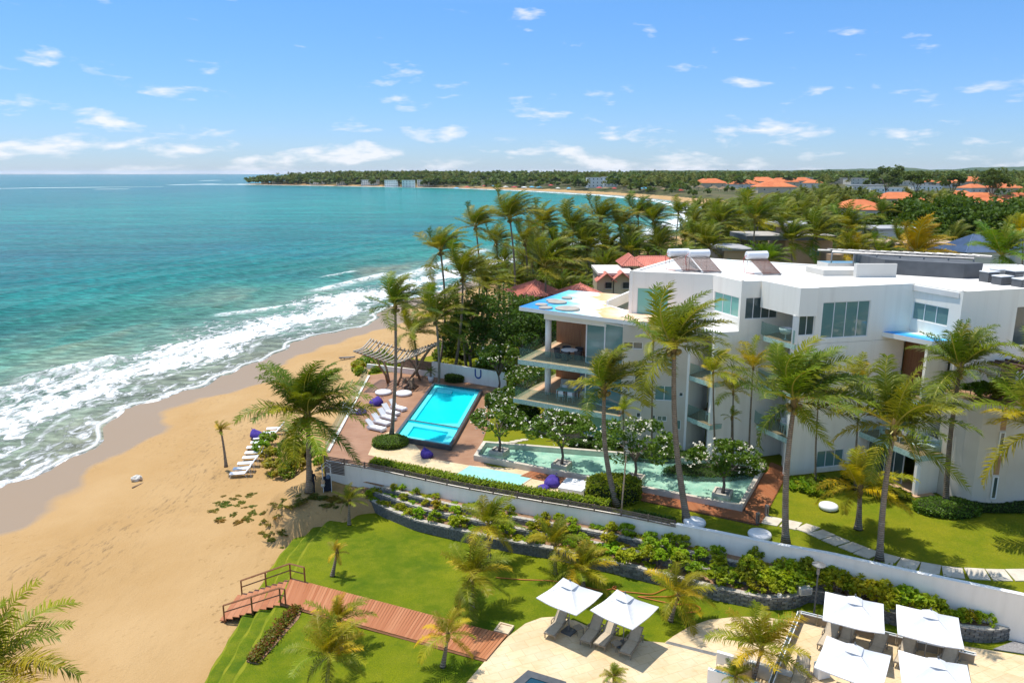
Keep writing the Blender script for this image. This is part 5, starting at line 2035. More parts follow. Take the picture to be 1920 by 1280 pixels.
# long shallow pond with frangipani planters
oq = [Vector(p) for p in pts([(906, 826), (1438, 868), (1392, 948), (888, 853)], 0.45)]
pond = thing('reflecting_pond', 'long shallow pale green pond with stone rim below the white hotel', 'pond', (*((oq[0] + oq[2]) / 2), 0))
oo = tuple(pond.location)
mb, pin = quad_ring(oq, 0.30, 0.0, 0.45)
mb.build('rim', M['coping'], pond, oo)
mb = MB()
mb.face([(p.x, p.y, 0.36) for p in (pin[3], pin[2], pin[1], pin[0])])
mb.build('water', M['pondwater'], pond, oo)
mb = MB()
mb.face([(p.x, p.y, 0.02) for p in (pin[3], pin[2], pin[1], pin[0])])
mb.build('basin', M['pondfloor'], pond, oo)
pond_dir = math.atan2(pin[2].y - pin[3].y, pin[2].x - pin[3].x)
FRANG = []
for k, (px, py) in enumerate(((936, 843), (1053, 867), (1190, 893), (1355, 921))):
    p = at(px, py, 0.55)
    pl = thing('stone_planter', ('square stone planter holding the frangipani at the pool end of the pond', 'square stone planter holding the second frangipani in the pond', 'square stone planter holding the third frangipani in the pond', 'square stone planter holding the frangipani at the far corner of the pond')[k], 'planter', (p.x, p.y, 0.03), pond_dir, 'planters in the pond')
    mb, _ = quad_ring([(-0.62, -0.62), (0.62, -0.62), (0.62, 0.62), (-0.62, 0.62)], 0.14, 0.0, 0.55)
    mb.build('rim', M['coping'], pl)
    mb = MB()
    mb.box((0, 0, 0.22), (0.9, 0.9, 0.44))
    mb.build('soil', M['gravel'], pl)
    FRANG.append((p.x, p.y))

# small pale plunge pool
sq = [Vector(p) for p in pts([(880, 872), (1002, 893), (966, 918), (846, 893)], 0.03)]
pp = thing('plunge_pool', 'small pale blue plunge pool behind the clipped hedge', 'pool', (*((sq[0] + sq[2]) / 2), 0.02))
mb, si = quad_ring(sq, 0.10, 0.0, 0.05)
mb.build('rim', M['coping'], pp, tuple(pp.location))
mb = MB()
mb.face([(p.x, p.y, 0.036) for p in (si[3], si[2], si[1], si[0])])
mb.build('water', M['shallow_pool_water'], pp, tuple(pp.location))

# dark pool at the lower terrace
dq = [Vector(p) for p in pts([(990, 1255), (1062, 1277), (1050, 1330), (930, 1306)], ZT + 0.05)]
dp = thing('dark_pool', 'corner of a dark tiled pool in the cream terrace', 'pool', (*((dq[0] + dq[2]) / 2), ZT))
mb, di = quad_ring(dq, 0.45, ZT - 0.02, ZT + 0.05)
mb.build('rim', M['darktile'], dp, tuple(dp.location))
mb = MB()
mb.face([(p.x, p.y, ZT + 0.02) for p in (di[3], di[2], di[1], di[0])])
mb.build('water', M['darkwater'], dp, tuple(dp.location))

# ------------------------------------------------------------------ timber decks laid board by board
_ub = MB()
_ub.box((0, 0, 0), (1, 1, 1))
UNIT = {k: _ub.mesh('plank', M[k]) for k in ('plank', 'redplank')}


def plank_strip(parent, A, B, n, z, mat, th=0.04, gap=0.10):
    """n boards across the strip between edge A (a0-a1) and edge B (b0-b1)."""
    a0, a1, b0, b1 = [Vector(q[:2]) for q in (*A, *B)]
    for k in range(n):
        f = (k + 0.5) / n
        p, q = a0.lerp(a1, f), b0.lerp(b1, f)
        w = ((a1 - a0).length + (b1 - b0).length) / 2 / n
        o = obj('plank', UNIT[mat], parent, ((p.x + q.x) / 2 - parent.location.x, (p.y + q.y) / 2 - parent.location.y, z - parent.location.z + 0.003 * math.sin(k * 2.4)))
        o.scale = ((q - p).length, w * (1 - gap), th)
        o.rotation_euler = (0, 0, math.atan2(q.y - p.y, q.x - p.x))


rd = obj('garden_deck', None, None, (*at(1200, 930, 0)[:2], 0.0))
tag(rd, kind='structure')
mb = MB()
dk = pts([(1000, 880), (1392, 955), (1446, 868), (1480, 880), (1422, 985), (1140, 925), (980, 893)], 0.0)
mb.prism(dk, -0.1, 0.008)
mb.build('joist_base', M['darkwood'], rd, tuple(rd.location))
A = pts([(1003, 879), (1388, 953)], 0.04)
B = pts([(975, 892), (1424, 982)], 0.04)
plank_strip(rd, A, B, 118, 0.035, 'redplank')
A = pts([(1396, 951), (1446, 866)], 0.04)
B = pts([(1425, 981), (1480, 880)], 0.04)
plank_strip(rd, A, B, 40, 0.037, 'redplank')

ZB = Z_LAWN + 0.14
bw = thing('boardwalk', 'reddish timber boardwalk with railed steps from terrace down to the sand', 'boardwalk', at(740, 1160, Z_LAWN))
bo = tuple(bw.location)
LBt, LAt = at(545, 1083, ZB), at(526, 1130, ZB)
RBt, RAt = at(951, 1190, ZB), at(912, 1236, ZB)
plank_strip(bw, (LAt, RAt), (LBt, RBt), 78, ZB, 'plank', 0.04, 0.12)
mb = MB()
for a, b in ((LAt, RAt), (LBt, RBt)):
    mb.tube([(a.x, a.y, ZB - 0.09), (b.x, b.y, ZB - 0.09)], 0.07, 4)
mb.build('side_beam', M['railwood'], bw, bo)
ZF = gz(*at(412, 1160, -3.4)[:2]) + 0.05
FAt, FBt = at(412, 1165, ZF), at(446, 1117, ZF)
nst = 9
for k in range(nst):
    f0, f1 = k / nst, (k + 1) / nst
    z = ZB + (ZF + 0.1 - ZB) * (k + 1) / (nst + 0.0)
    a, b, c, d = LAt.lerp(FAt, f0), LBt.lerp(FBt, f0), LBt.lerp(FBt, f1), LAt.lerp(FAt, f1)
    mb = MB()
    mb.prism([(a.x, a.y), (b.x, b.y), (c.x, c.y), (d.x, d.y)], z - 0.045, z)
    mb.build('step', M['plank'], bw, bo)
    mb = MB()
    mb.prism([(a.x, a.y), (b.x, b.y), (b.x + (c.x - b.x) * 0.1, b.y + (c.y - b.y) * 0.1), (a.x + (d.x - a.x) * 0.1, a.y + (d.y - a.y) * 0.1)], z - 0.045, z + 0.13)
    mb.build('riser', M['railwood'], bw, bo)
for side, (pa, pb, ext) in enumerate(((LAt, FAt, RAt), (LBt, FBt, RBt))):
    tops = []
    extp = pa.lerp(ext, 0.028 if side == 0 else 0.075)
    for q, base in ((0, extp), (1, pa), (2, pa.lerp(pb, 0.46)), (3, pa.lerp(pb, 0.92))):
        zb = ZB if q < 2 else ZB + (ZF - ZB) * (0.46 if q == 2 else 0.92)
        mb = MB()
        mb.box((base.x, base.y, zb + 0.38), (0.09, 0.09, 1.15), 0.4)
        mb.build('post', M['railwood'], bw, bo)
        tops.append((base.x, base.y, zb))
    for hh, r_ in ((0.96, 0.055), (0.52, 0.04)):
        for q in range(3):
            mb = MB()
            mb.tube([(*tops[q][:2], tops[q][2] + hh), (*tops[q + 1][:2], tops[q + 1][2] + hh)], r_, 4)
            mb.build('handrail' if hh > 0.9 else 'midrail', M['railwood'], bw, bo)

# bed of low reddish plants beside the boardwalk
fb = thing('flower_bed', 'narrow bed of reddish low plants in the lawn beside the boardwalk', 'flower bed', at(513, 1188, Z_LAWN))
fpoly = pts([(462, 1238), (470, 1222), (545, 1138), (566, 1142), (560, 1158), (484, 1243)], Z_LAWN + 0.05)
mb = MB()
mb.prism(fpoly, Z_LAWN - 0.1, Z_LAWN + 0.025)
mb.build('soil', M['soil'], fb, tuple(fb.location))
rng = np.random.default_rng(8)
u, v = rng.uniform(-0.01, 1.01, 2600), rng.normal(0.5, 0.27, 2600)
a0, a1, b0, b1 = [np.array(q) for q in (fpoly[0], fpoly[2], fpoly[5], fpoly[3])]
C = (a0 + (a1 - a0) * u[:, None]) * (1 - v[:, None]) + (b0 + (b1 - b0) * u[:, None]) * v[:, None]
C = np.c_[C - np.array(fb.location[:2]), rng.uniform(0.06, 0.30, 2600)]
V, Q = leaf_arrays(C[:1700], 0.15, rng, 0.8, 0.6)
o = obj('foliage', np_mesh('foliage', V, Q, M['bright']), fb)
o.color = (0.55, 0.45, 0.9, 1)
V, Q = leaf_arrays(C[1700:], 0.14, rng, 0.8, 0.6)
o = obj('red_foliage', np_mesh('red_foliage', V, Q, M['bright']), fb)
o.color = (0.8, 0.22, 1.2, 1)

# stepping slabs across the hotel lawn
sp = obj('stepping_path', None, None, at(1600, 1020, 0))
tag(sp, kind='structure')
SP_PX = [(1447, 976), (1483, 983), (1514, 990), (1540, 1001), (1567, 1013), (1598, 1025), (1626, 1036), (1663, 1047), (1703, 1057), (1744, 1065), (1787, 1072), (1832, 1075), (1873, 1077), (1912, 1077), (1952, 1076)]
spc = [at(x, y, 0) for x, y in SP_PX]
for k, p in enumerate(spc):
    a, b = spc[max(k - 1, 0)], spc[min(k + 1, len(spc) - 1)]
    ang = math.atan2(b.y - a.y, b.x - a.x)
    L = (b - a).length / (2 if 0 < k < len(spc) - 1 else 1)
    mb = MB()
    w = 0.62
    sk = 0.12
    mb.prism([(-L * 0.45 - sk, -w), (L * 0.45 - sk, -w), (L * 0.45 + sk, w), (-L * 0.45 + sk, w)], -0.06, 0.018)
    mb.build('paving_slab', M['travslab'] if 'travslab' in M else M['coping'], sp, loc=(p.x - sp.location.x, p.y - sp.location.y, 0.0), rz=ang)
for k, (px, py) in enumerate(((938, 829), (950, 830), (963, 828), (972, 826), (983, 824))):
    p = at(px, py, 0)
    mb = MB()
    mb.lathe([(0.30, -0.04), (0.30, 0.02), (0.26, 0.03)], 9, sx=1.2, sy=0.8)
    mb.build('stepping_stone', M['coping'], sp, loc=(p.x - sp.location.x, p.y - sp.location.y, 0.0))

# ------------------------------------------------------------------ parasols and loungers
def parasol(corners, zg, label, size=2.55, group='white parasols on the terrace'):
    zc = zg + 2.25
    P = [at(x, y, zc) for x, y in corners]
    c = sum(P, Vector()) / 4
    a0 = math.atan2(P[1].y - P[0].y, P[1].x - P[0].x)
    ang = a0 + float(np.mean([(math.atan2(P[(i + 1) % 4].y - P[i].y, P[(i + 1) % 4].x - P[i].x) + math.pi / 2 * i - a0 + math.pi) % (2 * math.pi) - math.pi for i in range(4)]))
    t = thing('parasol', label, 'parasol', (c.x, c.y, zg), ang, group)
    h = size / 2
    mb = MB()
    n = 8
    cs = [(-h, -h), (h, -h), (h, h), (-h, h)]
    for i in range(4):
        (x0, y0), (x1, y1) = cs[i], cs[(i + 1) % 4]
        # each panel sags a little between its ribs
        rows = []
        for r in range(n + 1):
            f = r / n
            row = []
            for q in range(n + 1):
                g = q / n
                x, y = (x0 + (x1 - x0) * g) * f, (y0 + (y1 - y0) * g) * f
                z = 2.98 + (2.18 - 2.98) * f ** 0.9 - 0.14 * math.sin(math.pi * g) * math.sin(math.pi * min(1, f * 0.8)) + 0.012 * math.sin(9 * g + 5 * f + i)
                row.append((x, y, z))
            rows.append(row)
        for r in range(n):
            for q in range(n):
                if r == 0:
                    mb.face([rows[0][0], rows[1][q], rows[1][q + 1]])
                else:
                    mb.face([rows[r][q], rows[r + 1][q], rows[r + 1][q + 1], rows[r][q + 1]])
        for q in range(n):
            pa, pb = rows[n][q], rows[n][q + 1]
            mb.face([pa, (pa[0], pa[1], pa[2] - 0.05), (pb[0], pb[1], pb[2] - 0.05), pb])
    can = mb.build('canopy', M['canvas'], t)
    mb = MB()
    hh = 0.34
    for i in range(4):
        (x0, y0), (x1, y1) = [(hh * p[0] / h, hh * p[1] / h) for p in (cs[i], cs[(i + 1) % 4])]
        mb.face([(0, 0, 3.06), (x0, y0, 2.775), (x1, y1, 2.775)])
    mb.build('vent_cap', M['canvas'], can)
    mb = MB()
    mb.lathe([(0.03, 3.04), (0.045, 3.09), (0.03, 3.16)], 8)
    mb.build('finial', M['darkmetal'], t)
    for x, y in cs:
        mb = MB()
        mb.tube([(0, 0, 2.70), (x * 0.5, y * 0.5, 2.40), (x * 0.98, y * 0.98, 2.12)], 0.016, 4)
        mb.build('rib', M['steel'], t)
    mb = MB()
    mb.tube([(0, 0, 0.05), (0, 0, 2.78)], 0.028, 8)
    mb.build('pole', M['steel'], t)
    mb = MB()
    mb.box((0, 0, 0.05), (0.62, 0.62, 0.1))
    mb.lathe([(0.06, 0.1), (0.05, 0.4)], 8)
    mb.build('base', M['darkmetal'], t)
    return t


ZU = ZT + 0.55
parasol([(1003, 1117), (1060, 1085), (1131, 1107), (1078, 1148)], ZT, 'white square parasol on the lower terrace, nearer the boardwalk')
parasol([(1105, 1140), (1158, 1106), (1237, 1135), (1185, 1173)], ZT, 'white square parasol on the lower terrace, beside the drooping young palm')
parasol([(1544, 1107), (1661, 1138), (1659, 1176), (1543, 1157)], ZU, 'white square parasol on the railed terrace, beside the lamp post', 2.75)
parasol([(1681, 1133), (1804, 1157), (1805, 1209), (1680, 1185)], ZU, 'white square parasol on the railed terrace, closest to the white garden wall', 2.75)
parasol([(1552, 1190), (1675, 1226), (1650, 1287), (1525, 1248)], ZU, 'white square parasol on the railed terrace, above the towel cart', 2.75)
parasol([(1690, 1222), (1822, 1250), (1826, 1302), (1684, 1284)], ZU, 'white square parasol cut by the lower picture edge on the railed terrace', 2.75)


def make_sling_lounger(back=0.62):
    t = thing('sun_lounger', 'x', 'sun lounger')
    mb = MB()
    for s in (-0.30, 0.30):
        mb.box((0, s, 0.33), (1.95, 0.05, 0.06))
    for x in (-0.94, 0.94):
        mb.box((x, 0, 0.33), (0.05, 0.56, 0.055))
    mb.build('frame', M['taupe'], t)
    for x in (-0.85, 0.85):
        for s in (-0.30, 0.30):
            mb = MB()
            mb.box((x, s, 0.15), (0.05, 0.046, 0.30))
            mb.build('leg', M['taupe'], t)
    mb = MB()
    mb.box((-0.36, 0, 0.375), (1.14, 0.54, 0.02))
    mb.build('seat', M['sling'], t)
    m = Matrix.Translation((0.22, 0, 0.38)) @ Matrix.Rotation(-back, 4, 'Y')
    mb = MB()
    mb.box((0.40, 0, 0.0), (0.80, 0.54, 0.022), m=m)
    b = mb.build('backrest', M['sling'], t)
    mb = MB()
    for s in (-0.29, 0.29):
        mb.box((0.40, s, 0.0), (0.82, 0.04, 0.045), m=m)
    mb.box((0.81, 0, 0), (0.04, 0.6, 0.045), m=m)
    mb.build('backrest_frame', M['taupe'], b)
    for s in (-0.34, 0.34):
        mb = MB()
        mb.box((0.18, s, 0.52), (0.42, 0.05, 0.03))
        mb.box((0.36, s, 0.42), (0.04, 0.04, 0.2))
        mb.box((0.0, s, 0.42), (0.04, 0.04, 0.2))
        mb.build('armrest', M['taupe'], t)
    return t


def make_white_lounger(thin=False):
    t = thing('sun_lounger', 'x', 'sun lounger')
    mb = MB()
    if thin:
        mb.box((-0.2, 0, 0.34), (1.3, 0.62, 0.06))
    else:
        mb.box((-0.15, 0, 0.19), (1.75, 0.68, 0.16))
        mb.box((-0.15, 0, 0.30), (1.68, 0.62, 0.06))
    mb.build('seat', M['plastic'], t)
    m = Matrix.Translation((0.42, 0, 0.33)) @ Matrix.Rotation(-0.85, 4, 'Y')
    mb = MB()
    mb.box((0.36, 0, 0.0), (0.74, 0.62, 0.06), m=m)
    mb.build('backrest', M['plastic'], t)
    if thin:
        for x, k in ((-0.7, 0), (0.35, 1)):
            for s in (-0.27, 0.27):
                mb = MB()
                mb.tube([(x, s, 0.33), (x + (0.25 if k else -0.12), s, 0.0)], 0.022, 5)
                mb.build('leg', M['plastic'], t)
        mb = MB()
        for s in (-0.27, 0.27):
            mb.tube([(0.85, s, 0.78), (0.95, s, 0.0)], 0.02, 5)
        mb.build('back_strut', M['plastic'], t)
    else:
        for x in (-0.85, 0.55):
            mb = MB()
            mb.box((x, 0, 0.055), (0.1, 0.6, 0.11))
            mb.build('foot', M['plastic'], t)
        mb = MB()
        mb.tube([(0.62, 0, 0.3), (0.86, 0, 0.72)], 0.025, 5)
        mb.build('back_strut', M['steel'], t)
    return t


def place_lounger(proto, used, foot, head, z, label, group):
    f, h = at(foot[0], foot[1], z + 0.3), at(head[0], head[1], z + 0.3)
    c = (f + h) / 2
    ang = math.atan2(h.y - f.y, h.x - f.x)
    if not used:
        o = proto
        o.location = (c.x, c.y, z)
        o.rotation_euler = (0, 0, ang)
        o['label'] = label
    else:
        o = copy_tree(proto, None, (c.x, c.y, z), ang, label)
    o['group'] = group
    used.append(o)
    return o


sl, used = make_sling_lounger(), []
g = 'taupe loungers on the stone terrace'
for foot, head, lab in (((1030, 1190), (1058, 1156), 'taupe sling lounger under the parasol nearer the boardwalk'), ((1096, 1204), (1124, 1168), 'taupe sling lounger between the two lower parasols, shaded one'),
                        ((1124, 1209), (1150, 1176), 'pale sunlit taupe lounger beside the shaded one between parasols'), ((1172, 1224), (1196, 1190), 'taupe sling lounger in the shade beside a side table')):
    place_lounger(sl, used, foot, head, ZT, lab, g)
g = 'taupe loungers on the railed terrace'
for foot, head, lab in (((1545, 1210), (1563, 1181), 'taupe lounger with upright back at the terrace rail, closest to the lamp post'), ((1574, 1216), (1592, 1188), 'taupe lounger in shade behind the parasol pole on the railed terrace'),
                        ((1632, 1236), (1654, 1200), 'lounger draped with a grey towel by the terrace rail'), ((1688, 1246), (1706, 1210), 'taupe lounger at the rail between the two upper parasols'),
                        ((1765, 1262), (1784, 1228), 'taupe lounger at the far end of the terrace rail'), ((1493, 1290), (1508, 1240), 'pale taupe lounger lying along the side rail by the palm')):
    o = place_lounger(sl, used, foot, head, ZU, lab, g)


def side_table(px, py, z, label, m='taupe', s=0.45, h=0.35):
    p = at(px, py, z)
    t = thing('side_table', label, 'table', p, 0.5)
    mb = MB()
    mb.box((0, 0, h), (s, s, 0.03))
    mb.build('tabletop', M[m], t)
    for x in (-1, 1):
        for y in (-1, 1):
            mb = MB()
            mb.box((x * s * 0.44, y * s * 0.44, h / 2), (0.035, 0.035, h))
            mb.build('leg', M[m], t)


side_table(1084, 1186, ZT, 'small taupe side table between loungers under the first parasol')
side_table(1156, 1216, ZT, 'small taupe side table beside the shaded lounger')

wlp, used = make_white_lounger(), []
g = 'white loungers on the pool deck'
for foot, head, lab in (((760, 766), (731, 758), 'white lounger on the pool deck, first of the row from the pergola'), ((748, 775), (717, 766), 'white lounger on the pool deck, second of the row from the pergola'), ((742, 784), (709, 775), 'white lounger on the pool deck, third of the row from the pergola'),
                        ((730, 793), (699, 785), 'white lounger on the pool deck, fourth of the row from the pergola'), ((720, 803), (688, 796), 'white lounger on the pool deck, last of the row by the spa'), ((668, 770), (640, 764), 'white lounger half hidden by palm leaves near a purple beanbag')):
    place_lounger(wlp, used, foot, head, 0.0, lab, g)
wlb, used = make_white_lounger(True), []
g = 'white loungers in a row on the sand'
for k, (cx, cy) in enumerate(((449, 887), (455, 878), (463, 868), (472, 857), (476, 848), (479, 838), (486, 829), (491, 821), (509, 810), (515, 803))):
    p = at(cx, cy, -2.6)
    z = gz(p.x, p.y)
    p = at(cx, cy, z)
    z = gz(p.x, p.y) - 0.02
    place_lounger(wlb, used, (cx - 15, cy + 1), (cx + 17, cy - 1), z, ('white lounger on the sand, nearest one of the row', 'white lounger on the sand, second of the row', 'white lounger on the sand, third of the row', 'white lounger on the sand, fourth of the row', 'white lounger on the sand, fifth of the row', 'white lounger on the sand, sixth of the row',
                  'white lounger on the sand, just before the purple beanbag', 'white lounger on the sand, right beside the purple beanbag', 'white lounger on the sand beyond the purple beanbag', 'last white lounger of the sand row, under palm leaves')[k], g)


def beanbag(px, py, z, label, s=1.0, flat=1.0, rz=0.0):
    p = at(px, py, z)
    t = thing('beanbag', label, 'beanbag', (p.x, p.y, z), rz, 'purple beanbags')
    rnd = random.Random(px)
    prof = [(0.40, 0.0), (0.52, 0.10), (0.53, 0.26), (0.44, 0.42), (0.30, 0.52), (0.12, 0.55)]
    V, F, n = [], [], 14
    for i, (r, zz) in enumerate(prof):
        for j in range(n):
            a = 2 * math.pi * j / n
            q = r * (1 + 0.10 * math.sin(3 * a + i) + rnd.uniform(-0.04, 0.04))
            lift = 0.22 * max(0, math.cos(a - 0.6)) * (zz / 0.55) ** 2
            V.append((q * 1.1 * math.cos(a) * s, q * math.sin(a) * s, (zz + lift) * flat * s))
    for i in range(len(prof) - 1):
        for j in range(n):
            F.append((i * n + j, i * n + (j + 1) % n, (i + 1) * n + (j + 1) % n, (i + 1) * n + j))
    F.append(tuple((len(prof) - 1) * n + j for j in range(n)))
    F.append(tuple(range(n))[::-1])
    me = bpy.data.meshes.new('cushion')
    me.from_pydata(V, [], F)
    me.materials.append(M['purple'])
    me.polygons.foreach_set('use_smooth', [True] * len(F))
    obj('cushion', me, t)
    mb = MB()
    mb.tube([(0.45 * s, 0.0, 0.62 * flat * s), (0.55 * s, 0.03, 0.72 * flat * s), (0.66 * s, 0.0, 0.60 * flat * s)], 0.025, 5)
    mb.build('handle', M['purple'], t)


beanbag(705, 759, 0, 'purple beanbag on the pool deck beside the first lounger', 1.15)
beanbag(677, 775, 0, 'flattened purple beanbag near the glass edge of the pool deck', 1.0, 0.6, 1.0)
beanbag(800, 856, 0, 'purple beanbag on pale paving in front of the pool', 0.95, 1.0, 2.0)
beanbag(1036, 910, 0, 'crumpled purple beanbag between plunge pool and white daybed', 1.05, 1.0, 1.0)
beanbag(1018, 916, 0, 'flat purple beanbag half hidden behind the hedge', 0.8, 0.5, 0.3)
_p = at(481, 820, -2.6)
beanbag(481, 820, gz(_p.x, _p.y), 'purple beanbag on the sand beside the lounger row', 1.2, 1.0, 2.5)

# daybed
p = at(1078, 916, 0)
db_ = thing('daybed', 'wide white daybed with purple pillow beside the hedge', 'daybed', (p.x, p.y, 0), R(-22))
mb = MB()
mb.box((0, 0.5, 0.17), (1.9, 0.92, 0.34))
mb.box((0, -0.5, 0.17), (1.9, 0.92, 0.34))
mb.build('base', M['plastic'], db_)
m = Matrix.Translation((0.85, 0, 0.3)) @ Matrix.Rotation(-0.75, 4, 'Y')
mb = MB()
mb.box((0.3, 0, 0.05), (0.9, 1.96, 0.10), m=m)
mb.build('backrest', M['plastic'], db_)
mb = MB()
mb.box((0.25, 0.45, 0.17), (0.42, 0.6, 0.14), m=m)
mb.build('pillow', M['purple'], db_)

# round white seats
for px, py, z, r_, lab, g in ((719, 738, 0, 0.85, 'round white pouf under the pergola, nearer the sea', 'poufs'), (757, 740, 0, 0.85, 'round white pouf under the pergola, nearer the pool', 'poufs'), (1302, 983, 0, 0.72, 'white disc seat on the lawn at the palm foot, by the wall', 'discs'), (1424, 1006, 0, 0.72, 'white disc seat on the lawn by the wall, between two palms', 'discs'), (1553, 953, 0, 0.62, 'white disc seat alone on the sunny hotel lawn', 'discs')):
    p = at(px, py, z)
    t = thing('pouf' if g == 'poufs' else 'disc_seat', lab, 'seat', (p.x, p.y, z), 0, 'round white ' + g)
    mb = MB()
    mb.lathe([(r_ * 0.82, 0.0), (r_ * 0.97, 0.08), (r_, 0.18), (r_ * 0.95, 0.28), (r_ * 0.8, 0.33), (r_ * 0.4, 0.34)], 26)
    mb.build('seat', M['plastic'], t, smooth=True)
    mb = MB()
    mb.lathe([(r_ * 0.8, 0.0), (r_ * 0.8, 0.03)], 26)
    mb.build('base', M['steel'], t)

# bollard lights, bamboo pole, lamp post
for px, py, lab in ((1420, 981, 'short grey bollard light where the slab path starts, nearer the wall'), (1437, 966, 'short grey bollard light at the deck corner, nearer the hotel')):
    p = at(px, py, 0)
    t = thing('bollard_light', lab, 'bollard', p, 0.3, 'bollard lights by the deck')
    mb = MB()
    mb.box((0, 0, 0.04), (0.2, 0.2, 0.08))
    mb.box((-0.08, 0, 0.35), (0.035, 0.16, 0.6))
    mb.box((0.08, 0, 0.35), (0.035, 0.16, 0.6))
    mb.build('body', M['steel'], t)
    mb = MB()
    mb.box((0, 0, 0.70), (0.2, 0.2, 0.1))
    mb.build('lamp_head', M['steel'], t)
p = at(1165, 957, 0)
t = thing('bamboo_pole', 'tall straw-coloured bamboo pole leaning beside the hedge end', 'pole', p)
mb = MB()
q = at_y(1174, 853, p.y + 0.1) - p
mb.tube([(0, 0, 0), q * 0.5, q], [0.06, 0.055, 0.045], 7)
mb.build('stem', M['tanstone'], t)
mb = MB()
for k in range(1, 6):
    mb.tube([q * (k / 6.0) - Vector((0, 0, 0.02)), q * (k / 6.0) + Vector((0, 0, 0.02))], 0.066, 7)
mb.build('node_ring', M['pole'], t)
p = at(1525, 1163, Z_LAWN)
t = thing('lamp_post', 'dark garden lamp post with flat round head at the planted bed', 'lamp post', p)
hl = at_y(1535, 1060, p.y).z - p.z
mb = MB()
mb.tube([(0, 0, 0), (0, 0, hl - 0.35)], [0.055, 0.045], 8)
mb.build('pole', M['darkmetal'], t)
mb = MB()
mb.lathe([(0.09, hl - 0.5), (0.09, hl - 0.12), (0.06, hl - 0.08)], 10)
mb.build('lantern', M['steel'], t)
mb = MB()
mb.lathe([(0.20, hl + 0.02), (0.36, hl + 0.05), (0.36, hl + 0.08), (0.05, hl + 0.16)], 20)
mb.build('lamp_head', M['steel'], t)
for a in (0, 2.1, 4.2):
    mb = MB()
    mb.tube([(0.07 * math.cos(a), 0.07 * math.sin(a), hl - 0.1), (0.2 * math.cos(a), 0.2 * math.sin(a), hl + 0.04)], 0.012, 4)
    mb.build('bracket', M['steel'], t)

# pale utility box and small drum on the stone wall
p = at(1508, 1112, T1)
t = thing('utility_box', 'pale louvred utility box standing on the curved stone wall', 'box', (p.x, p.y, T1), 0.2)
mb = MB()
mb.box((0, 0, 0.2), (0.72, 0.4, 0.4))
mb.build('casing', M['offwhite'], t)
for k in range(4):
    mb = MB()
    mb.box((0, -0.21, 0.09 + 0.08 * k), (0.62, 0.03, 0.03))
    mb.build('louvre', M['concrete'], t)
p = at(1461, 1118, T1)
t = thing('irrigation_drum', 'small white drum on the edge of the stone wall', 'drum', (p.x, p.y, T1))
mb = MB()
mb.lathe([(0.13, 0), (0.13, 0.16), (0.11, 0.19)], 12)
mb.build('body', M['plastic'], t)
mb = MB()
mb.lathe([(0.08, 0.19), (0.08, 0.22)], 12)
mb.build('lid', M['concrete'], t)

# stone frame in the lawn by the boardwalk
p = at(945, 1181, Z_LAWN)
t = thing('stone_pit_frame', 'square cream stone frame set in the lawn at the boardwalk end', 'stone frame', p, math.atan2(RBt.y - LBt.y, RBt.x - LBt.x))
mb, _ = quad_ring([(-0.42, -0.42), (0.42, -0.42), (0.42, 0.42), (-0.42, 0.42)], 0.09, 0, 0.16)
mb.build('kerb', M['travplain'], t)
mb = MB()
mb.box((0, 0, 0.05), (0.66, 0.66, 0.1))
mb.build('slab', M['travplain'], t)

# orange hose on the lawn
hz = Z_LAWN + 0.05
hp = [(930, 1082), (980, 1086), (1035, 1088), (1100, 1100), (1122, 1106), (1148, 1104), (1160, 1099), (1152, 1096), (1145, 1102), (1165, 1108), (1195, 1111), (1225, 1114), (1240, 1106), (1256, 1100), (1275, 1108), (1262, 1118), (1200, 1118), (1190, 1116), (1225, 1124), (1265, 1132), (1300, 1132), (1316, 1138), (1312, 1146), (1285, 1148)]
C = smooth_curve([tuple(at(x, y, hz)[:2]) for x, y in hp], 120, 3)
t = thing('garden_hose', 'orange garden hose lying in loops on the lower lawn', 'hose', (C[0][0], C[0][1], hz))
mb = MB()
mb.tube([(x - C[0][0], y - C[0][1], 0.0) for x, y in C], 0.028, 6)
mb.build('tube', M['hose'], t, smooth=True)

# railed upper terrace: floor, rail, white stair walls
up_px = [(1498, 1162), (1600, 1187), (1700, 1211), (1828, 1243), (1990, 1290)]
upo = pts(up_px, ZU) + [(34, 18), (12, 18)] + pts([(1440, 1310)], ZU)
sheet('upper_terrace', upo, ZU, M['trav'], thick=0.6)
tr = thing('terrace_railing', 'low taupe terrace railing with dark glass strips', 'railing', (*pts([(1498, 1162)], ZU)[0], ZU))
ro = tuple(tr.location)
rp = pts([(1443, 1300), (1460, 1255), (1479, 1209), (1498, 1163), (1531, 1171), (1564, 1179), (1600, 1188), (1640, 1198), (1680, 1208), (1720, 1218), (1760, 1227), (1800, 1237), (1828, 1244)], ZU)
for k in range(len(rp) - 1):
    a, b = Vector(rp[k]), Vector(rp[k + 1])
    e = (b - a).normalized()
    ang = math.atan2(e.y, e.x)
    c = (a + b) / 2
    L = (b - a).length
    mb = MB()
    mb.box((c.x, c.y, ZU + 0.26), (L - 0.10, 0.05, 0.44), ang)
    mb.build('panel', M['taupe'], tr, ro)
    mb = MB()
    for s in (-0.09, 0.09):
        mb.box((c.x - math.sin(ang) * s, c.y + math.cos(ang) * s, ZU + 0.53), (L, 0.045, 0.05), ang)
    mb.build('top_rail', M['alu'], tr, ro)
    mb = MB()
    mb.box((c.x, c.y, ZU + 0.525), (L - 0.2, 0.13, 0.03), ang)
    mb.build('glass_strip', M['darkpane'], tr, ro)
    mb = MB()
    mb.box((a.x, a.y, ZU + 0.28), (0.07, 0.22, 0.56), ang)
    mb.build('post', M['taupe'], tr, ro)
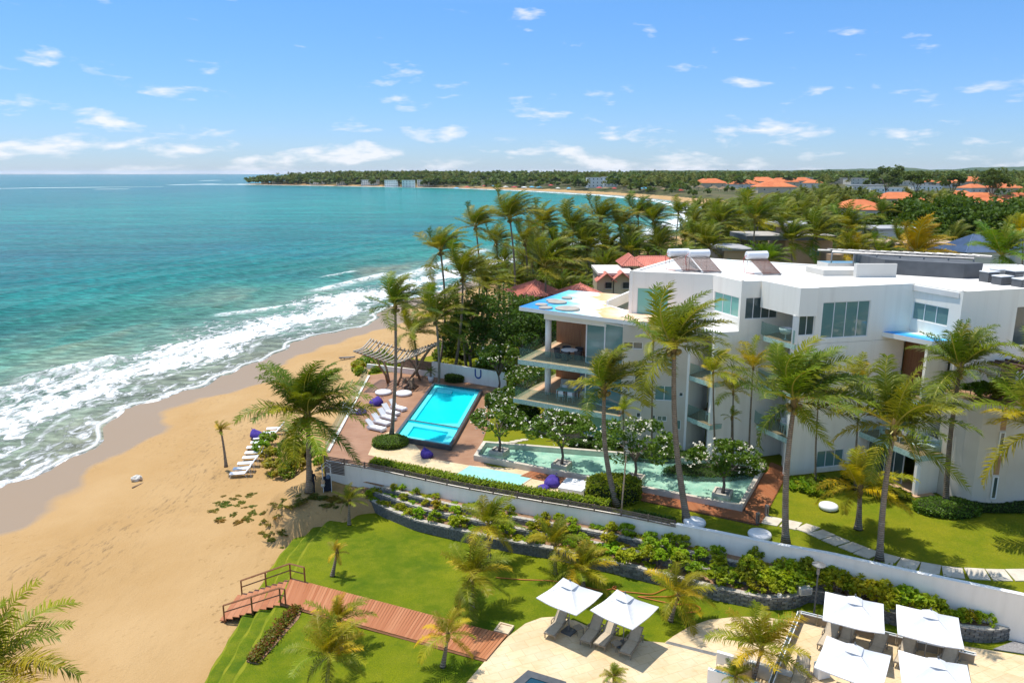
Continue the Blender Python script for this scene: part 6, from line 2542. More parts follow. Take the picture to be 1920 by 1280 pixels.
for k, (pa, pb, lab) in enumerate((((1344, 1222), (1512, 1270), 'white stair wall on the cream terrace, farther one of the pair'), ((1327, 1254), (1480, 1300), 'white stair wall on the cream terrace, nearer one with blue strip'))):
    a, b = at(*pa, ZT + 0.75), at(*pb, ZT + 0.75)
    t = thing('stair_wall', lab, 'wall', (a.x, a.y, ZT))
    mb = MB()
    mb.wall((0, 0), (b.x - a.x, b.y - a.y), -0.05, 0.75, 0.2)
    mb.build('wall_face', M['white'], t)
    if k == 1:
        mb = MB()
        e = Vector((b.x - a.x, b.y - a.y)).normalized()
        q = Vector((b.x - a.x, b.y - a.y)) * 0.5
        mb.box((q.x - e.y * 0.06, q.y + e.x * 0.06, 0.765), (q.length * 1.6, 0.05, 0.02), math.atan2(e.y, e.x))
        mb.build('blue_strip', M['lightblue'], t)
p = at(1341, 1244, ZT)
t = thing('stair_flight', 'cream stone steps between the two white stair walls', 'steps', (p.x, p.y, ZT), math.atan2(b.y - a.y, b.x - a.x))
for k in range(5):
    mb = MB()
    mb.box((0.3 + 0.34 * k, 0.1, 0.07 + 0.06 * k), (0.34, 0.95, 0.14 + 0.12 * k))
    mb.build('step', M['travplain'], t)

# towel cart
p = at(1540, 1268, ZU)
t = thing('towel_cart', 'small cart piled with white and green towels under a parasol', 'cart', p, 0.3)
mb = MB()
mb.box((0, 0, 0.4), (0.62, 0.45, 0.7))
mb.build('cabinet', M['plastic'], t)
mb = MB()
mb.box((0, -0.05, 0.79), (0.6, 0.4, 0.07))
mb.build('green_towel', M['green'], t)
for k in range(4):
    mb = MB()
    mb.tube([(-0.25, 0.02 + 0.05 * (k % 2), 0.89 + 0.07 * (k // 2)), (0.25, 0.1 * (k % 2), 0.89 + 0.07 * (k // 2))], 0.05, 8)
    mb.build('rolled_towel', M['canvas'], t)


# ------------------------------------------------------------------ pergola, driftwood, back wall of the deck
fe = [at(665, 657, 4.2), at(700, 668, 3.6), at(740, 679, 3.1), at(778, 665, 3.6), at(815, 645, 4.3)]
be = [at(694, 636, 4.4), at(728, 646, 3.9), at(768, 657, 3.4), at(795, 650, 3.8), at(824, 639, 4.5)]


def spl(P, f):
    i = min(int(f * (len(P) - 1)), len(P) - 2)
    u = f * (len(P) - 1) - i
    p0, p1, p2, p3 = P[max(i - 1, 0)], P[i], P[i + 1], P[min(i + 2, len(P) - 1)]
    return 0.5 * (2 * p1 + (p2 - p0) * u + (2 * p0 - 5 * p1 + 4 * p2 - p3) * u * u + (3 * p1 - p0 - 3 * p2 + p3) * u ** 3)


pc = at(745, 722, 0)
pg = thing('pergola', 'sagging canopy of bleached timber poles on crossed trunk legs by the pool', 'pergola', pc)
for k in range(22):
    a, b = spl(fe, k / 21), spl(be, k / 21)
    mid = (a + b) / 2 - Vector((0, 0, 0.35))
    a2, b2 = a + (a - b) * 0.06, b + (b - a) * 0.06
    mb = MB()
    mb.tube([a2 - pc, a.lerp(mid, 0.5) - pc - Vector((0, 0, 0.06)), mid - pc, b.lerp(mid, 0.5) - pc - Vector((0, 0, 0.06)), b2 - pc], 0.085, 7)
    mb.build('roof_pole', M['pole'], pg, smooth=True)
for E_line in (fe, be):
    mb = MB()
    mb.tube([spl(E_line, f / 16) - pc - Vector((0, 0, 0.12)) for f in range(17)], 0.09, 7)
    mb.build('edge_beam', M['driftwood'], pg, smooth=True)
for g0, top in (((727, 718), spl(fe, 0.3)), ((730, 716), spl(be, 0.12)), ((745, 722), spl(fe, 0.62)), ((763, 718), spl(fe, 0.92)), ((788, 712), spl(be, 0.45)), ((768, 712), spl(be, 0.9))):
    b = at(*g0, 0)
    q = top - Vector((0, 0, 0.1))
    mb = MB()
    mb.tube([b - pc, b.lerp(q, 0.35) - pc + Vector((0.12, 0.05, 0)), b.lerp(q, 0.7) - pc - Vector((0.1, 0, 0)), q - pc], [0.13, 0.12, 0.10, 0.08], 7)
    mb.build('trunk_leg', M['driftwood'], pg, smooth=True)
ds = thing('driftwood_sculpture', 'gnarled driftwood roots heaped on the deck under the pergola', 'driftwood', at(768, 728, 0))
rnd = random.Random(21)
for k in range(11):
    a = rnd.uniform(0, 6.28)
    r_ = rnd.uniform(0.5, 1.3)
    q = [(r_ * 0.9 * math.cos(a), 0.6 * r_ * math.sin(a), 0.05), (0.35 * r_ * math.cos(a + 0.6), 0.3 * math.sin(a), rnd.uniform(0.3, 0.8)), (0.5 * math.cos(a + 2), 0.3 * math.sin(a + 2), rnd.uniform(0.5, 1.1)), (0.9 * math.cos(a + 2.6), 0.5 * math.sin(a + 2.6), rnd.uniform(0.2, 1.2))]
    mb = MB()
    mb.tube(q, [0.12, 0.15, 0.11, 0.03], 6)
    mb.build('root', M['driftwood'], ds, smooth=True)

bwp = pts([(688, 692), (752, 698), (810, 706), (870, 716), (948, 729)], 0)
BWALL = thing('deck_wall', 'white wall with a big blue letter and brown woven screen behind the pool', 'wall', (*bwp[2], 0))
wo = (*bwp[2], 0)
mb = MB()
mb.wall(bwp[0], bwp[2], 0, 0.62, 0.2)
mb.build('low_wall', M['gwall'], BWALL, wo)
mb = MB()
mb.wall(bwp[2], bwp[3], -0.3, 1.72, 0.2)
mb.wall(bwp[3], bwp[4], -0.3, 1.72, 0.2)
mb.build('wall_face', M['gwall'], BWALL, wo)
mb = MB()
mb.wall(bwp[1], bwp[2], 0.625, 1.66, 0.08)
mb.build('woven_screen', M['wicker'] if False else M['driftwood'], BWALL, wo)
u0, z1 = on_wall(890, 691, bwp[3], bwp[4])
u1, z0 = on_wall(903, 711, bwp[3], bwp[4])
a, b = Vector(bwp[3]), Vector(bwp[4])
e = (b - a).normalized()
nn = Vector((e.y, -e.x))


def wp(u, z):
    q = a + e * u + nn * 0.02
    return (q.x, q.y, z)


mb = MB()
w_, th = u1 - u0, 0.17
mid = (z0 + z1) / 2
outer, inner_ = [], []
for k in range(13):
    t_ = math.pi + math.pi * k / 12
    outer.append((u0 + w_ / 2 + w_ / 2 * math.cos(t_), z0 + w_ / 2 + w_ / 2 * math.sin(t_)))
    inner_.append((u0 + w_ / 2 + (w_ / 2 - th) * math.cos(t_), z0 + w_ / 2 + (w_ / 2 - th) * math.sin(t_)))
outer = [(u0, z1)] + outer + [(u1, z1)]
inner_ = [(u0 + th, z1)] + inner_ + [(u1 - th, z1)]
for k in range(len(outer) - 1):
    mb.face([wp(*outer[k]), wp(*outer[k + 1]), wp(*inner_[k + 1]), wp(*inner_[k])])
mb.build('letter', M['blue'], BWALL, wo)

pt = thing('potted_sago', 'small sago palm in a white pot beside the woven screen', 'potted plant', at(808, 716, 0))
mb = MB()
mb.lathe([(0.20, 0.0), (0.30, 0.3), (0.34, 0.62), (0.30, 0.64), (0.28, 0.58)], 14)
mb.build('pot', M['plastic'], pt, smooth=True)
mb = MB()
mb.lathe([(0.12, 0.55), (0.11, 1.15), (0.05, 1.25)], 8)
mb.build('stem', M['palmbark'], pt)
for k in range(16):
    o = obj('frond', LIB['breezy', (k * 5) % NAZ, 1 + k % 3], pt, (0, 0, 1.15))
    o.scale = (0.85,) * 3
    o.color = (0.9, 1.1, 1, 1)

# glass windbreak at the sea edge of the deck
gl = thing('glass_windbreak', 'low white kerb with clear glass panels at the sea edge of the pool deck', 'glass fence', (-15.7, 68, 0))
ga, gb = Vector(at(690, 706, 0)[:2]), Vector(at(613, 848, 0)[:2])
mb = MB()
mb.wall(tuple(ga), tuple(gb), -1.6, 0.16, 0.22)
mb.build('kerb', M['gwall'], gl, (-15.7, 68, 0))
for k in range(14):
    p, q = ga.lerp(gb, (k + 0.02) / 14), ga.lerp(gb, (k + 0.98) / 14)
    e = (q - p)
    mb = MB()
    mb.box(((p.x + q.x) / 2 - 0.1, (p.y + q.y) / 2, 0.70), (e.length, 0.014, 1.08), math.atan2(e.y, e.x))
    mb.build('glass_panel', M['clearglass'], gl, (-15.7, 68, 0))


# ------------------------------------------------------------------ furniture on the balconies
def table_round(loc, label):
    t = thing('round_table', label, 'table', loc)
    mb = MB()
    mb.lathe([(0.72, 0.70), (0.72, 0.74), (0.68, 0.745)], 24)
    mb.build('tabletop', M['plastic'], t)
    mb = MB()
    mb.lathe([(0.32, 0), (0.10, 0.06), (0.08, 0.69)], 12)
    mb.build('leg', M['wicker'], t)


def tub_chair(loc, rz, label, group):
    t = thing('tub_chair', label, 'chair', loc, rz, group)
    mb = MB()
    mb.lathe([(0.30, 0.02), (0.33, 0.40), (0.30, 0.44)], 12)
    mb.build('seat', M['wicker'], t)
    mb = MB()
    for k in range(9):
        a0, a1 = -1.9 + 3.8 * k / 9, -1.9 + 3.8 * (k + 1) / 9
        mb.face([(0.34 * math.cos(a0), 0.34 * math.sin(a0), 0.4), (0.34 * math.cos(a1), 0.34 * math.sin(a1), 0.4), (0.40 * math.cos(a1), 0.40 * math.sin(a1), 0.82), (0.40 * math.cos(a0), 0.40 * math.sin(a0), 0.82)])
        mb.face([(0.28 * math.cos(a0), 0.28 * math.sin(a0), 0.4), (0.34 * math.cos(a0), 0.34 * math.sin(a0), 0.82), (0.34 * math.cos(a1), 0.34 * math.sin(a1), 0.82), (0.28 * math.cos(a1), 0.28 * math.sin(a1), 0.4)])
    mb.build('backrest', M['wicker'], t)


c = at(1063, 660, F2)
c = Vector((4.95, 62.6, F2))
table_round((c.x, c.y, F2), 'round white table on the uppermost sea terrace')
for k in range(5):
    a = 0.5 + k * 2 * math.pi / 5
    tub_chair((c.x + 0.95 * math.cos(a), c.y + 0.95 * math.sin(a), F2), a, 'dark wicker tub chair around the round table on the uppermost terrace', 'tub chairs around the round table')


def plastic_chair_proto():
    t = thing('garden_chair', 'x', 'chair')
    mb = MB()
    mb.box((0, 0, 0.44), (0.44, 0.46, 0.03))
    mb.build('seat', M['plastic'], t)
    mb = MB()
    mb.box((0.22, 0, 0.68), (0.03, 0.44, 0.42))
    mb.build('backrest', M['plastic'], t)
    for x in (-0.19, 0.19):
        for y in (-0.2, 0.2):
            mb = MB()
            mb.tube([(x, y, 0.43), (x * 1.2, y * 1.1, 0)], 0.02, 5)
            mb.build('leg', M['plastic'], t)
    for y in (-0.22, 0.22):
        mb = MB()
        mb.tube([(0.22, y, 0.66), (-0.16, y, 0.64), (-0.19, y, 0.44)], 0.018, 5)
        mb.build('armrest', M['plastic'], t)
    return t


gch = plastic_chair_proto()
_u = []


def gchair(x, y, z, rz, label, group):
    if not _u:
        gch.location, gch.rotation_euler, gch['label'] = (x, y, z), (0, 0, rz), label
        o = gch
    else:
        o = copy_tree(gch, None, (x, y, z), rz, label)
    o['group'] = group
    _u.append(o)


def rect_table(loc, rz, w, d, h, label, top='plastic', leg='plastic'):
    t = thing('table', label, 'table', loc, rz)
    mb = MB()
    mb.box((0, 0, h), (w, d, 0.04))
    mb.build('tabletop', M[top], t)
    for x in (-1, 1):
        for y in (-1, 1):
            mb = MB()
            mb.box((x * (w / 2 - 0.05), y * (d / 2 - 0.05), h / 2), (0.05, 0.05, h))
            mb.build('leg', M[leg], t)


c = (4.75, 62.0, F1)
rect_table(c, R(-25), 1.7, 0.95, 0.74, 'dining table with dark glass top on the middle sea terrace', 'greenpane')
for k, (dx, dy, rz) in enumerate(((-0.55, -0.8, -1.9), (0.25, -1.1, -2.0), (1.35, -0.3, -0.4), (1.6, 0.3, -0.2), (-0.2, 0.75, 1.2), (0.6, 0.4, 1.2))):
    gchair(c[0] + dx, c[1] + dy, F1, rz, 'white garden chair at the dining table on the middle sea terrace', 'chairs at the terrace dining table')
t = thing('sofa', 'pale cushioned sofa at the back of the middle sea terrace', 'sofa', (5.3, 64.6, F1), R(80))
mb = MB()
mb.box((0, 0, 0.22), (0.8, 1.9, 0.44))
mb.build('seat', M['offwhite'], t)
mb = MB()
mb.box((0.36, 0, 0.55), (0.2, 1.9, 0.5))
mb.build('backrest', M['offwhite'], t)
# third bay balcony
rect_table((28.0, 51.8, F1), R(20), 0.85, 0.85, 0.73, 'small white table with chairs on the balcony over the garden room')
for dx, dy, rz in ((-0.75, 0.1, 3.1), (0.1, -0.75, -1.6), (0.8, 0.1, 0.1)):
    gchair(28.0 + dx, 51.8 + dy, F1, rz, 'white garden chair on the balcony over the garden room', 'chairs on the garden room balcony')
t = thing('sofa', 'white two-seat sofa on the balcony over the garden room', 'sofa', (29.5, 50.0, F1), R(15))
mb = MB()
mb.box((0, 0, 0.2), (0.75, 1.7, 0.4))
mb.build('seat', M['plastic'], t)
mb = MB()
mb.box((0.33, 0, 0.52), (0.14, 1.7, 0.45))
mb.build('backrest', M['plastic'], t)
rect_table((28.65, 49.75, F1), R(15), 0.85, 0.6, 0.36, 'low white coffee table before the balcony sofa')
rect_table((20.5, 53.0, F1), 0, 0.6, 0.6, 0.72, 'small white table on the recessed middle balcony')
gchair(20.6, 53.8, F1, 1.5, 'white chair beside the table on the recessed middle balcony', 'recess chairs')
gchair(15.6, 56.2, F1, 0.8, 'white chair on the first recessed balcony near the frangipani', 'first recess chairs')
t = thing('egg_chair', 'white shell chair on the top corner balcony', 'chair', (20.1, 53.6, RF - 0.55), R(200))
mb = MB()
mb.lathe([(0.12, 0.38), (0.34, 0.45), (0.45, 0.62), (0.50, 0.85), (0.47, 0.86), (0.42, 0.64), (0.3, 0.5)], 14)
mb.build('shell', M['plastic'], t, smooth=True)
mb = MB()
mb.lathe([(0.22, 0), (0.05, 0.04), (0.04, 0.4)], 10)
mb.build('leg', M['alu'], t)

# ------------------------------------------------------------------ on the beach
p = at(257, 899, -3.6)
z = gz(p.x, p.y)
p = at(257, 899, z)
t = thing('beach_boulder', 'pale lump of weathered rock lying alone on the sand', 'rock', (p.x, p.y, gz(p.x, p.y) - 0.05))
rnd = random.Random(3)
mb = MB()
prof = [(0.28, 0.0), (0.40, 0.12), (0.38, 0.30), (0.26, 0.44), (0.10, 0.50)]
V, F, n = [], [], 11
for i, (r_, zz) in enumerate(prof):
    for j in range(n):
        a = 2 * math.pi * j / n
        q = r_ * rnd.uniform(0.82, 1.18)
        V.append((q * 1.2 * math.cos(a), q * math.sin(a), zz * rnd.uniform(0.9, 1.1)))
for i in range(4):
    for j in range(n):
        F.append((i * n + j, i * n + (j + 1) % n, (i + 1) * n + (j + 1) % n, (i + 1) * n + j))
F.append(tuple(4 * n + j for j in range(n)))
me = bpy.data.meshes.new('rock')
me.from_pydata(V, [], F)
me.materials.append(M['offwhite'])
obj('rock', me, t)
mb = MB()
mb.tube([(0.3, -0.25, 0.1), (0.55, -0.3, 0.25), (0.45, -0.2, 0.4)], [0.1, 0.12, 0.05], 6)
mb.build('dark_crust', M['driftwood'], t)
p0, p1 = at(248, 914, z), at(281, 899, z)
t = thing('driftwood_log', 'thin bleached driftwood log on the sand beside the rock', 'log', (p0.x, p0.y, gz(p0.x, p0.y) + 0.05))
q = p1 - p0
mb = MB()
mb.tube([(0, 0, 0), q * 0.4 + Vector((0.1, 0.05, 0.03)), q], [0.08, 0.07, 0.03], 6)
mb.build('stem', M['driftwood'], t, smooth=True)
mb = MB()
mb.tube([q * 0.4, q * 0.55 + Vector((0.1, -0.3, 0.1))], [0.04, 0.015], 5)
mb.build('branch', M['driftwood'], t)
p = at(650, 655, -2.5)
t = thing('surfboard', 'dark surfboard lying on the sand beyond the pergola', 'surfboard', (p.x, p.y, gz(p.x, p.y) + 0.25), R(15))
mb = MB()
n = 18
for s in (0, 1):
    k = len(mb.v)
outl = [(1.15 * math.cos(2 * math.pi * j / n), 0.27 * math.sin(2 * math.pi * j / n) * (1 - 0.2 * math.cos(2 * math.pi * j / n))) for j in range(n)]
mb.prism(outl, -0.05, lambda x, y: 0.03 + 0.06 * (x / 1.15) ** 2)
mb.build('board', M['darkmetal'], t)
mb = MB()
mb.box((-0.85, 0, -0.12), (0.18, 0.02, 0.16))
mb.build('fin', M['steel'], t)
for k in (-0.4, 0.4):
    mb = MB()
    mb.box((k, 0, -0.16), (0.1, 0.5, 0.22))
    mb.build('rest', M['driftwood'], t)

# ------------------------------------------------------------------ the attendant and his cart by the tall palm
def person(label, loc, rz, h=1.72):
    t = thing('person', label, 'person', loc, rz)
    k = h / 1.72
    V = [(0, 0, 0.95), (0, 0.01, 1.15), (0, 0.01, 1.38), (0, 0, 1.48), (0, -0.01, 1.58),                       # pelvis..head base
         (0.09, 0, 0.90), (0.10, -0.02, 0.50), (0.10, 0.02, 0.09), (0.11, -0.14, 0.04),
         (-0.09, 0, 0.90), (-0.11, 0.02, 0.50), (-0.12, 0.05, 0.09), (-0.13, -0.10, 0.04),
         (0.19, 0.01, 1.40), (0.26, 0.02, 1.14), (0.20, -0.20, 1.05),
         (-0.19, 0.01, 1.40), (-0.26, 0.0, 1.13), (-0.18, -0.22, 1.08)]
    E = [(0, 1), (1, 2), (2, 3), (3, 4), (0, 5), (5, 6), (6, 7), (7, 8), (0, 9), (9, 10), (10, 11), (11, 12), (2, 13), (13, 14), (14, 15), (2, 16), (16, 17), (17, 18)]
    rad = [0.14, 0.13, 0.15, 0.06, 0.06, 0.09, 0.065, 0.05, 0.04, 0.09, 0.065, 0.05, 0.04, 0.06, 0.048, 0.035, 0.06, 0.048, 0.035]
    me = bpy.data.meshes.new('body')
    me.from_pydata([(x * k, y * k, z * k) for x, y, z in V], E, [])
    me.materials.append(M['navy'])
    o = obj('body', me, t)
    o.modifiers.new('skin', 'SKIN')
    if not me.skin_vertices:
        pass
    sv = me.skin_vertices[0].data if me.skin_vertices else None
    if sv is None:
        bm_ = None
    else:
        for i, r_ in enumerate(rad):
            sv[i].radius = (r_ * k, r_ * k)
        sv[0].use_root = True
    o.modifiers.new('smooth', 'SUBSURF').render_levels = 2
    mb = MB()
    mb.lathe([(0.03, -0.13), (0.075, -0.09), (0.088, 0.0), (0.085, 0.06), (0.05, 0.12)], 12, (0, -0.01, 1.63), sy=1.15)
    mb.box((0, -0.115, 1.62), (0.03, 0.04, 0.045))
    for s in (-0.088, 0.088):
        mb.box((s, 0, 1.62), (0.02, 0.04, 0.06))
    hd = mb.build('head', M['skin'], t, smooth=True)
    mb = MB()
    mb.lathe([(0.092, 0.02), (0.094, 0.07), (0.06, 0.135)], 12, (0, 0.01, 1.63), sy=1.1)
    mb.build('hair', M['navy'], hd)
    for i in (15, 18):
        x, y, z = V[i]
        mb = MB()
        mb.box((x, y - 0.04, z), (0.06, 0.08, 0.03))
        for f in range(4):
            mb.tube([(x - 0.025 + 0.017 * f, y - 0.08, z), (x - 0.025 + 0.017 * f, y - 0.13, z - 0.015)], 0.008, 5)
        sgn = 1 if x < 0 else -1
        mb.tube([(x + 0.03 * sgn, y - 0.03, z), (x + 0.055 * sgn, y - 0.08, z + 0.01)], 0.009, 5)
        mb.build('hand', M['skin'], t)
    return t


p = at(587, 923, -1.2)
for _ in range(3):
    p = at(587, 923, gz(p.x, p.y))
PERSON_AT = p
person('person in dark clothes standing beside the tall palm trunk at the wall corner', (p.x, p.y, gz(p.x, p.y)), R(30))
q = (p.x + 0.95, p.y + 0.5)
t = thing('beach_cart', 'cluttered beach cart with white frame and yellow bags beside the wall corner', 'cart', (*q, gz(*q)), 0.3)
mb = MB()
mb.box((0, 0, 0.55), (0.6, 0.7, 0.9))
mb.build('cabinet', M['navy'], t)
mb = MB()
for x in (-0.3, 0.3):
    for y in (-0.35, 0.35):
        mb.tube([(x, y, 0), (x, y, 1.9)], 0.025, 5)
mb.tube([(-0.36, -0.35, 1.85), (0, -0.35, 2.15), (0.36, -0.35, 1.85)], 0.03, 5)
mb.tube([(-0.36, 0.35, 1.85), (0, 0.35, 2.15), (0.36, 0.35, 1.85)], 0.03, 5)
mb.build('frame', M['alu'], t)
for k, (dx, dz, mm) in enumerate(((-0.3, 0.75, 'tanstone'), (-0.32, 0.5, 'offwhite'), (0.1, 1.1, 'curtain'))):
    mb = MB()
    mb.lathe([(0.12, 0), (0.17, 0.1), (0.13, 0.24), (0.04, 0.3)], 9, (dx, -0.38, dz))
    mb.build('bag', M[mm], t, smooth=True)

# ------------------------------------------------------------------ far palms and trees
def far_palm_mesh(seed, nf=13, seg=4, L=3.6, trunk=True):
    """Palm head seen from afar: ragged bent leaves, wind from the sea."""
    rnd = random.Random(seed)
    V, F = [], []
    for i in range(nf):
        az = 2 * math.pi * (i * 0.382 + rnd.uniform(-0.03, 0.03))
        inc = rnd.uniform(-0.35, 1.3)
        d = Vector((math.cos(az) * math.cos(inc), math.sin(az) * math.cos(inc), math.sin(inc)))
        p = Vector((0, 0, 0))
        l = L * rnd.uniform(0.8, 1.1)
        side0 = Vector((-math.sin(az), math.cos(az), 0))
        prev = None
        for k in range(seg + 1):
            t = k / seg
            s = d.cross(Vector((0, 0, 1)))
            s = (s if s.length > 0.2 else side0).normalized()
            w = l * (0.05 + 0.20 * math.sin(math.pi * min(1, t * 0.9 + 0.08)))
            dn = Vector((0, 0, -1)) * w * 0.55
            cur = len(V)
            V += [p + s * w + dn + d * w * 0.4, p.copy(), p - s * w + dn + d * w * 0.4]
            if prev is not None:
                # leave ragged gaps between successive leaflet groups
                F += [(prev, prev + 1, cur + 1), (prev + 1, prev + 2, cur + 1)] if rnd.random() < 0.5 else [(prev + 1, cur, cur + 1), (prev + 1, cur + 1, cur + 2)]
                F += [(prev, prev + 1, cur)] if rnd.random() < 0.6 else [(prev + 2, cur + 2, prev + 1)]
            prev = cur
            d = (d + Vector((0, 0, -1)) * (0.12 + 0.45 * t) + WIND * (0.12 + 0.3 * t)).normalized()
            p = p + d * (l / seg)
    return np.array([tuple(v) for v in V]), np.array(F)


FARP = [far_palm_mesh(s) for s in range(8)]


def joined_crown(seed, nf=17, L=4.1):
    """A whole palm head as one mesh, from the same leaves as the near palms."""
    rnd = random.Random(seed)
    V, F, MI, n = [], [], [], 0
    for i in range(nf):
        k = (0, 0, 1, 1, 1, 2, 2, 2, 3, 4)[rnd.randrange(10)]
        me = LIB['windy', (i * 5 + rnd.randrange(2)) % NAZ, k]
        s = L * rnd.uniform(0.75, 1.1)
        V += [tuple(v.co * s) for v in me.vertices]
        F += [tuple(j + n for j in p.vertices) for p in me.polygons]
        MI += [p.material_index for p in me.polygons]
        n = len(V)
    me = bpy.data.meshes.new('crown')
    me.from_pydata(V, [], F)
    me.materials.append(M['frond'])
    me.materials.append(M['rachis'])
    me.polygons.foreach_set('material_index', MI)
    return me


FARP_ME = [joined_crown(s) for s in range(8)]
TRUNKS = []
for s in range(4):
    rnd = random.Random(s)
    mb = MB()
    lean = rnd.uniform(-0.12, 0.2)
    mb.tube([(-lean, 0, 0), (-lean * 0.4, 0.01, 0.5), (0, 0, 1.0)], [0.018, 0.014, 0.012], 5)
    TRUNKS.append(mb.mesh('trunk', M['palmbark']))


def far_palm(x, y, h, label, group, rnd, tint=(1, 1, 1), z=None):
    z = gz(x, y) if z is None else z
    t = thing('coconut_palm', label, 'palm tree', (x, y, z - 0.1), rnd.uniform(-0.4, 0.4), group)
    tr = obj('trunk', TRUNKS[rnd.randrange(4)], t)
    tr.scale = (h, h, h)
    tr.color = (0.9, 0.9, 0.9, 1)
    c = obj('crown', FARP_ME[rnd.randrange(8)], t, (0, 0, h))
    s = rnd.uniform(0.9, 1.25)
    c.scale = (s, s, s)
    c.rotation_euler = (0, 0, rnd.uniform(-0.5, 0.5))
    k = rnd.uniform(0.75, 1.25)
    c.color = (tint[0] * k * rnd.uniform(0.9, 1.25), tint[1] * k, tint[2] * k, 1)
    return t


def blob_tree_arrays(seed, n=90):
    rng = np.random.default_rng(seed)
    C = lumpy_points(n, 1.0, 1.0, 0.62, rng, 12, 0.35, 0.6)
    C[:, 2] += 0.75
    V, Q = leaf_arrays(C, 0.62, rng, 0.7, 0.8, fold=0.1)
    return V, Q


# ------------------------------------------------------------------ houses
def ridged_roof(mb, w, d, h, z, over=0.5, pitch=0.0, mi=0):
    """Hip roof; with pitch > 0 rows of half-round tiles run up every slope."""
    W, D = w / 2 + over, d / 2 + over
    k = min(W, D)
    r0, r1 = (-(W - k), W - k) if W >= D else (0, 0)
    q0, q1 = (0, 0) if W >= D else (-(D - k), D - k)
    c = [(-W, -D), (W, -D), (W, D), (-W, D)]
    if W >= D:
        A, B = (r0, 0, z + h), (r1, 0, z + h)
    else:
        A, B = (0, q0, z + h), (0, q1, z + h)
    P = [(x, y, z) for x, y in c]
    if W >= D:
        faces = [[P[0], P[1], B, A], [P[1], P[2], B], [P[2], P[3], A, B], [P[3], P[0], A]]
    else:
        faces = [[P[0], P[1], A], [P[1], P[2], B, A], [P[2], P[3], B], [P[3], P[0], A, B]]
    for f in faces:
        mb.face(f, mi)
    mb.face([P[3], P[2], P[1], P[0]], mi)
    if pitch:
        for f in faces:
            a, b = Vector(f[0]), Vector(f[1])
            L = (b - a).length
            e = (b - a) / L
            top = [Vector(p) for p in f[2:]]
            up = sum(top, Vector()) / len(top) - (a + b) / 2
            up = up - e * up.dot(e)
            H = up.length
            u = up / H
            n = e.cross(u).normalized()
            if n.z < 0:
                n = -n
            ts = [(t - a).dot(e) for t in top]
            t0, t1 = min(ts), max(ts)
            m = int(L / pitch)
            for i in range(m):
                x = (i + 0.5) * L / m
                lim = x / t0 if x < t0 else ((L - x) / (L - t1) if x > t1 else 1.0)
                p, q = a + e * x + n * 0.01, a + e * x + u * H * lim * 0.985 + n * 0.01
                s = e * pitch * 0.30
                mb.face([p - s, p + n * pitch * 0.4, q + n * pitch * 0.4, q - s], mi)
                mb.face([p + n * pitch * 0.4, p + s, q + s, q + n * pitch * 0.4], mi)
        # ridge and hips
        for f in faces:
            for i in range(1, len(f)):
                pa, pb = Vector(f[i]), Vector(f[(i + 1) % len(f)])
                if abs(pa.z - pb.z) > 0.01 or pa.z > z + 0.1:
                    mb.tube([pa + Vector((0, 0, 0.02)), pb + Vector((0, 0, 0.02))], 0.09, 5, mi)


def house(label, loc, rz, w, d, h, roof_h, wall='cream', roof='orange', name='house', over=0.6, pitch=0.0, nwin=3, group=None, cat='house', flat=False, floors=1):
    t = thing(name, label, cat, loc, rz, group)
    mb = MB()
    mb.box((0, 0, h / 2 - 0.5), (w, d, h + 1.0))
    mb.build('wall', M[wall], t)
    mb = MB()
    if flat:
        mb.box((0, 0, h + 0.15), (w + over, d + over, 0.3))
    else:
        ridged_roof(mb, w, d, roof_h, h + 0.01, over, pitch)
    r = mb.build('roof', M[roof], t)
    for fl in range(floors):
        for k in range(nwin):
            x = -w / 2 + w * (k + 0.5) / nwin
            zc = h * (fl + 0.55) / floors
            mb = MB()
            mb.box((x, -d / 2 - 0.03, zc), (min(1.6, w / nwin * 0.6), 0.08, min(1.5, h / floors * 0.5)))
            wv = mb.build('window', M['darkpane'], t)
            mb = MB()
            mb.box((x, -d / 2 - 0.08, zc - min(1.5, h / floors * 0.5) / 2 - 0.05), (min(1.6, w / nwin * 0.6) + 0.2, 0.14, 0.08))
            mb.build('sill', M['offwhite'], wv)
    mb = MB()
    mb.box((-w / 2 - 0.03, 0, h * 0.45), (0.08, 1.1, min(2.1, h * 0.7)))
    mb.build('door', M['darkwood'], t)
    return t


def house_px(label, px, py, Y, w, d, h, rh, rz=0.1, **kw):
    """Eaves of the front at a photo pixel at distance Y."""
    p = at_y(px, py, Y)
    g = gz(p.x, Y) if Y > 110 else 0.0
    hh = max(h * 0.5, p.z - g)
    if Y > 1350 and 'headland' in kw.get('name', '') + label or 'bay' in label:
        while inland1((px - 960) / FPX * Y, Y) < 20 and Y < 1900:
            Y += 10
        p = at_y(px, py, Y)
        g, hh = gz(p.x, Y), h
    return house(label, (p.x, Y, g), rz, w, d, hh, rh, **kw)


# pavilions and villa behind the pool wall
def pavilion(label, px, py, Y, w, hp, rh, zg=-0.2):
    p = at_y(px, py, Y)
    t = thing('pavilion', label, 'pavilion', (p.x, Y, zg), 0.35, 'red tiled pavilions')
    top = p.z - zg
    mb = MB()
    ridged_roof(mb, w, w, rh, top - rh, 0.3, 0.24)
    mb.build('roof', M['salmon'], t)
    mb = MB()
    mb.lathe([(0.1, 0), (0.07, 0.1), (0.02, 0.25)], 8, (0, 0, top))
    mb.build('finial', M['salmon'], t)
    for sx in (-1, 1):
        for sy in (-1, 1):
            mb = MB()
            mb.box((sx * w * 0.45, sy * w * 0.45, (top - rh) / 2), (0.25, 0.25, top - rh))
            mb.build('post', M['cream'], t)
    return t


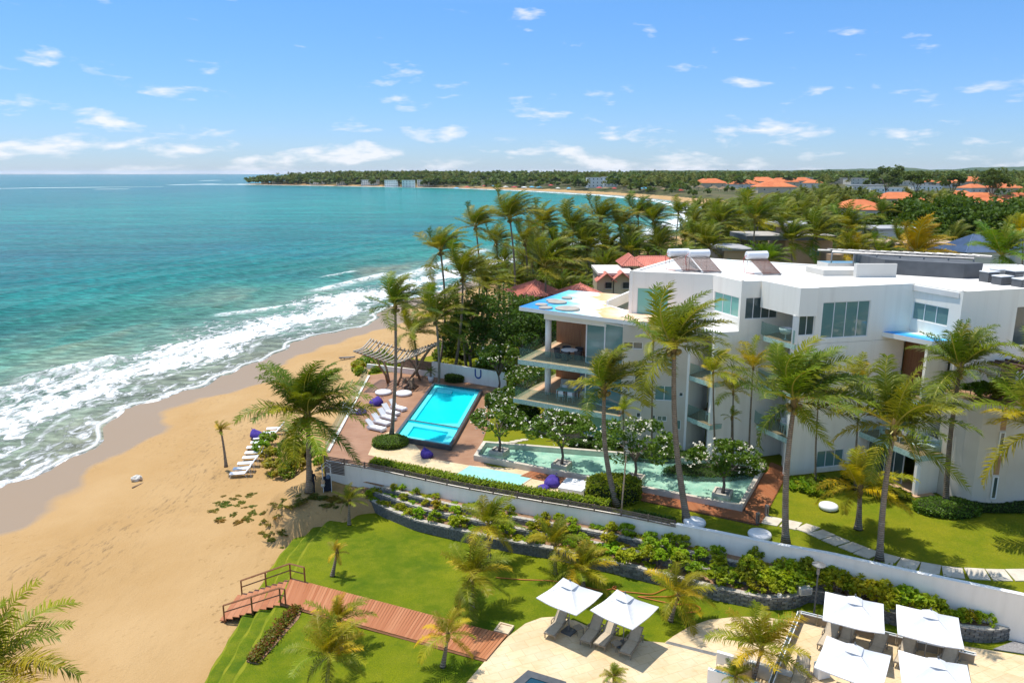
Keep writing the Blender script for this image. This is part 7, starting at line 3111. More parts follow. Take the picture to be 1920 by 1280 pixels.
pavilion('red tiled square pavilion roof among the palms, nearer the sea', 1004, 526, 92, 5.6, 3, 1.5)
pavilion('red tiled square pavilion roof just behind the painted hotel roof', 1088, 532, 88, 5.0, 3, 1.4)

vl = thing('villa', 'cream villa with red tiled gables and roof terrace behind the hotel', 'villa', (14.5, 95, 0))
vo = (14.5, 95, 0)


def vbox(name, px, py, px2, py2, Y, dep, m):
    a, b = at_y(px, py, Y), at_y(px2, py2, Y)
    mb = MB()
    mb.box(((a.x + b.x) / 2, Y + dep / 2, (a.z - 1) / 2), (abs(b.x - a.x), dep, a.z + 1))
    return mb.build(name, M[m], vl, vo), a, b


w1, a, b = vbox('wall', 1125, 516, 1185, 560, 92, 8, 'cream')
mb = MB()
mb.box(((a.x + b.x) / 2, 92 + 4, a.z + 0.15), (abs(b.x - a.x) + 0.5, 8.5, 0.3))
mb.build('roof_terrace', M['offwhite'], vl, vo)
w2, a2, b2 = vbox('tower_wall', 1173, 498, 1196, 520, 97, 4.5, 'cream')
mb = MB()
ridged_roof(mb, abs(b2.x - a2.x) * 1.25, 4.6, 1.2, 0, 0.4, 0.24)
for i, v in enumerate(mb.v):
    mb.v[i] = (v[0] + (a2.x + b2.x) / 2, v[1] + 99.2, v[2] + a2.z)
mb.build('tower_roof', M['salmon'], vl, vo)
mb = MB()
ridged_roof(mb, 7.5, 4.0, 1.2, 0, 0.4, 0.24)
c = at_y(1228, 492, 100)
for i, v in enumerate(mb.v):
    mb.v[i] = (v[0] + c.x, v[1] + 102, v[2] + c.z - 0.6)
mb.build('side_roof', M['salmon'], vl, vo)
mb = MB()
mb.box((c.x, 102, c.z / 2 - 0.4), (7.2, 3.6, c.z))
mb.build('side_wall', M['cream'], vl, vo)
for (px, py) in ((1137, 520), (1166, 518)):
    p = at_y(px, py, 91)
    mb = MB()
    for s in (-1, 1):
        q = [Vector((0, 0, 0.9)), Vector((s * 1.25, 0, 0.0))]
        mb.face([(p.x + q[0].x, 90.4, p.z + 0.5), (p.x + q[1].x, 90.4, p.z - 0.55), (p.x + q[1].x, 93, p.z - 0.55), (p.x, 93, p.z + 0.5)])
        for k in range(9):
            yy = 90.45 + k * 0.28
            mb.tube([(p.x, yy, p.z + 0.54), (p.x + s * 1.25, yy, p.z - 0.5)], 0.08, 5)
    mb.build('gable_roof', M['salmon'], vl, vo)
    mb = MB()
    mb.prism([(-1.0, 0.0), (1.0, 0.0), (1.0, 0.1), (-1.0, 0.1)], 0, 1)
    mb = MB()
    mb.face([(p.x - 1.0, 91.2, p.z - 0.45), (p.x + 1.0, 91.2, p.z - 0.45), (p.x, 91.2, p.z + 0.4)])
    mb.box((p.x, 91.6, (p.z - 0.45) / 2), (2.0, 0.7, p.z - 0.45))
    mb.build('gable_wall', M['cream'], vl, vo)
for px, py, Y in ((1181, 507, 96.9), (1174, 535, 91.1), (1141, 535, 91.1)):
    p = at_y(px, py, Y)
    mb = MB()
    mb.box((p.x, Y, p.z), (0.75, 0.12, 0.7))
    wv = mb.build('window', M['dark'], vl, vo)
    mb = MB()
    mb.box((p.x, Y - 0.08, p.z - 0.4), (0.95, 0.12, 0.08))
    mb.build('sill', M['offwhite'], wv, vo)

# beige house with dark flat roofs among palms
bh = thing('modern_house', 'beige house with dark flat overhanging roofs among the palms behind the hotel', 'house', (40, 118, 0))
bo_ = (40, 118, 0)


def bbox(name, pxa, pya, pxb, Y, dep, m, zb=-1.0, th=None, top=None):
    a, b = at_y(pxa, pya, Y), at_y(pxb, pya, Y)
    mb = MB()
    z1 = a.z
    z0 = zb if th is None else z1 - th
    mb.box(((a.x + b.x) / 2, Y + dep / 2, (z0 + z1) / 2), (b.x - a.x, dep, z1 - z0))
    if top:
        mb.mi[1] = 1
    return mb.build(name, [M[m]] + ([M[top]] if top else []), bh, bo_)


bbox('wall', 1473, 450, 1562, 116, 8, 'beige')
bbox('flat_roof', 1400, 442, 1568, 114.5, 9, 'darkmetal', th=0.7, top='concrete')
bbox('upper_wall', 1472, 424, 1535, 119, 4, 'beige')
bbox('upper_roof', 1460, 420, 1550, 118, 7, 'slateroof', th=0.35)
bbox('side_wing', 1358, 470, 1412, 108, 8, 'beige')
bbox('side_wing_roof', 1354, 467, 1416, 107.5, 9, 'slateroof', th=0.25)
bbox('garden_wing', 1560, 478, 1640, 112, 6, 'beige')
for px, py in ((1527, 470), (1384, 493), (1366, 490)):
    Y = 115.9 if px > 1500 else 107.9
    p = at_y(px, py, Y)
    mb = MB()
    mb.box((p.x, Y, p.z), (1.5 if px > 1500 else 0.6, 0.12, 1.5 if px > 1500 else 0.8))
    mb.build('window', M['pane'], bh, bo_)
house_px('small white flat-roofed house with roof tank between palms', 1660, 428, 150, 9, 8, 4, 0.4, 0.2, wall='offwhite', roof='slateroof', flat=True, name='flat_roof_house')
hb = house_px('house with slate-blue hipped roof and blue shutters behind the hotel roof', 1826, 469, 112, 7.0, 6.0, 3.0, 2.3, 0.12, wall='offwhite', roof='bluetile', over=0.5, pitch=0.3, nwin=2, name='blue_roof_house')
house_px('slate-blue roofed house partly hidden by palms at the picture edge', 1925, 470, 118, 8, 7, 3, 2.2, 0.0, wall='offwhite', roof='bluetile', over=0.5, pitch=0.3, nwin=2, name='blue_roof_house')
house_px('low sandy wall house glimpsed through the orange palm', 1715, 455, 135, 12, 8, 3, 0.3, 0.1, wall='beige', roof='beige', flat=True, name='sandy_house')

def far_y(px, py, h):
    """Distance at which a roof edge h above the ground shows at this pixel."""
    Y = 500.0
    for _ in range(40):
        Y = 0.6 * Y + 0.4 * min(1900.0, max(150.0, (HCAM - gz((px - 960) / FPX * Y, Y) - h) * FPX / max(4.0, py - 324)))
    return Y


# orange roofed houses inland: (eave px, py, distance, width m)
ORANGE = [(1330, 343, 620, 26, 'terracotta roofed house above the far beach huts'), (1395, 345, 560, 22, 'orange roofed house at the seaward end of the hillside cluster'), (1428, 340, 600, 24, 'orange roofed house second in the hillside cluster, with raised centre'), (1466, 341, 590, 22, 'orange roofed house third in the hillside cluster'),
          (1502, 339, 640, 20, 'orange roofed house at the landward end of the hillside cluster'), (1524, 343, 560, 14, 'small orange roofed house standing after the cluster'), (1450, 350, 520, 26, 'long orange roof lower in the hillside cluster'),
          (1606, 388, 240, 15, 'bright orange roof just behind the grove of palms'), (1624, 393, 235, 7, 'short orange roof beside the bright one behind the palms'), (1680, 372, 330, 18, 'orange roof above the grove, with pale wall beside it'), (1712, 384, 270, 16, 'wide orange roof with rooftop pool above the dense dark trees'),
          (1703, 394, 250, 14, 'orange roof lowest before the dense dark trees'), (1815, 340, 520, 24, 'long low orange roof on the ridge among round trees'), (1824, 352, 470, 16, 'orange roof below the long ridge house'), (1800, 365, 380, 12, 'orange roof beside the blue flat roof'), (1835, 372, 350, 18, 'orange roof strip behind the dense dark trees'),
          (1742, 341, 560, 9, 'small orange roof by the big round tree'), (1775, 343, 540, 12, 'small orange roof between round trees on the ridge'), (1880, 352, 430, 18, 'orange roof at the picture edge, upper one'), (1905, 372, 330, 16, 'orange roof at the picture edge, lower one'), (1858, 381, 310, 12, 'small orange roof over the tree canopy near the picture edge')]
ORANGE = [(px, py, far_y(px, py, 6.0), w * far_y(px, py, 6.0) / Y, lab) for px, py, Y, w, lab in ORANGE]
for k, (px, py, Y, w, lab) in enumerate(ORANGE):
    house_px(lab, px, py, Y, w, w * 0.6, 5, w * 0.12 + 0.8, 0.5 * math.sin(k * 2.1), wall='offwhite' if k % 3 else 'cream', roof='orange', name='orange_roof_house', over=0.9, nwin=3)
WHITE = [(1500, 333, 700, 26, 14, 8, 'long white two-storey building on the inland ridge', 'cream', 2), (1620, 335, 640, 30, 12, 9, 'pale two-storey apartment block on the ridge, nearer the coast', 'offwhite', 2), (1583, 334, 660, 28, 12, 9, 'pale two-storey block beside the apartment block on the ridge', 'cream', 2),
         (1625, 347, 480, 22, 10, 6, 'white flat-roofed building in the palms below the ridge', 'offwhite', 1), (1700, 340, 520, 20, 10, 6, 'grey flat-roofed hall beside the big round tree', 'grey_and_shade', 1), (1660, 352, 430, 18, 10, 5, 'white low building half sunk in palms', 'white', 1), (1735, 348, 450, 16, 8, 5, 'white low house beside the orange ridge roofs', 'white', 1),
         (1115, 333, 1150, 24, 14, 16, 'white ruined-looking hotel block above the far beach trees', 'white', 3), (1143, 332, 1180, 22, 14, 15, 'white hotel wing beside the block above the far beach', 'offwhite', 3),
         (595, 341, 1560, 30, 16, 10, 'white terraced hotel with blue roof on the headland', 'white', 3), (640, 340, 1540, 18, 14, 11, 'white block standing beside the blue-roofed headland hotel', 'white', 3), (694, 339, 1500, 34, 16, 11, 'long cream beach hotel at the start of the bay', 'cream', 3), (735, 338, 1490, 26, 16, 11, 'cream beach hotel wing with orange upper roofs', 'cream', 3),
         (766, 338, 1440, 24, 16, 11, 'cream beach hotel wing, middle of the row', 'offwhite', 3), (797, 337, 1400, 30, 16, 12, 'cream beach hotel wing, last of the row along the bay', 'offwhite', 3)]
WHITE = [(px, py, far_y(px, py, h), w * far_y(px, py, h) / Y, d * far_y(px, py, h) / Y, h, lab, a_, b_) if k < 7 else (px, py, Y, w, d, h, lab, a_, b_) for k, (px, py, Y, w, d, h, lab, a_, b_) in enumerate(WHITE)]
for k, (px, py, Y, w, d, h, lab, wl_, fl) in enumerate(WHITE):
    house_px(lab, px, py, Y, w, d, h, 0.3, 0.15 * math.sin(k), wall=wl_ if k < 7 else 'white', roof='slateroof' if k % 4 else 'offwhite', flat=True, name='beach_hotel' if k > 6 else 'flat_roof_building', nwin=7 if w > 25 else 4, floors=fl, over=0.8, cat='building')
for px, py, Y, w, lab in ((738, 334, 1500, 20, 'orange roof over the cream beach hotel'), (520, 339, 1660, 22, 'terracotta roofed villa at the tip of the headland'), (497, 341, 1680, 16, 'thatched beach house at the very tip of the headland')):
    house_px(lab, px, py, Y, w, w * 0.5, 7, 3, 0.1, wall='cream', roof='orange' if 'thatch' not in lab else 'thatch', name='headland_house', over=1.0, nwin=4)

# huts and sun shades on the far beach
rnd = random.Random(77)
for k in range(26):
    px = 840 + 17.5 * k + rnd.uniform(-4, 4)
    py = np.interp(px, [830, 1000, 1150, 1250, 1300], [348.5, 351, 356, 361, 363]) + rnd.uniform(-1, 1)
    g0 = at(px, py + 2, -3)
    z = gz(g0.x, g0.y)
    s = rnd.uniform(1.6, 2.6) * (1.0 if px < 1200 else 1.0)
    t = thing('beach_hut', 'tiny shade hut in the row along the far beach', 'hut', (g0.x, g0.y, z), rnd.uniform(0, 1), 'shade huts along the far beach')
    mb = MB()
    mb.lathe([(2.4 * s, 2.2), (1.2 * s, 3.2), (0.1, 3.9)], 8)
    mb.build('roof', M[rnd.choice(('thatch', 'thatch', 'canvas', 'red', 'lightblue', 'offwhite'))], t)
    mb = MB()
    mb.lathe([(0.12, 0), (0.12, 2.4)], 6)
    mb.build('post', M['driftwood'], t)
for k, (px, py) in enumerate(((1283, 356), (1313, 358), (1338, 359), (1355, 361), (1372, 361), (1390, 364))):
    g0 = at(px, py, -1)
    z = gz(g0.x, g0.y)
    t = thing('thatched_hut', ('thatched beach hut nearest the water of the far bay', 'second thatched beach hut of the far bay', 'third thatched beach hut of the far bay', 'fourth thatched beach hut beside the blue canopy', 'fifth thatched beach hut of the far bay', 'last thatched beach hut before the palm wood')[k], 'hut', (g0.x, g0.y, z), 0.2, 'thatched huts of the far bay')
    mb = MB()
    ridged_roof(mb, 9, 7, 3.2, 3.0, 0.6)
    mb.build('roof', M['thatch'], t)
    for sx in (-1, 1):
        for sy in (-1, 1):
            mb = MB()
            mb.box((sx * 4, sy * 3, 1.5), (0.3, 0.3, 3.1))
            mb.build('post', M['driftwood'], t)

# ------------------------------------------------------------------ woods: individual palms where they show, then one far mass
rnd = random.Random(9)
BLOCK = []      # where no tree may stand (house sight lines)


def free(x, y):
    px = 960 + FPX * x / (y * CP + 22 * SP)
    return True


count = 0
cand = []
while count < 215:
    px = rnd.uniform(1290, 1935)
    Y = math.exp(rnd.uniform(math.log(145), math.log(520)))
    x = (px - 960) / FPX * Y * 0.99
    d = inland1(x, Y)
    if d < (26 if Y < 300 else 50):
        continue
    # leave the dark broad-leaved wood and the roof tops clear
    if px > 1690 and 150 < Y < 215:
        continue
    hit = False
    for (hx, hy, hY, hw, _l) in ORANGE:
        hp_ = hw / hY * FPX / 2
        if abs(px - hx) < hp_ * 1.15 and 0.42 * hY < Y < hY and rnd.random() < 0.96:
            hit = True
    for (hx, hy, hY, hw, *_r) in WHITE[:7]:
        hp_ = hw / hY * FPX / 2
        if abs(px - hx) < hp_ * 1.1 and 0.5 * hY < Y < hY and rnd.random() < 0.92:
            hit = True
    if hit:
        continue
    cand.append((x, Y, px))
    count += 1
for x, Y, px in cand:
    lab, g = ('coconut palm in the dense grove between hotel and hillside houses', 'palms of the grove behind the hotel') if px < 1560 else ('coconut palm among the orange roofed houses inland', 'palms among the orange roofs')
    far_palm(x, Y, rnd.uniform(8.5, 14.0) if px < 1560 else rnd.uniform(6.5, 10.5), lab, g, rnd, (1.05, 1.0, 0.9))


def build_far_wood():
    rng = np.random.default_rng(4)
    VV, QQ, off = [], [], 0
    PV, PQ, poff = [], [], 0
    blobs = [blob_tree_arrays(s) for s in range(5)]
    N = 6400
    px = np.r_[rng.uniform(440, 1990, N * 2 - 1600), rng.uniform(455, 860, 1600)]
    Y = np.r_[np.exp(rng.uniform(math.log(300), math.log(3800), N * 2 - 1600)), rng.uniform(1250, 2000, 1600)]
    pm = rng.permutation(N * 2)
    px, Y = px[pm], Y[pm]
    x = (px - 960) / FPX * Y * 0.99
    d = inland(x, Y)
    ok = (d > np.where(Y > 1300, 7, 24 + Y * 0.010)) & ~((px < 1420) & (d < 62) & (Y < 760)) & ~((Y < 560) & (px < 1500) & (d < 60))
    px, Y, x, d = px[ok][:N], Y[ok][:N], x[ok][:N], d[ok][:N]
    gzv = ground_z(x, Y, d)
    kind = rng.random(len(x))
    for i in range(len(x)):
        skip = False
        for (hx, hy, hY, hw, *_r) in ORANGE + WHITE:
            if abs(px[i] - hx) < hw / hY * FPX / 2 * 1.05 and 0.45 * hY < Y[i] < hY and rng.random() < (0.95 if hx > 1250 else 0.72):
                skip = True
        if skip:
            continue
        h = rng.uniform(7, 12)
        a = rng.uniform(0, 6.28)
        ca, sa = math.cos(a), math.sin(a)
        if kind[i] < (0.45 if Y[i] > 1100 else 0.58):
            V, F = FARP[rng.integers(8)]
            s = rng.uniform(0.95, 1.3) * (1.0 if Y[i] < 900 else 1.5)
            V = V * s
            V = np.c_[V[:, 0] * ca - V[:, 1] * sa if False else V[:, 0], V[:, 1], V[:, 2]] + (x[i], Y[i], gzv[i] + h * (1 if Y[i] < 600 else 1.5))
            PV.append(V)
            PQ.append(F + poff)
            poff += len(V)
            if Y[i] < 1200:
                w = 0.22
                T = np.array([(-w, 0, 0), (w, 0, 0), (w, 0, h), (-w, 0, h)]) + (x[i], Y[i] + 0.1, gzv[i])
        else:
            V, Q = blobs[rng.integers(5)]
            s = rng.uniform(3.0, 5.5) * (1 if Y[i] < 900 else 2.1)
            V = np.c_[V[:, 0] * ca - V[:, 1] * sa, V[:, 0] * sa + V[:, 1] * ca, V[:, 2] * rng.uniform(0.8, 1.15)] * s + (x[i], Y[i], gzv[i] + rng.uniform(0.5, 3.0))
            VV.append(V)
            QQ.append(Q + off)
            off += len(V)
    o = obj('far_trees', np_mesh('far_trees', np.concatenate(VV), np.concatenate(QQ), M['farleaf']))
    tag(o, 'distant broad-leaved wood covering the coast and hills', 'wood', kind='stuff')
    o.color = (0.75, 0.95, 0.9, 1)
    o = obj('far_palms', np_mesh('far_palms', np.concatenate(PV), np.concatenate(PQ), M['farleaf']))
    tag(o, 'distant palm wood along the bay and headland', 'palm wood', kind='stuff')
    o.color = (1.2, 1.15, 0.9, 1)


build_far_wood()

# low scrub filling the ground between houses and palms
rng = np.random.default_rng(14)
px = np.r_[rng.uniform(1000, 1990, 4500), rng.uniform(985, 1235, 700)]
Y = np.r_[np.exp(rng.uniform(math.log(96), math.log(420), 4500)), rng.uniform(100, 215, 700)]
x = (px - 960) / FPX * Y
d = inland(x, Y)
ok = (d > np.where(x < 0.155 * Y, np.where(Y < 220, 9, 26), 36)) & (Y > np.where(x < 20, 84, 96))
ok &= ~((Y < 125) & (x > 24) & (x < 66) & (rng.random(5200) < 0.8))
ok &= ~((x > 0) & (x < 24) & (Y < 100) & (x * 7 > (Y - 84) * 3))
x, Y, d = x[ok], Y[ok], d[ok]
zz = ground_z(x, Y, d)
VV, QQ, off = [], [], 0
blobs = [blob_tree_arrays(s, 60) for s in range(20, 25)]
for i in range(len(x)):
    V, Q = blobs[i % 5]
    s = rng.uniform(0.9, 2.4) * (1.5 if x[i] < 0.155 * Y[i] else 1.0)
    VV.append(V * s + (x[i], Y[i], zz[i] - 0.2))
    QQ.append(Q + off)
    off += len(V)
o = obj('undergrowth', np_mesh('undergrowth', np.concatenate(VV), np.concatenate(QQ), M['farleaf']))
tag(o, 'low green scrub between the palms and houses behind the hotel', 'undergrowth', kind='stuff')
o.color = (0.75, 0.85, 0.8, 1)

# dense dark broad-leaved trees inland of the hotel
for k, (px, py, Y, r_, hh) in enumerate(((1700, 405, 178, 9, 10), (1745, 395, 190, 11, 12), (1795, 400, 182, 11, 11.5), (1845, 396, 190, 12, 12), (1895, 402, 178, 10, 11), (1770, 418, 165, 8, 9.5), (1860, 420, 162, 9, 9.5), (1925, 412, 165, 10, 10.5), (1720, 425, 160, 7, 8.5))):
    p = at_y(px, py, Y)
    g0 = gz(p.x, Y)
    tree('broadleaf_tree', ('dense dark green tree at the seaward end of the inland wood', 'dense dark tree, second in the back row of the inland wood', 'dense dark tree, third in the back row of the inland wood', 'tall dense tree over the slate-blue roof', 'dense dark tree at the landward end of the inland wood',
                            'lower dense tree in the front row above the blue roof ridge', 'lower dense tree in the front row behind the royal palm', 'dense tree cut by the picture edge in the inland wood', 'lower dense tree behind the orange-leaved palm')[k], 'tree', (p.x, Y, g0), max(hh, p.z - g0 + 1.0), r_, 2600, 1.05, 300 + k, 'leaf', (0.95, 0.95, 0.85), 0, 'dense inland trees', 34, 0.35, 0.6, r_ * 0.55)
# big round trees on the ridge
for k, (px, py, Y, r_, lab) in enumerate(((1665, 320, 560, 12, 'big feathery round tree rising over the ridge skyline'), (1722, 326, 520, 9, 'round dark tree on the ridge beside the feathery one'), (1865, 330, 480, 11, 'broad round tree on the ridge above the orange roofs'), (1790, 331, 540, 8, 'small round tree on the ridge between orange roofs'))):
    p = at_y(px, py, Y)
    g0 = gz(p.x, Y)
    tree('ridge_tree', lab, 'tree', (p.x, Y, g0), p.z - g0, r_, 1500, 1.6, 400 + k, 'farleaf', (0.7, 0.85, 0.8), 0, None, 24, 0.4, 0.6, r_ * 0.75)

# ------------------------------------------------------------------ sea haze over the whole coast
hzm = bpy.data.materials.new('sea_haze')
hzm.use_nodes = True
hn, hl_ = hzm.node_tree.nodes, hzm.node_tree.links
hn.clear()
ho_ = hn.new('ShaderNodeOutputMaterial')
hv = hn.new('ShaderNodeVolumePrincipled')
hv.inputs['Color'].default_value = (0.86, 0.92, 1.0, 1)
hv.inputs['Density'].default_value = 0.000024
hv.inputs['Anisotropy'].default_value = 0.2
hl_.new(hv.outputs[0], ho_.inputs['Volume'])
mb = MB()
mb.box((0, 0, 45), (110000, 110000, 112))
tag(mb.build('haze', hzm), 'thin pale sea haze over the whole coast', 'haze', kind='stuff')

# ------------------------------------------------------------------ palms one by one
G1 = 'tall palms of the hotel garden'
palm_px('tall curved palm standing in the round bush beside the spa', (734, 818), 0.3, (741, 575), L=3.6, nf=26, r0=0.17, tint=(0.95, 1, 1), bow=0.2, low=0.6)
palm_px('big spreading palm at the wall corner above the sandy bank', (580, 921), gz(*at(580, 921, -1.35)[:2]), (577, 776), L=4.9, nf=46, r0=0.24, lib='breezy', tint=(0.95, 1.0, 0.9), low=1.7, bow=0.1, dry=0.16)
palm_px('tall leaning palm in front of the sea terraces', (1156, 948), 0, (1133, 728), L=4.0, nf=26, r0=0.20, tint=(1.05, 1, 0.9), bow=0.5, low=0.7)
palm_px('tallest windblown palm at the hotel recess, straight trunk', (1288, 977), 0, (1264, 648), L=4.6, nf=28, r0=0.22, tint=(1.0, 1, 0.9), bow=0.35, low=0.9)
palm_px('large palm with bending trunk in front of the second hotel bay', (1473, 1018), 0, (1490, 750), L=4.8, nf=32, r0=0.22, tint=(0.95, 1, 0.9), bow=0.6, low=1.2, dry=0.08)
palm_px('palm with pale leaning trunk beside the slab path, full crown', (1649, 1052), 0, (1677, 800), L=4.2, nf=28, r0=0.20, lib='breezy', tint=(1.05, 1, 0.9), bow=0.4, low=0.8)
palm_px('palm with dark trunk against the hotel corner wall', (1773, 946), 0, (1801, 690), L=3.7, nf=26, r0=0.19, lib='breezy', tint=(0.85, 0.95, 0.95), bow=0.5, low=0.5, bark=(0.62, 0.62, 0.62))
palm_px('palm at the picture edge reaching yellow leaves over the lawn', (1975, 1010), 0, (1948, 800), L=4.4, nf=30, r0=0.2, lib='breezy', tint=(1.4, 1.2, 0.9), low=1.0, dry=0.3)
palm_px('second palm at the picture edge below the wine-red pergola', (2010, 960), 0, (1960, 700), L=4.0, nf=24, r0=0.2, lib='breezy', tint=(1.3, 1.15, 0.9), low=1.0, dry=0.3)
palm_px('short golden-leaved palm on the hotel lawn', (1609, 991), 0, (1613, 915), L=3.1, nf=22, r0=0.2, lib='breezy', tint=(2.1, 1.65, 0.8), low=0.6, dry=0.35, nuts=False, bow=0.1)
palm_px('little windblown palm alone on the open sand', (424, 875), -3.3, (414, 806), L=1.15, nf=14, r0=0.13, tint=(1.7, 1.2, 0.8), low=0.4, nuts=False, bow=0.2, dry=0.3)
# young palms of the lower lawn
Y1 = dict(lib='breezy', nuts=False, r0=0.11, bow=0.15, dry=0.30)
zl = Z_LAWN
palm_px('young palm on the lawn at the foot of the sandy bank', (655, 984), zl, (655, 938), L=1.5, nf=14, tint=(1.5, 1.25, 1.3), **Y1)
palm_px('scraggly young palm on the open lawn near the boardwalk rail', (623, 1080), zl, (632, 1035), L=1.1, nf=11, tint=(1.9, 1.35, 1.2), hang=0.3, **Y1)
palm_px('young palm on the lawn with long arching leaves, nearest the boardwalk middle', (886, 1142), zl, (886, 1078), L=2.7, nf=22, tint=(1.45, 1.2, 1.0), **Y1)
palm_px('young palm against the stone terraces, behind the arching one', (917, 1045), zl + 0.3, (915, 985), L=2.5, nf=20, tint=(1.45, 1.2, 0.9), **Y1)
palm_px('young palm at the foot of the stone wall, behind the first parasol', (1041, 1076), zl, (1041, 1022), L=2.1, nf=18, tint=(1.35, 1.15, 0.9), **Y1)
palm_px('young palm between stone wall and first parasol', (1094, 1102), zl, (1092, 1068), L=2.3, nf=20, tint=(1.5, 1.2, 0.9), **Y1)
palm_px('young yellow-leaved palm on the lawn beside the second parasol', (1257, 1164), zl, (1272, 1115), L=2.3, nf=17, tint=(1.7, 1.3, 0.9), hang=0.3, **Y1)
palm_px('yellow-green palm between the stair walls and terrace rail', (1408, 1290), zl, (1428, 1216), L=2.5, nf=20, tint=(1.7, 1.3, 0.9), **Y1)
palm_px('young palm leaning over the boardwalk', (830, 1250), zl, (840, 1190), L=1.8, nf=14, tint=(1.9, 1.35, 1.1), hang=0.3, **Y1)
palm_px('shaggy young palm on the lawn below the boardwalk', (612, 1300), zl, (618, 1228), L=2.2, nf=22, tint=(1.9, 1.4, 1.1), **Y1)
palm_px('shaggy young palm behind the shaggy one, touching the boardwalk', (640, 1215), zl, (636, 1165), L=1.9, nf=18, tint=(1.9, 1.4, 1.1), **Y1)
palm_px('large palm cut by the lower beach corner, long arching leaves', (-60, 1420), -3.4, (-30, 1262), L=4.8, nf=24, r0=0.2, lib='breezy', tint=(1.45, 1.2, 0.8), dry=0.25, low=0.9, bow=0.1)
palm_px('sago-like tuft cut by the lower terrace edge', (1152, 1288), ZT, (1152, 1268), L=0.75, nf=24, r0=0.09, lib='breezy', tint=(1.3, 1.2, 1.2), nuts=False, low=0.4, name='yucca_plant', bow=0.0)
palm_px('spiky green tuft in front of the stair walls', (1378, 1300), ZT, (1380, 1268), L=1.0, nf=22, r0=0.09, lib='breezy', tint=(1.3, 1.2, 1.0), nuts=False, low=0.4, name='yucca_plant', bow=0.0)

# slender palms in front of the facade
S1 = dict(r0=0.085, nuts=False, lib='breezy', bow=0.15, bark=(0.75, 0.75, 0.7), dry=0.15, name='slender_palm', low=0.4)
palm_px('slender palm with yellow-green head before the first recess', (1344, 886), 0, (1337, 700), L=2.6, nf=13, tint=(1.75, 1.5, 0.8), **S1)
palm_px('slender palm with yellow-green head before the first bay', (1376, 882), 0, (1375, 735), L=2.0, nf=12, tint=(1.7, 1.45, 0.8), **S1)
palm_px('slender palm with tall feathery head at the first bay edge', (1403, 884), 0, (1412, 690), L=2.6, nf=13, tint=(1.9, 1.5, 0.8), **S1)
palm_px('tiny palm with drooping leaves below the slender heads', (1374, 884), 0, (1372, 782), L=1.0, nf=9, tint=(1.6, 1.3, 0.9), **S1)
palm_px('slender dark-trunked palm before the second bay window', (1529, 907), 0, (1535, 745), L=2.4, nf=12, tint=(1.2, 1.15, 0.9), **S1)
palm_px('slender palm beside the third bay, behind the tall leaning palm', (1603, 918), 0, (1615, 720), L=2.6, nf=13, tint=(1.6, 1.35, 0.8), **S1)
palm_px('slender palm with golden head under the painted roof edge', (1222, 866), 0, (1225, 640), L=2.6, nf=13, tint=(1.75, 1.5, 0.8), **S1)
palm_px('slender palm with thin trunk in the shaded wing facade', (1172, 862), 0, (1168, 770), L=1.5, nf=10, tint=(1.7, 1.45, 0.8), **S1)

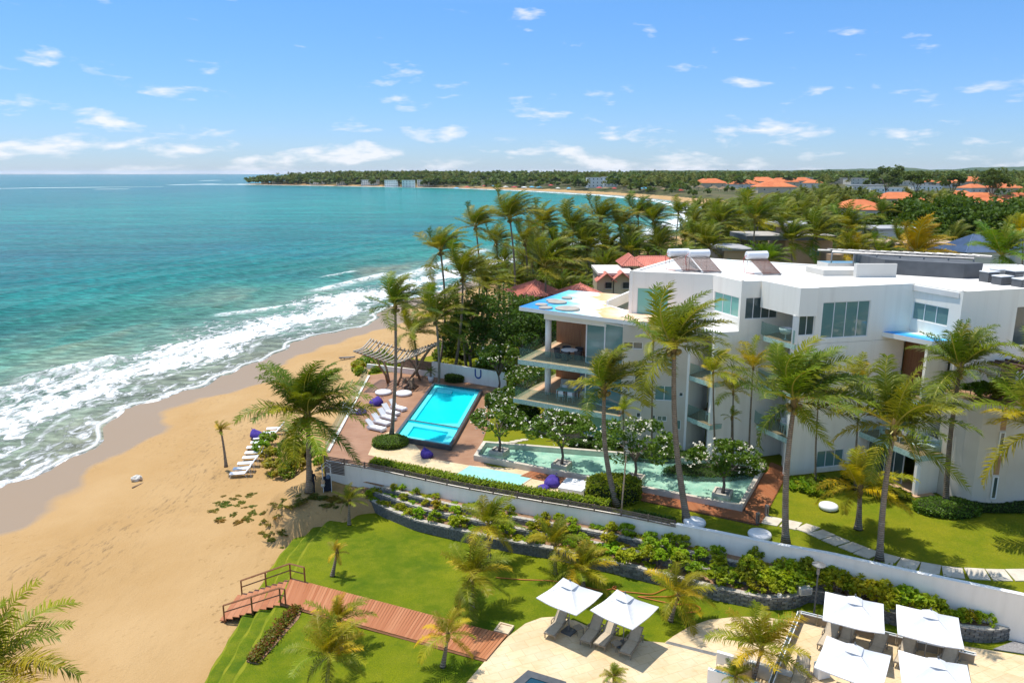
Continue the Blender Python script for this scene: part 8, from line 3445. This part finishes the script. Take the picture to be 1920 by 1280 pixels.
# palms behind the pool and along the beach: (crown px, distance, leaf length, height of foot, lean)
BEACH = [((826, 470), 84, 3.6, 'lone leaning palm at the water side of the beach grove'), ((868, 520), 79, 4.0, 'palm with S-curved dark trunk rising from the round bush by the white wall'), ((892, 425), 106, 3.5, 'tall palm second from the sea in the beach grove'), ((956, 410), 96, 4.4, 'tallest palm of the beach grove, crown over the horizon'),
         ((912, 535), 88, 3.4, 'short palm in the middle of the beach grove'), ((818, 600), 76, 4.2, 'bushy low palm just behind the woven screen'), ((775, 625), 80, 3.2, 'low palm with hanging leaves behind the pergola'), ((1018, 425), 108, 3.9, 'palm of the beach grove left of the twin crowns'.replace('left of', 'seaward of')),
         ((1022, 500), 90, 4.8, 'broad near palm over the red pavilions'), ((1075, 430), 112, 4.2, 'palm of the beach grove behind the red pavilions'), ((1126, 412), 120, 4.2, 'upright palm in the middle of the beach grove'), ((1162, 425), 122, 4.0, 'palm of the beach grove behind the villa tower'), ((1196, 402), 130, 3.8, 'palm of the beach grove above the villa roof'),
         ((1225, 415), 128, 4.0, 'palm of the beach grove above the solar heaters'), ((1272, 400), 158, 3.6, 'lone palm standing against the surf of the far bay'), ((1050, 470), 105, 3.8, 'dense palm low in the beach grove'), ((1100, 465), 110, 3.8, 'dense palm low in the beach grove behind the second pavilion'), ((985, 455), 104, 3.6, 'palm between the tallest palm and the broad near one'),
         ((1352, 418), 118, 4.2, 'large palm inland of the lone surf palm'), ((1330, 462), 108, 3.8, 'palm just over the far roof parapet, seaward one'), ((1416, 412), 106, 4.6, 'large palm over the beige side wing'), ((1440, 490), 101, 3.4, 'bushy bright palm right behind the roof heater'), ((1530, 442), 106, 4.6, 'large palm in front of the beige house'),
         ((1484, 452), 104, 3.8, 'palm at the corner of the beige house'), ((1603, 474), 104, 3.6, 'palm with hanging yellow leaves beside the beige house'), ((1655, 400), 176, 4.0, 'slim palm with round head above the grove'), ((1590, 430), 111, 4.2, 'palm behind the beige house roof'), ((1655, 484), 102, 3.4, 'palm over the plant room pergola'),
         ((1720, 476), 101, 5.0, 'big palm with orange dying leaves behind the hotel roof'), ((1690, 455), 116, 3.6, 'grey-green palm beside the orange-leaved one'), ((1880, 478), 92, 4.6, 'dense royal palm at the picture edge behind the air conditioners'), ((1917, 440), 110, 4.0, 'palm with golden leaves above the picture-edge blue roof'), ((1240, 455), 135, 3.6, 'palm low behind the villa side roof'), ((870, 600), 84, 3.8, 'drooping palm between the low palm and the dark trees'),
         ((1140, 470), 118, 3.6, 'palm in the thick of the beach grove'), ((1185, 455), 124, 3.4, 'palm low above the villa tower'), ((930, 455), 112, 3.4, 'thin palm close behind the tallest one'), ((1300, 440), 150, 3.4, 'palm at the sandy end of the beach grove'), ((1390, 440), 150, 3.6, 'palm behind the beige side wing')]
rnd = random.Random(31)
for k, (cpx, Y, L, lab) in enumerate(BEACH):
    c = at_y(cpx[0], cpx[1], Y)
    lean = rnd.uniform(-1.2, 0.3)
    bx, by = c.x + lean, Y + rnd.uniform(-0.6, 0.6)
    bz = gz(bx, by)
    if -6 < bx < 100 and by < 95:
        bz = max(bz, -0.2)
    tint = (1.05, 1.0, 0.9)
    dry = 0.12
    kw = {}
    if 'orange dying' in lab:
        tint, dry = (2.0, 1.35, 0.7), 0.6
    if 'golden' in lab or 'yellow' in lab:
        tint, dry = (1.7, 1.3, 0.8), 0.4
    if 'royal' in lab or 'bright' in lab:
        tint, dry, kw = (0.9, 1.15, 0.9), 0.05, dict(lib='breezy')
    if k == 1:
        b = at(853, 700, 0)
        bx, by, bz = b.x, b.y, 0.3
    palm(lab, (bx, by, bz), c, L=L * 1.15, nf=25, r0=0.17, tint=tint, group='palms behind the pool and along the beach', low=1.0, dry=dry, bow=0.6, seed=500 + k, **kw)

rnd = random.Random(44)
for k in range(44):
    px, Y = (rnd.uniform(975, 1290), rnd.uniform(104, 190)) if k < 28 else (rnd.uniform(900, 1260), rnd.uniform(94, 125))
    c = at_y(px, 400, Y)
    c.z = gz(c.x, Y) + rnd.uniform(8, 13)
    palm('coconut palm in the thick of the beach grove behind pavilions and villa', (c.x + rnd.uniform(-1, 0.4), Y, gz(c.x, Y)), c, L=rnd.uniform(3.8, 4.9), nf=18, r0=0.16, tint=(0.9, 0.95, 0.9), group='palms in the thick of the beach grove', low=1.0, dry=0.1, seed=700 + k)

# ------------------------------------------------------------------ frangipani, garden trees, bushes
FL = ('frangipani with white flowers in the planter at the pool end of the pond', 'frangipani with white flowers in the second planter of the pond', 'large frangipani with white flowers in the third planter of the pond', 'frangipani with white flowers in the planter at the far corner of the pond')
for k, (x, y) in enumerate(FRANG):
    r_ = (2.2, 2.6, 2.9, 2.5)[k]
    tree('frangipani_tree', FL[k], 'tree', (x, y, 0.45), (3.1, 3.4, 3.5, 3.1)[k], r_, 2300, 0.30, 40 + k, 'leaf', (1.25, 1.3, 1.0), (150, 210, 230, 210)[k], 'frangipani trees', 30, 0.10, 0.42, r_ * 0.52, 0.22)
for k, (px, py, z, h, r_, lab) in enumerate(((935, 712, 0, 4.2, 2.4, 'frangipani covered in white flowers before the blue letter wall'), (985, 745, 0, 3.6, 2.0, 'frangipani with white flowers beside the lower sea terrace'), (955, 770, 0, 2.6, 1.8, 'low frangipani under the sea terrace corner'))):
    p = at(px, py + 20, z)
    tree('frangipani_tree', lab, 'tree', (p.x, p.y, 0), h, r_, 1700, 0.30, 60 + k, 'leaf', (1.15, 1.2, 1.0), 150, 'frangipani trees', 26, 0.10, 0.42, r_ * 0.6, 0.24)
for k, (px, py, Y, h, r_, lab, tint) in enumerate(((935, 590, 84, 7.5, 4.6, 'large dark sea-grape tree behind the white pool wall', (1.0, 1.1, 1)), (985, 620, 78, 6.5, 3.6, 'dark leafy tree beside the sea terraces', (0.85, 0.95, 1)), (880, 640, 82, 5.5, 3.2, 'dark leafy tree behind the letter wall', (0.9, 1.0, 1)), (1010, 560, 90, 4.6, 3.2, 'leafy tree in front of the red pavilions', (1.1, 1.2, 0.9)),
                                                   (700, 620, 90, 3.2, 2.6, 'bright sea-grape bush on the sand beyond the pergola', (1.6, 1.7, 0.9)), (1145, 545, 86, 4.4, 2.2, 'leafy tree between pavilion and villa', (0.9, 1.1, 1)), (1120, 560, 84, 4.0, 2.4, 'dark shrubby tree behind the painted roof', (0.9, 1.05, 1)))):
    p = at_y(px, py, Y)
    zg = gz(p.x, Y) if p.x < -13 else -0.1
    tree('garden_tree', lab, 'tree', (p.x, Y, zg), h, r_, 4200 if r_ > 3 else 2200, 0.34, 80 + k, 'leaf', tint, 0, None, 40, 0.16, 0.6, r_ * 0.85)
# thickets: shady shrubs below the palms behind the wall
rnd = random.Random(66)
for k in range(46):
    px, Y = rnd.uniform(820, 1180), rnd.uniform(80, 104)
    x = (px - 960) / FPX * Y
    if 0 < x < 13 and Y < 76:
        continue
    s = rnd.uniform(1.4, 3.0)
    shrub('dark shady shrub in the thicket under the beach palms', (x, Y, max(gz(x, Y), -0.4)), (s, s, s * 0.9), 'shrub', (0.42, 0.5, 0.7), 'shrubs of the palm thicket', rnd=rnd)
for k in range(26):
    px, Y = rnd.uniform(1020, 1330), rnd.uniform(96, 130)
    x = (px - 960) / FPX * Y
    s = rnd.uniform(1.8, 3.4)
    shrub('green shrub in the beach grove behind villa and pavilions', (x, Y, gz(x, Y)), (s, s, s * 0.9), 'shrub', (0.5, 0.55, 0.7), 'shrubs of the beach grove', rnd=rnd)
# shrubs at the foot of the hotel
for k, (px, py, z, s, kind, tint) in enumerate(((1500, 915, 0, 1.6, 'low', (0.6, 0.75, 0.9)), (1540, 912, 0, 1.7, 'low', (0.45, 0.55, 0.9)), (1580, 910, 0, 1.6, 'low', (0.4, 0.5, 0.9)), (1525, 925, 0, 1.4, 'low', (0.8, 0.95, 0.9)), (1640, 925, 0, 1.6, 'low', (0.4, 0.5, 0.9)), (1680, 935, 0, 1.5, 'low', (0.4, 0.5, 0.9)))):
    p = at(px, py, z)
    shrub(('green ground cover at the hotel corner by the deck end', 'dark ground cover under the second bay window', 'dark ground cover before the second bay', 'lighter-tinted ground cover beside the slender palm', 'dark ground cover behind the golden palm', 'dark ground cover at the garden room')[k], (p.x, p.y, z), (s * 1.3, s, s * 1.6), kind, tint, 'ground cover at the hotel foot', rnd=rnd)
for px, py, rx, ry, lab, sd in ((1775, 957, 2.1, 1.3, 'low rounded bush bed around the dark-trunked palm', 71), (1870, 950, 4.2, 1.0, 'dark low hedge along the rounded hotel wall', 72), (1330, 890, 3.4, 1.3, 'dark low hedge between pond and hotel', 73), (1240, 860, 2.6, 1.0, 'dark low hedge below the shaded wing', 74), (1120, 835, 2.4, 0.8, 'dark low hedge beside the hidden terrace', 75)):
    ball_bush(lab, px, py, 0, rx, ry, 0.5, 2600, 'leaf', (1.2, 1.35, 1.0) if sd == 71 else (0.8, 0.95, 1), sd, 0.14, 'low_hedge')
for px, py, rx, ry, h, lab, sd in ((935, 760, 1.3, 1.5, 1.1, 'dark rounded bush at the pool corner by the frangipani', 76), (975, 790, 1.8, 1.6, 1.3, 'dark rounded bush below the lowest sea terrace', 77), (1150, 932, 1.9, 1.5, 1.4, 'rounded leafy bush at the hedge end beside the tall leaning palm', 78)):
    ball_bush(lab, px, py, 0, rx, ry, h, 2600, 'bright' if sd == 78 else 'leaf', (0.85, 0.8, 0.9) if sd == 78 else (0.9, 1, 1), sd, 0.18, 'rounded_bush')
# planted roof of the rounded tower
rnd = random.Random(12)
for k in range(9):
    f = k / 8
    x, y = 30.5 + 6.5 * f, 47.6 + 1.0 * f + rnd.uniform(-0.2, 0.4)
    shrub('leafy plant in the roof garden of the rounded tower', (x, y, 7.25), rnd.uniform(0.9, 1.3), 'shrub', (0.8 if k > 1 else 0.4, 0.8 if k > 1 else 0.5, 0.8), 'roof garden plants', rnd=rnd)
# dune plants
for k in range(84):
    if k < 34:
        px, py = rnd.uniform(470, 560), rnd.uniform(955, 1010)
    elif k < 58:
        px, py = rnd.uniform(395, 480), rnd.uniform(925, 985)
    else:
        px, py = rnd.uniform(560, 660), rnd.uniform(945, 985)
    p = at(px, py, -2.6)
    for _ in range(2):
        p = at(px, py, gz(p.x, p.y))
    s = rnd.uniform(0.28, 0.62)
    shrub('straggling creeper on the blown sand below the big palm', (p.x, p.y, gz(p.x, p.y) - 0.03), (s * 1.5, s * 1.2, s * 0.8), 'low', (0.55, 0.5, 1.2) if k % 3 else (0.8, 0.5, 1.4), 'creepers on the sandy bank', rnd=rnd)
for k in range(26):
    px, py = rnd.uniform(488, 608), rnd.uniform(835, 890)
    p = at(px, py, -1.9)
    p = at(px, py, gz(p.x, p.y))
    s = rnd.uniform(0.8, 1.35)
    if p.x > -15.6 and p.y > 56:
        continue
    dull = rnd.random() < 0.5
    shrub('wild bush on the sandy bank behind the beach loungers', (p.x, p.y, gz(p.x, p.y) - 0.05), (s, s, s * 1.1), 'shrub' if k % 4 else 'tuft', (1.05, 0.72, 1.6) if dull else (0.7, 0.78, 0.9), 'wild bushes on the bank', rnd=rnd)
# scrub strip behind the deck wall
for k in range(24):
    px, py = rnd.uniform(640, 905), rnd.uniform(650, 690)
    Y = rnd.uniform(81.5, 86)
    x = (px - 960) / FPX * Y
    s = rnd.uniform(0.8, 1.4)
    shrub('yellowish bush in the strip behind the pool wall', (x, Y, max(-0.6, gz(x, Y))), (s, s, s), 'shrub' if k % 3 else 'tuft', (1.2, 0.95, 0.9) if k % 2 else (0.6, 0.65, 0.8), 'bushes behind the pool wall', rnd=rnd)
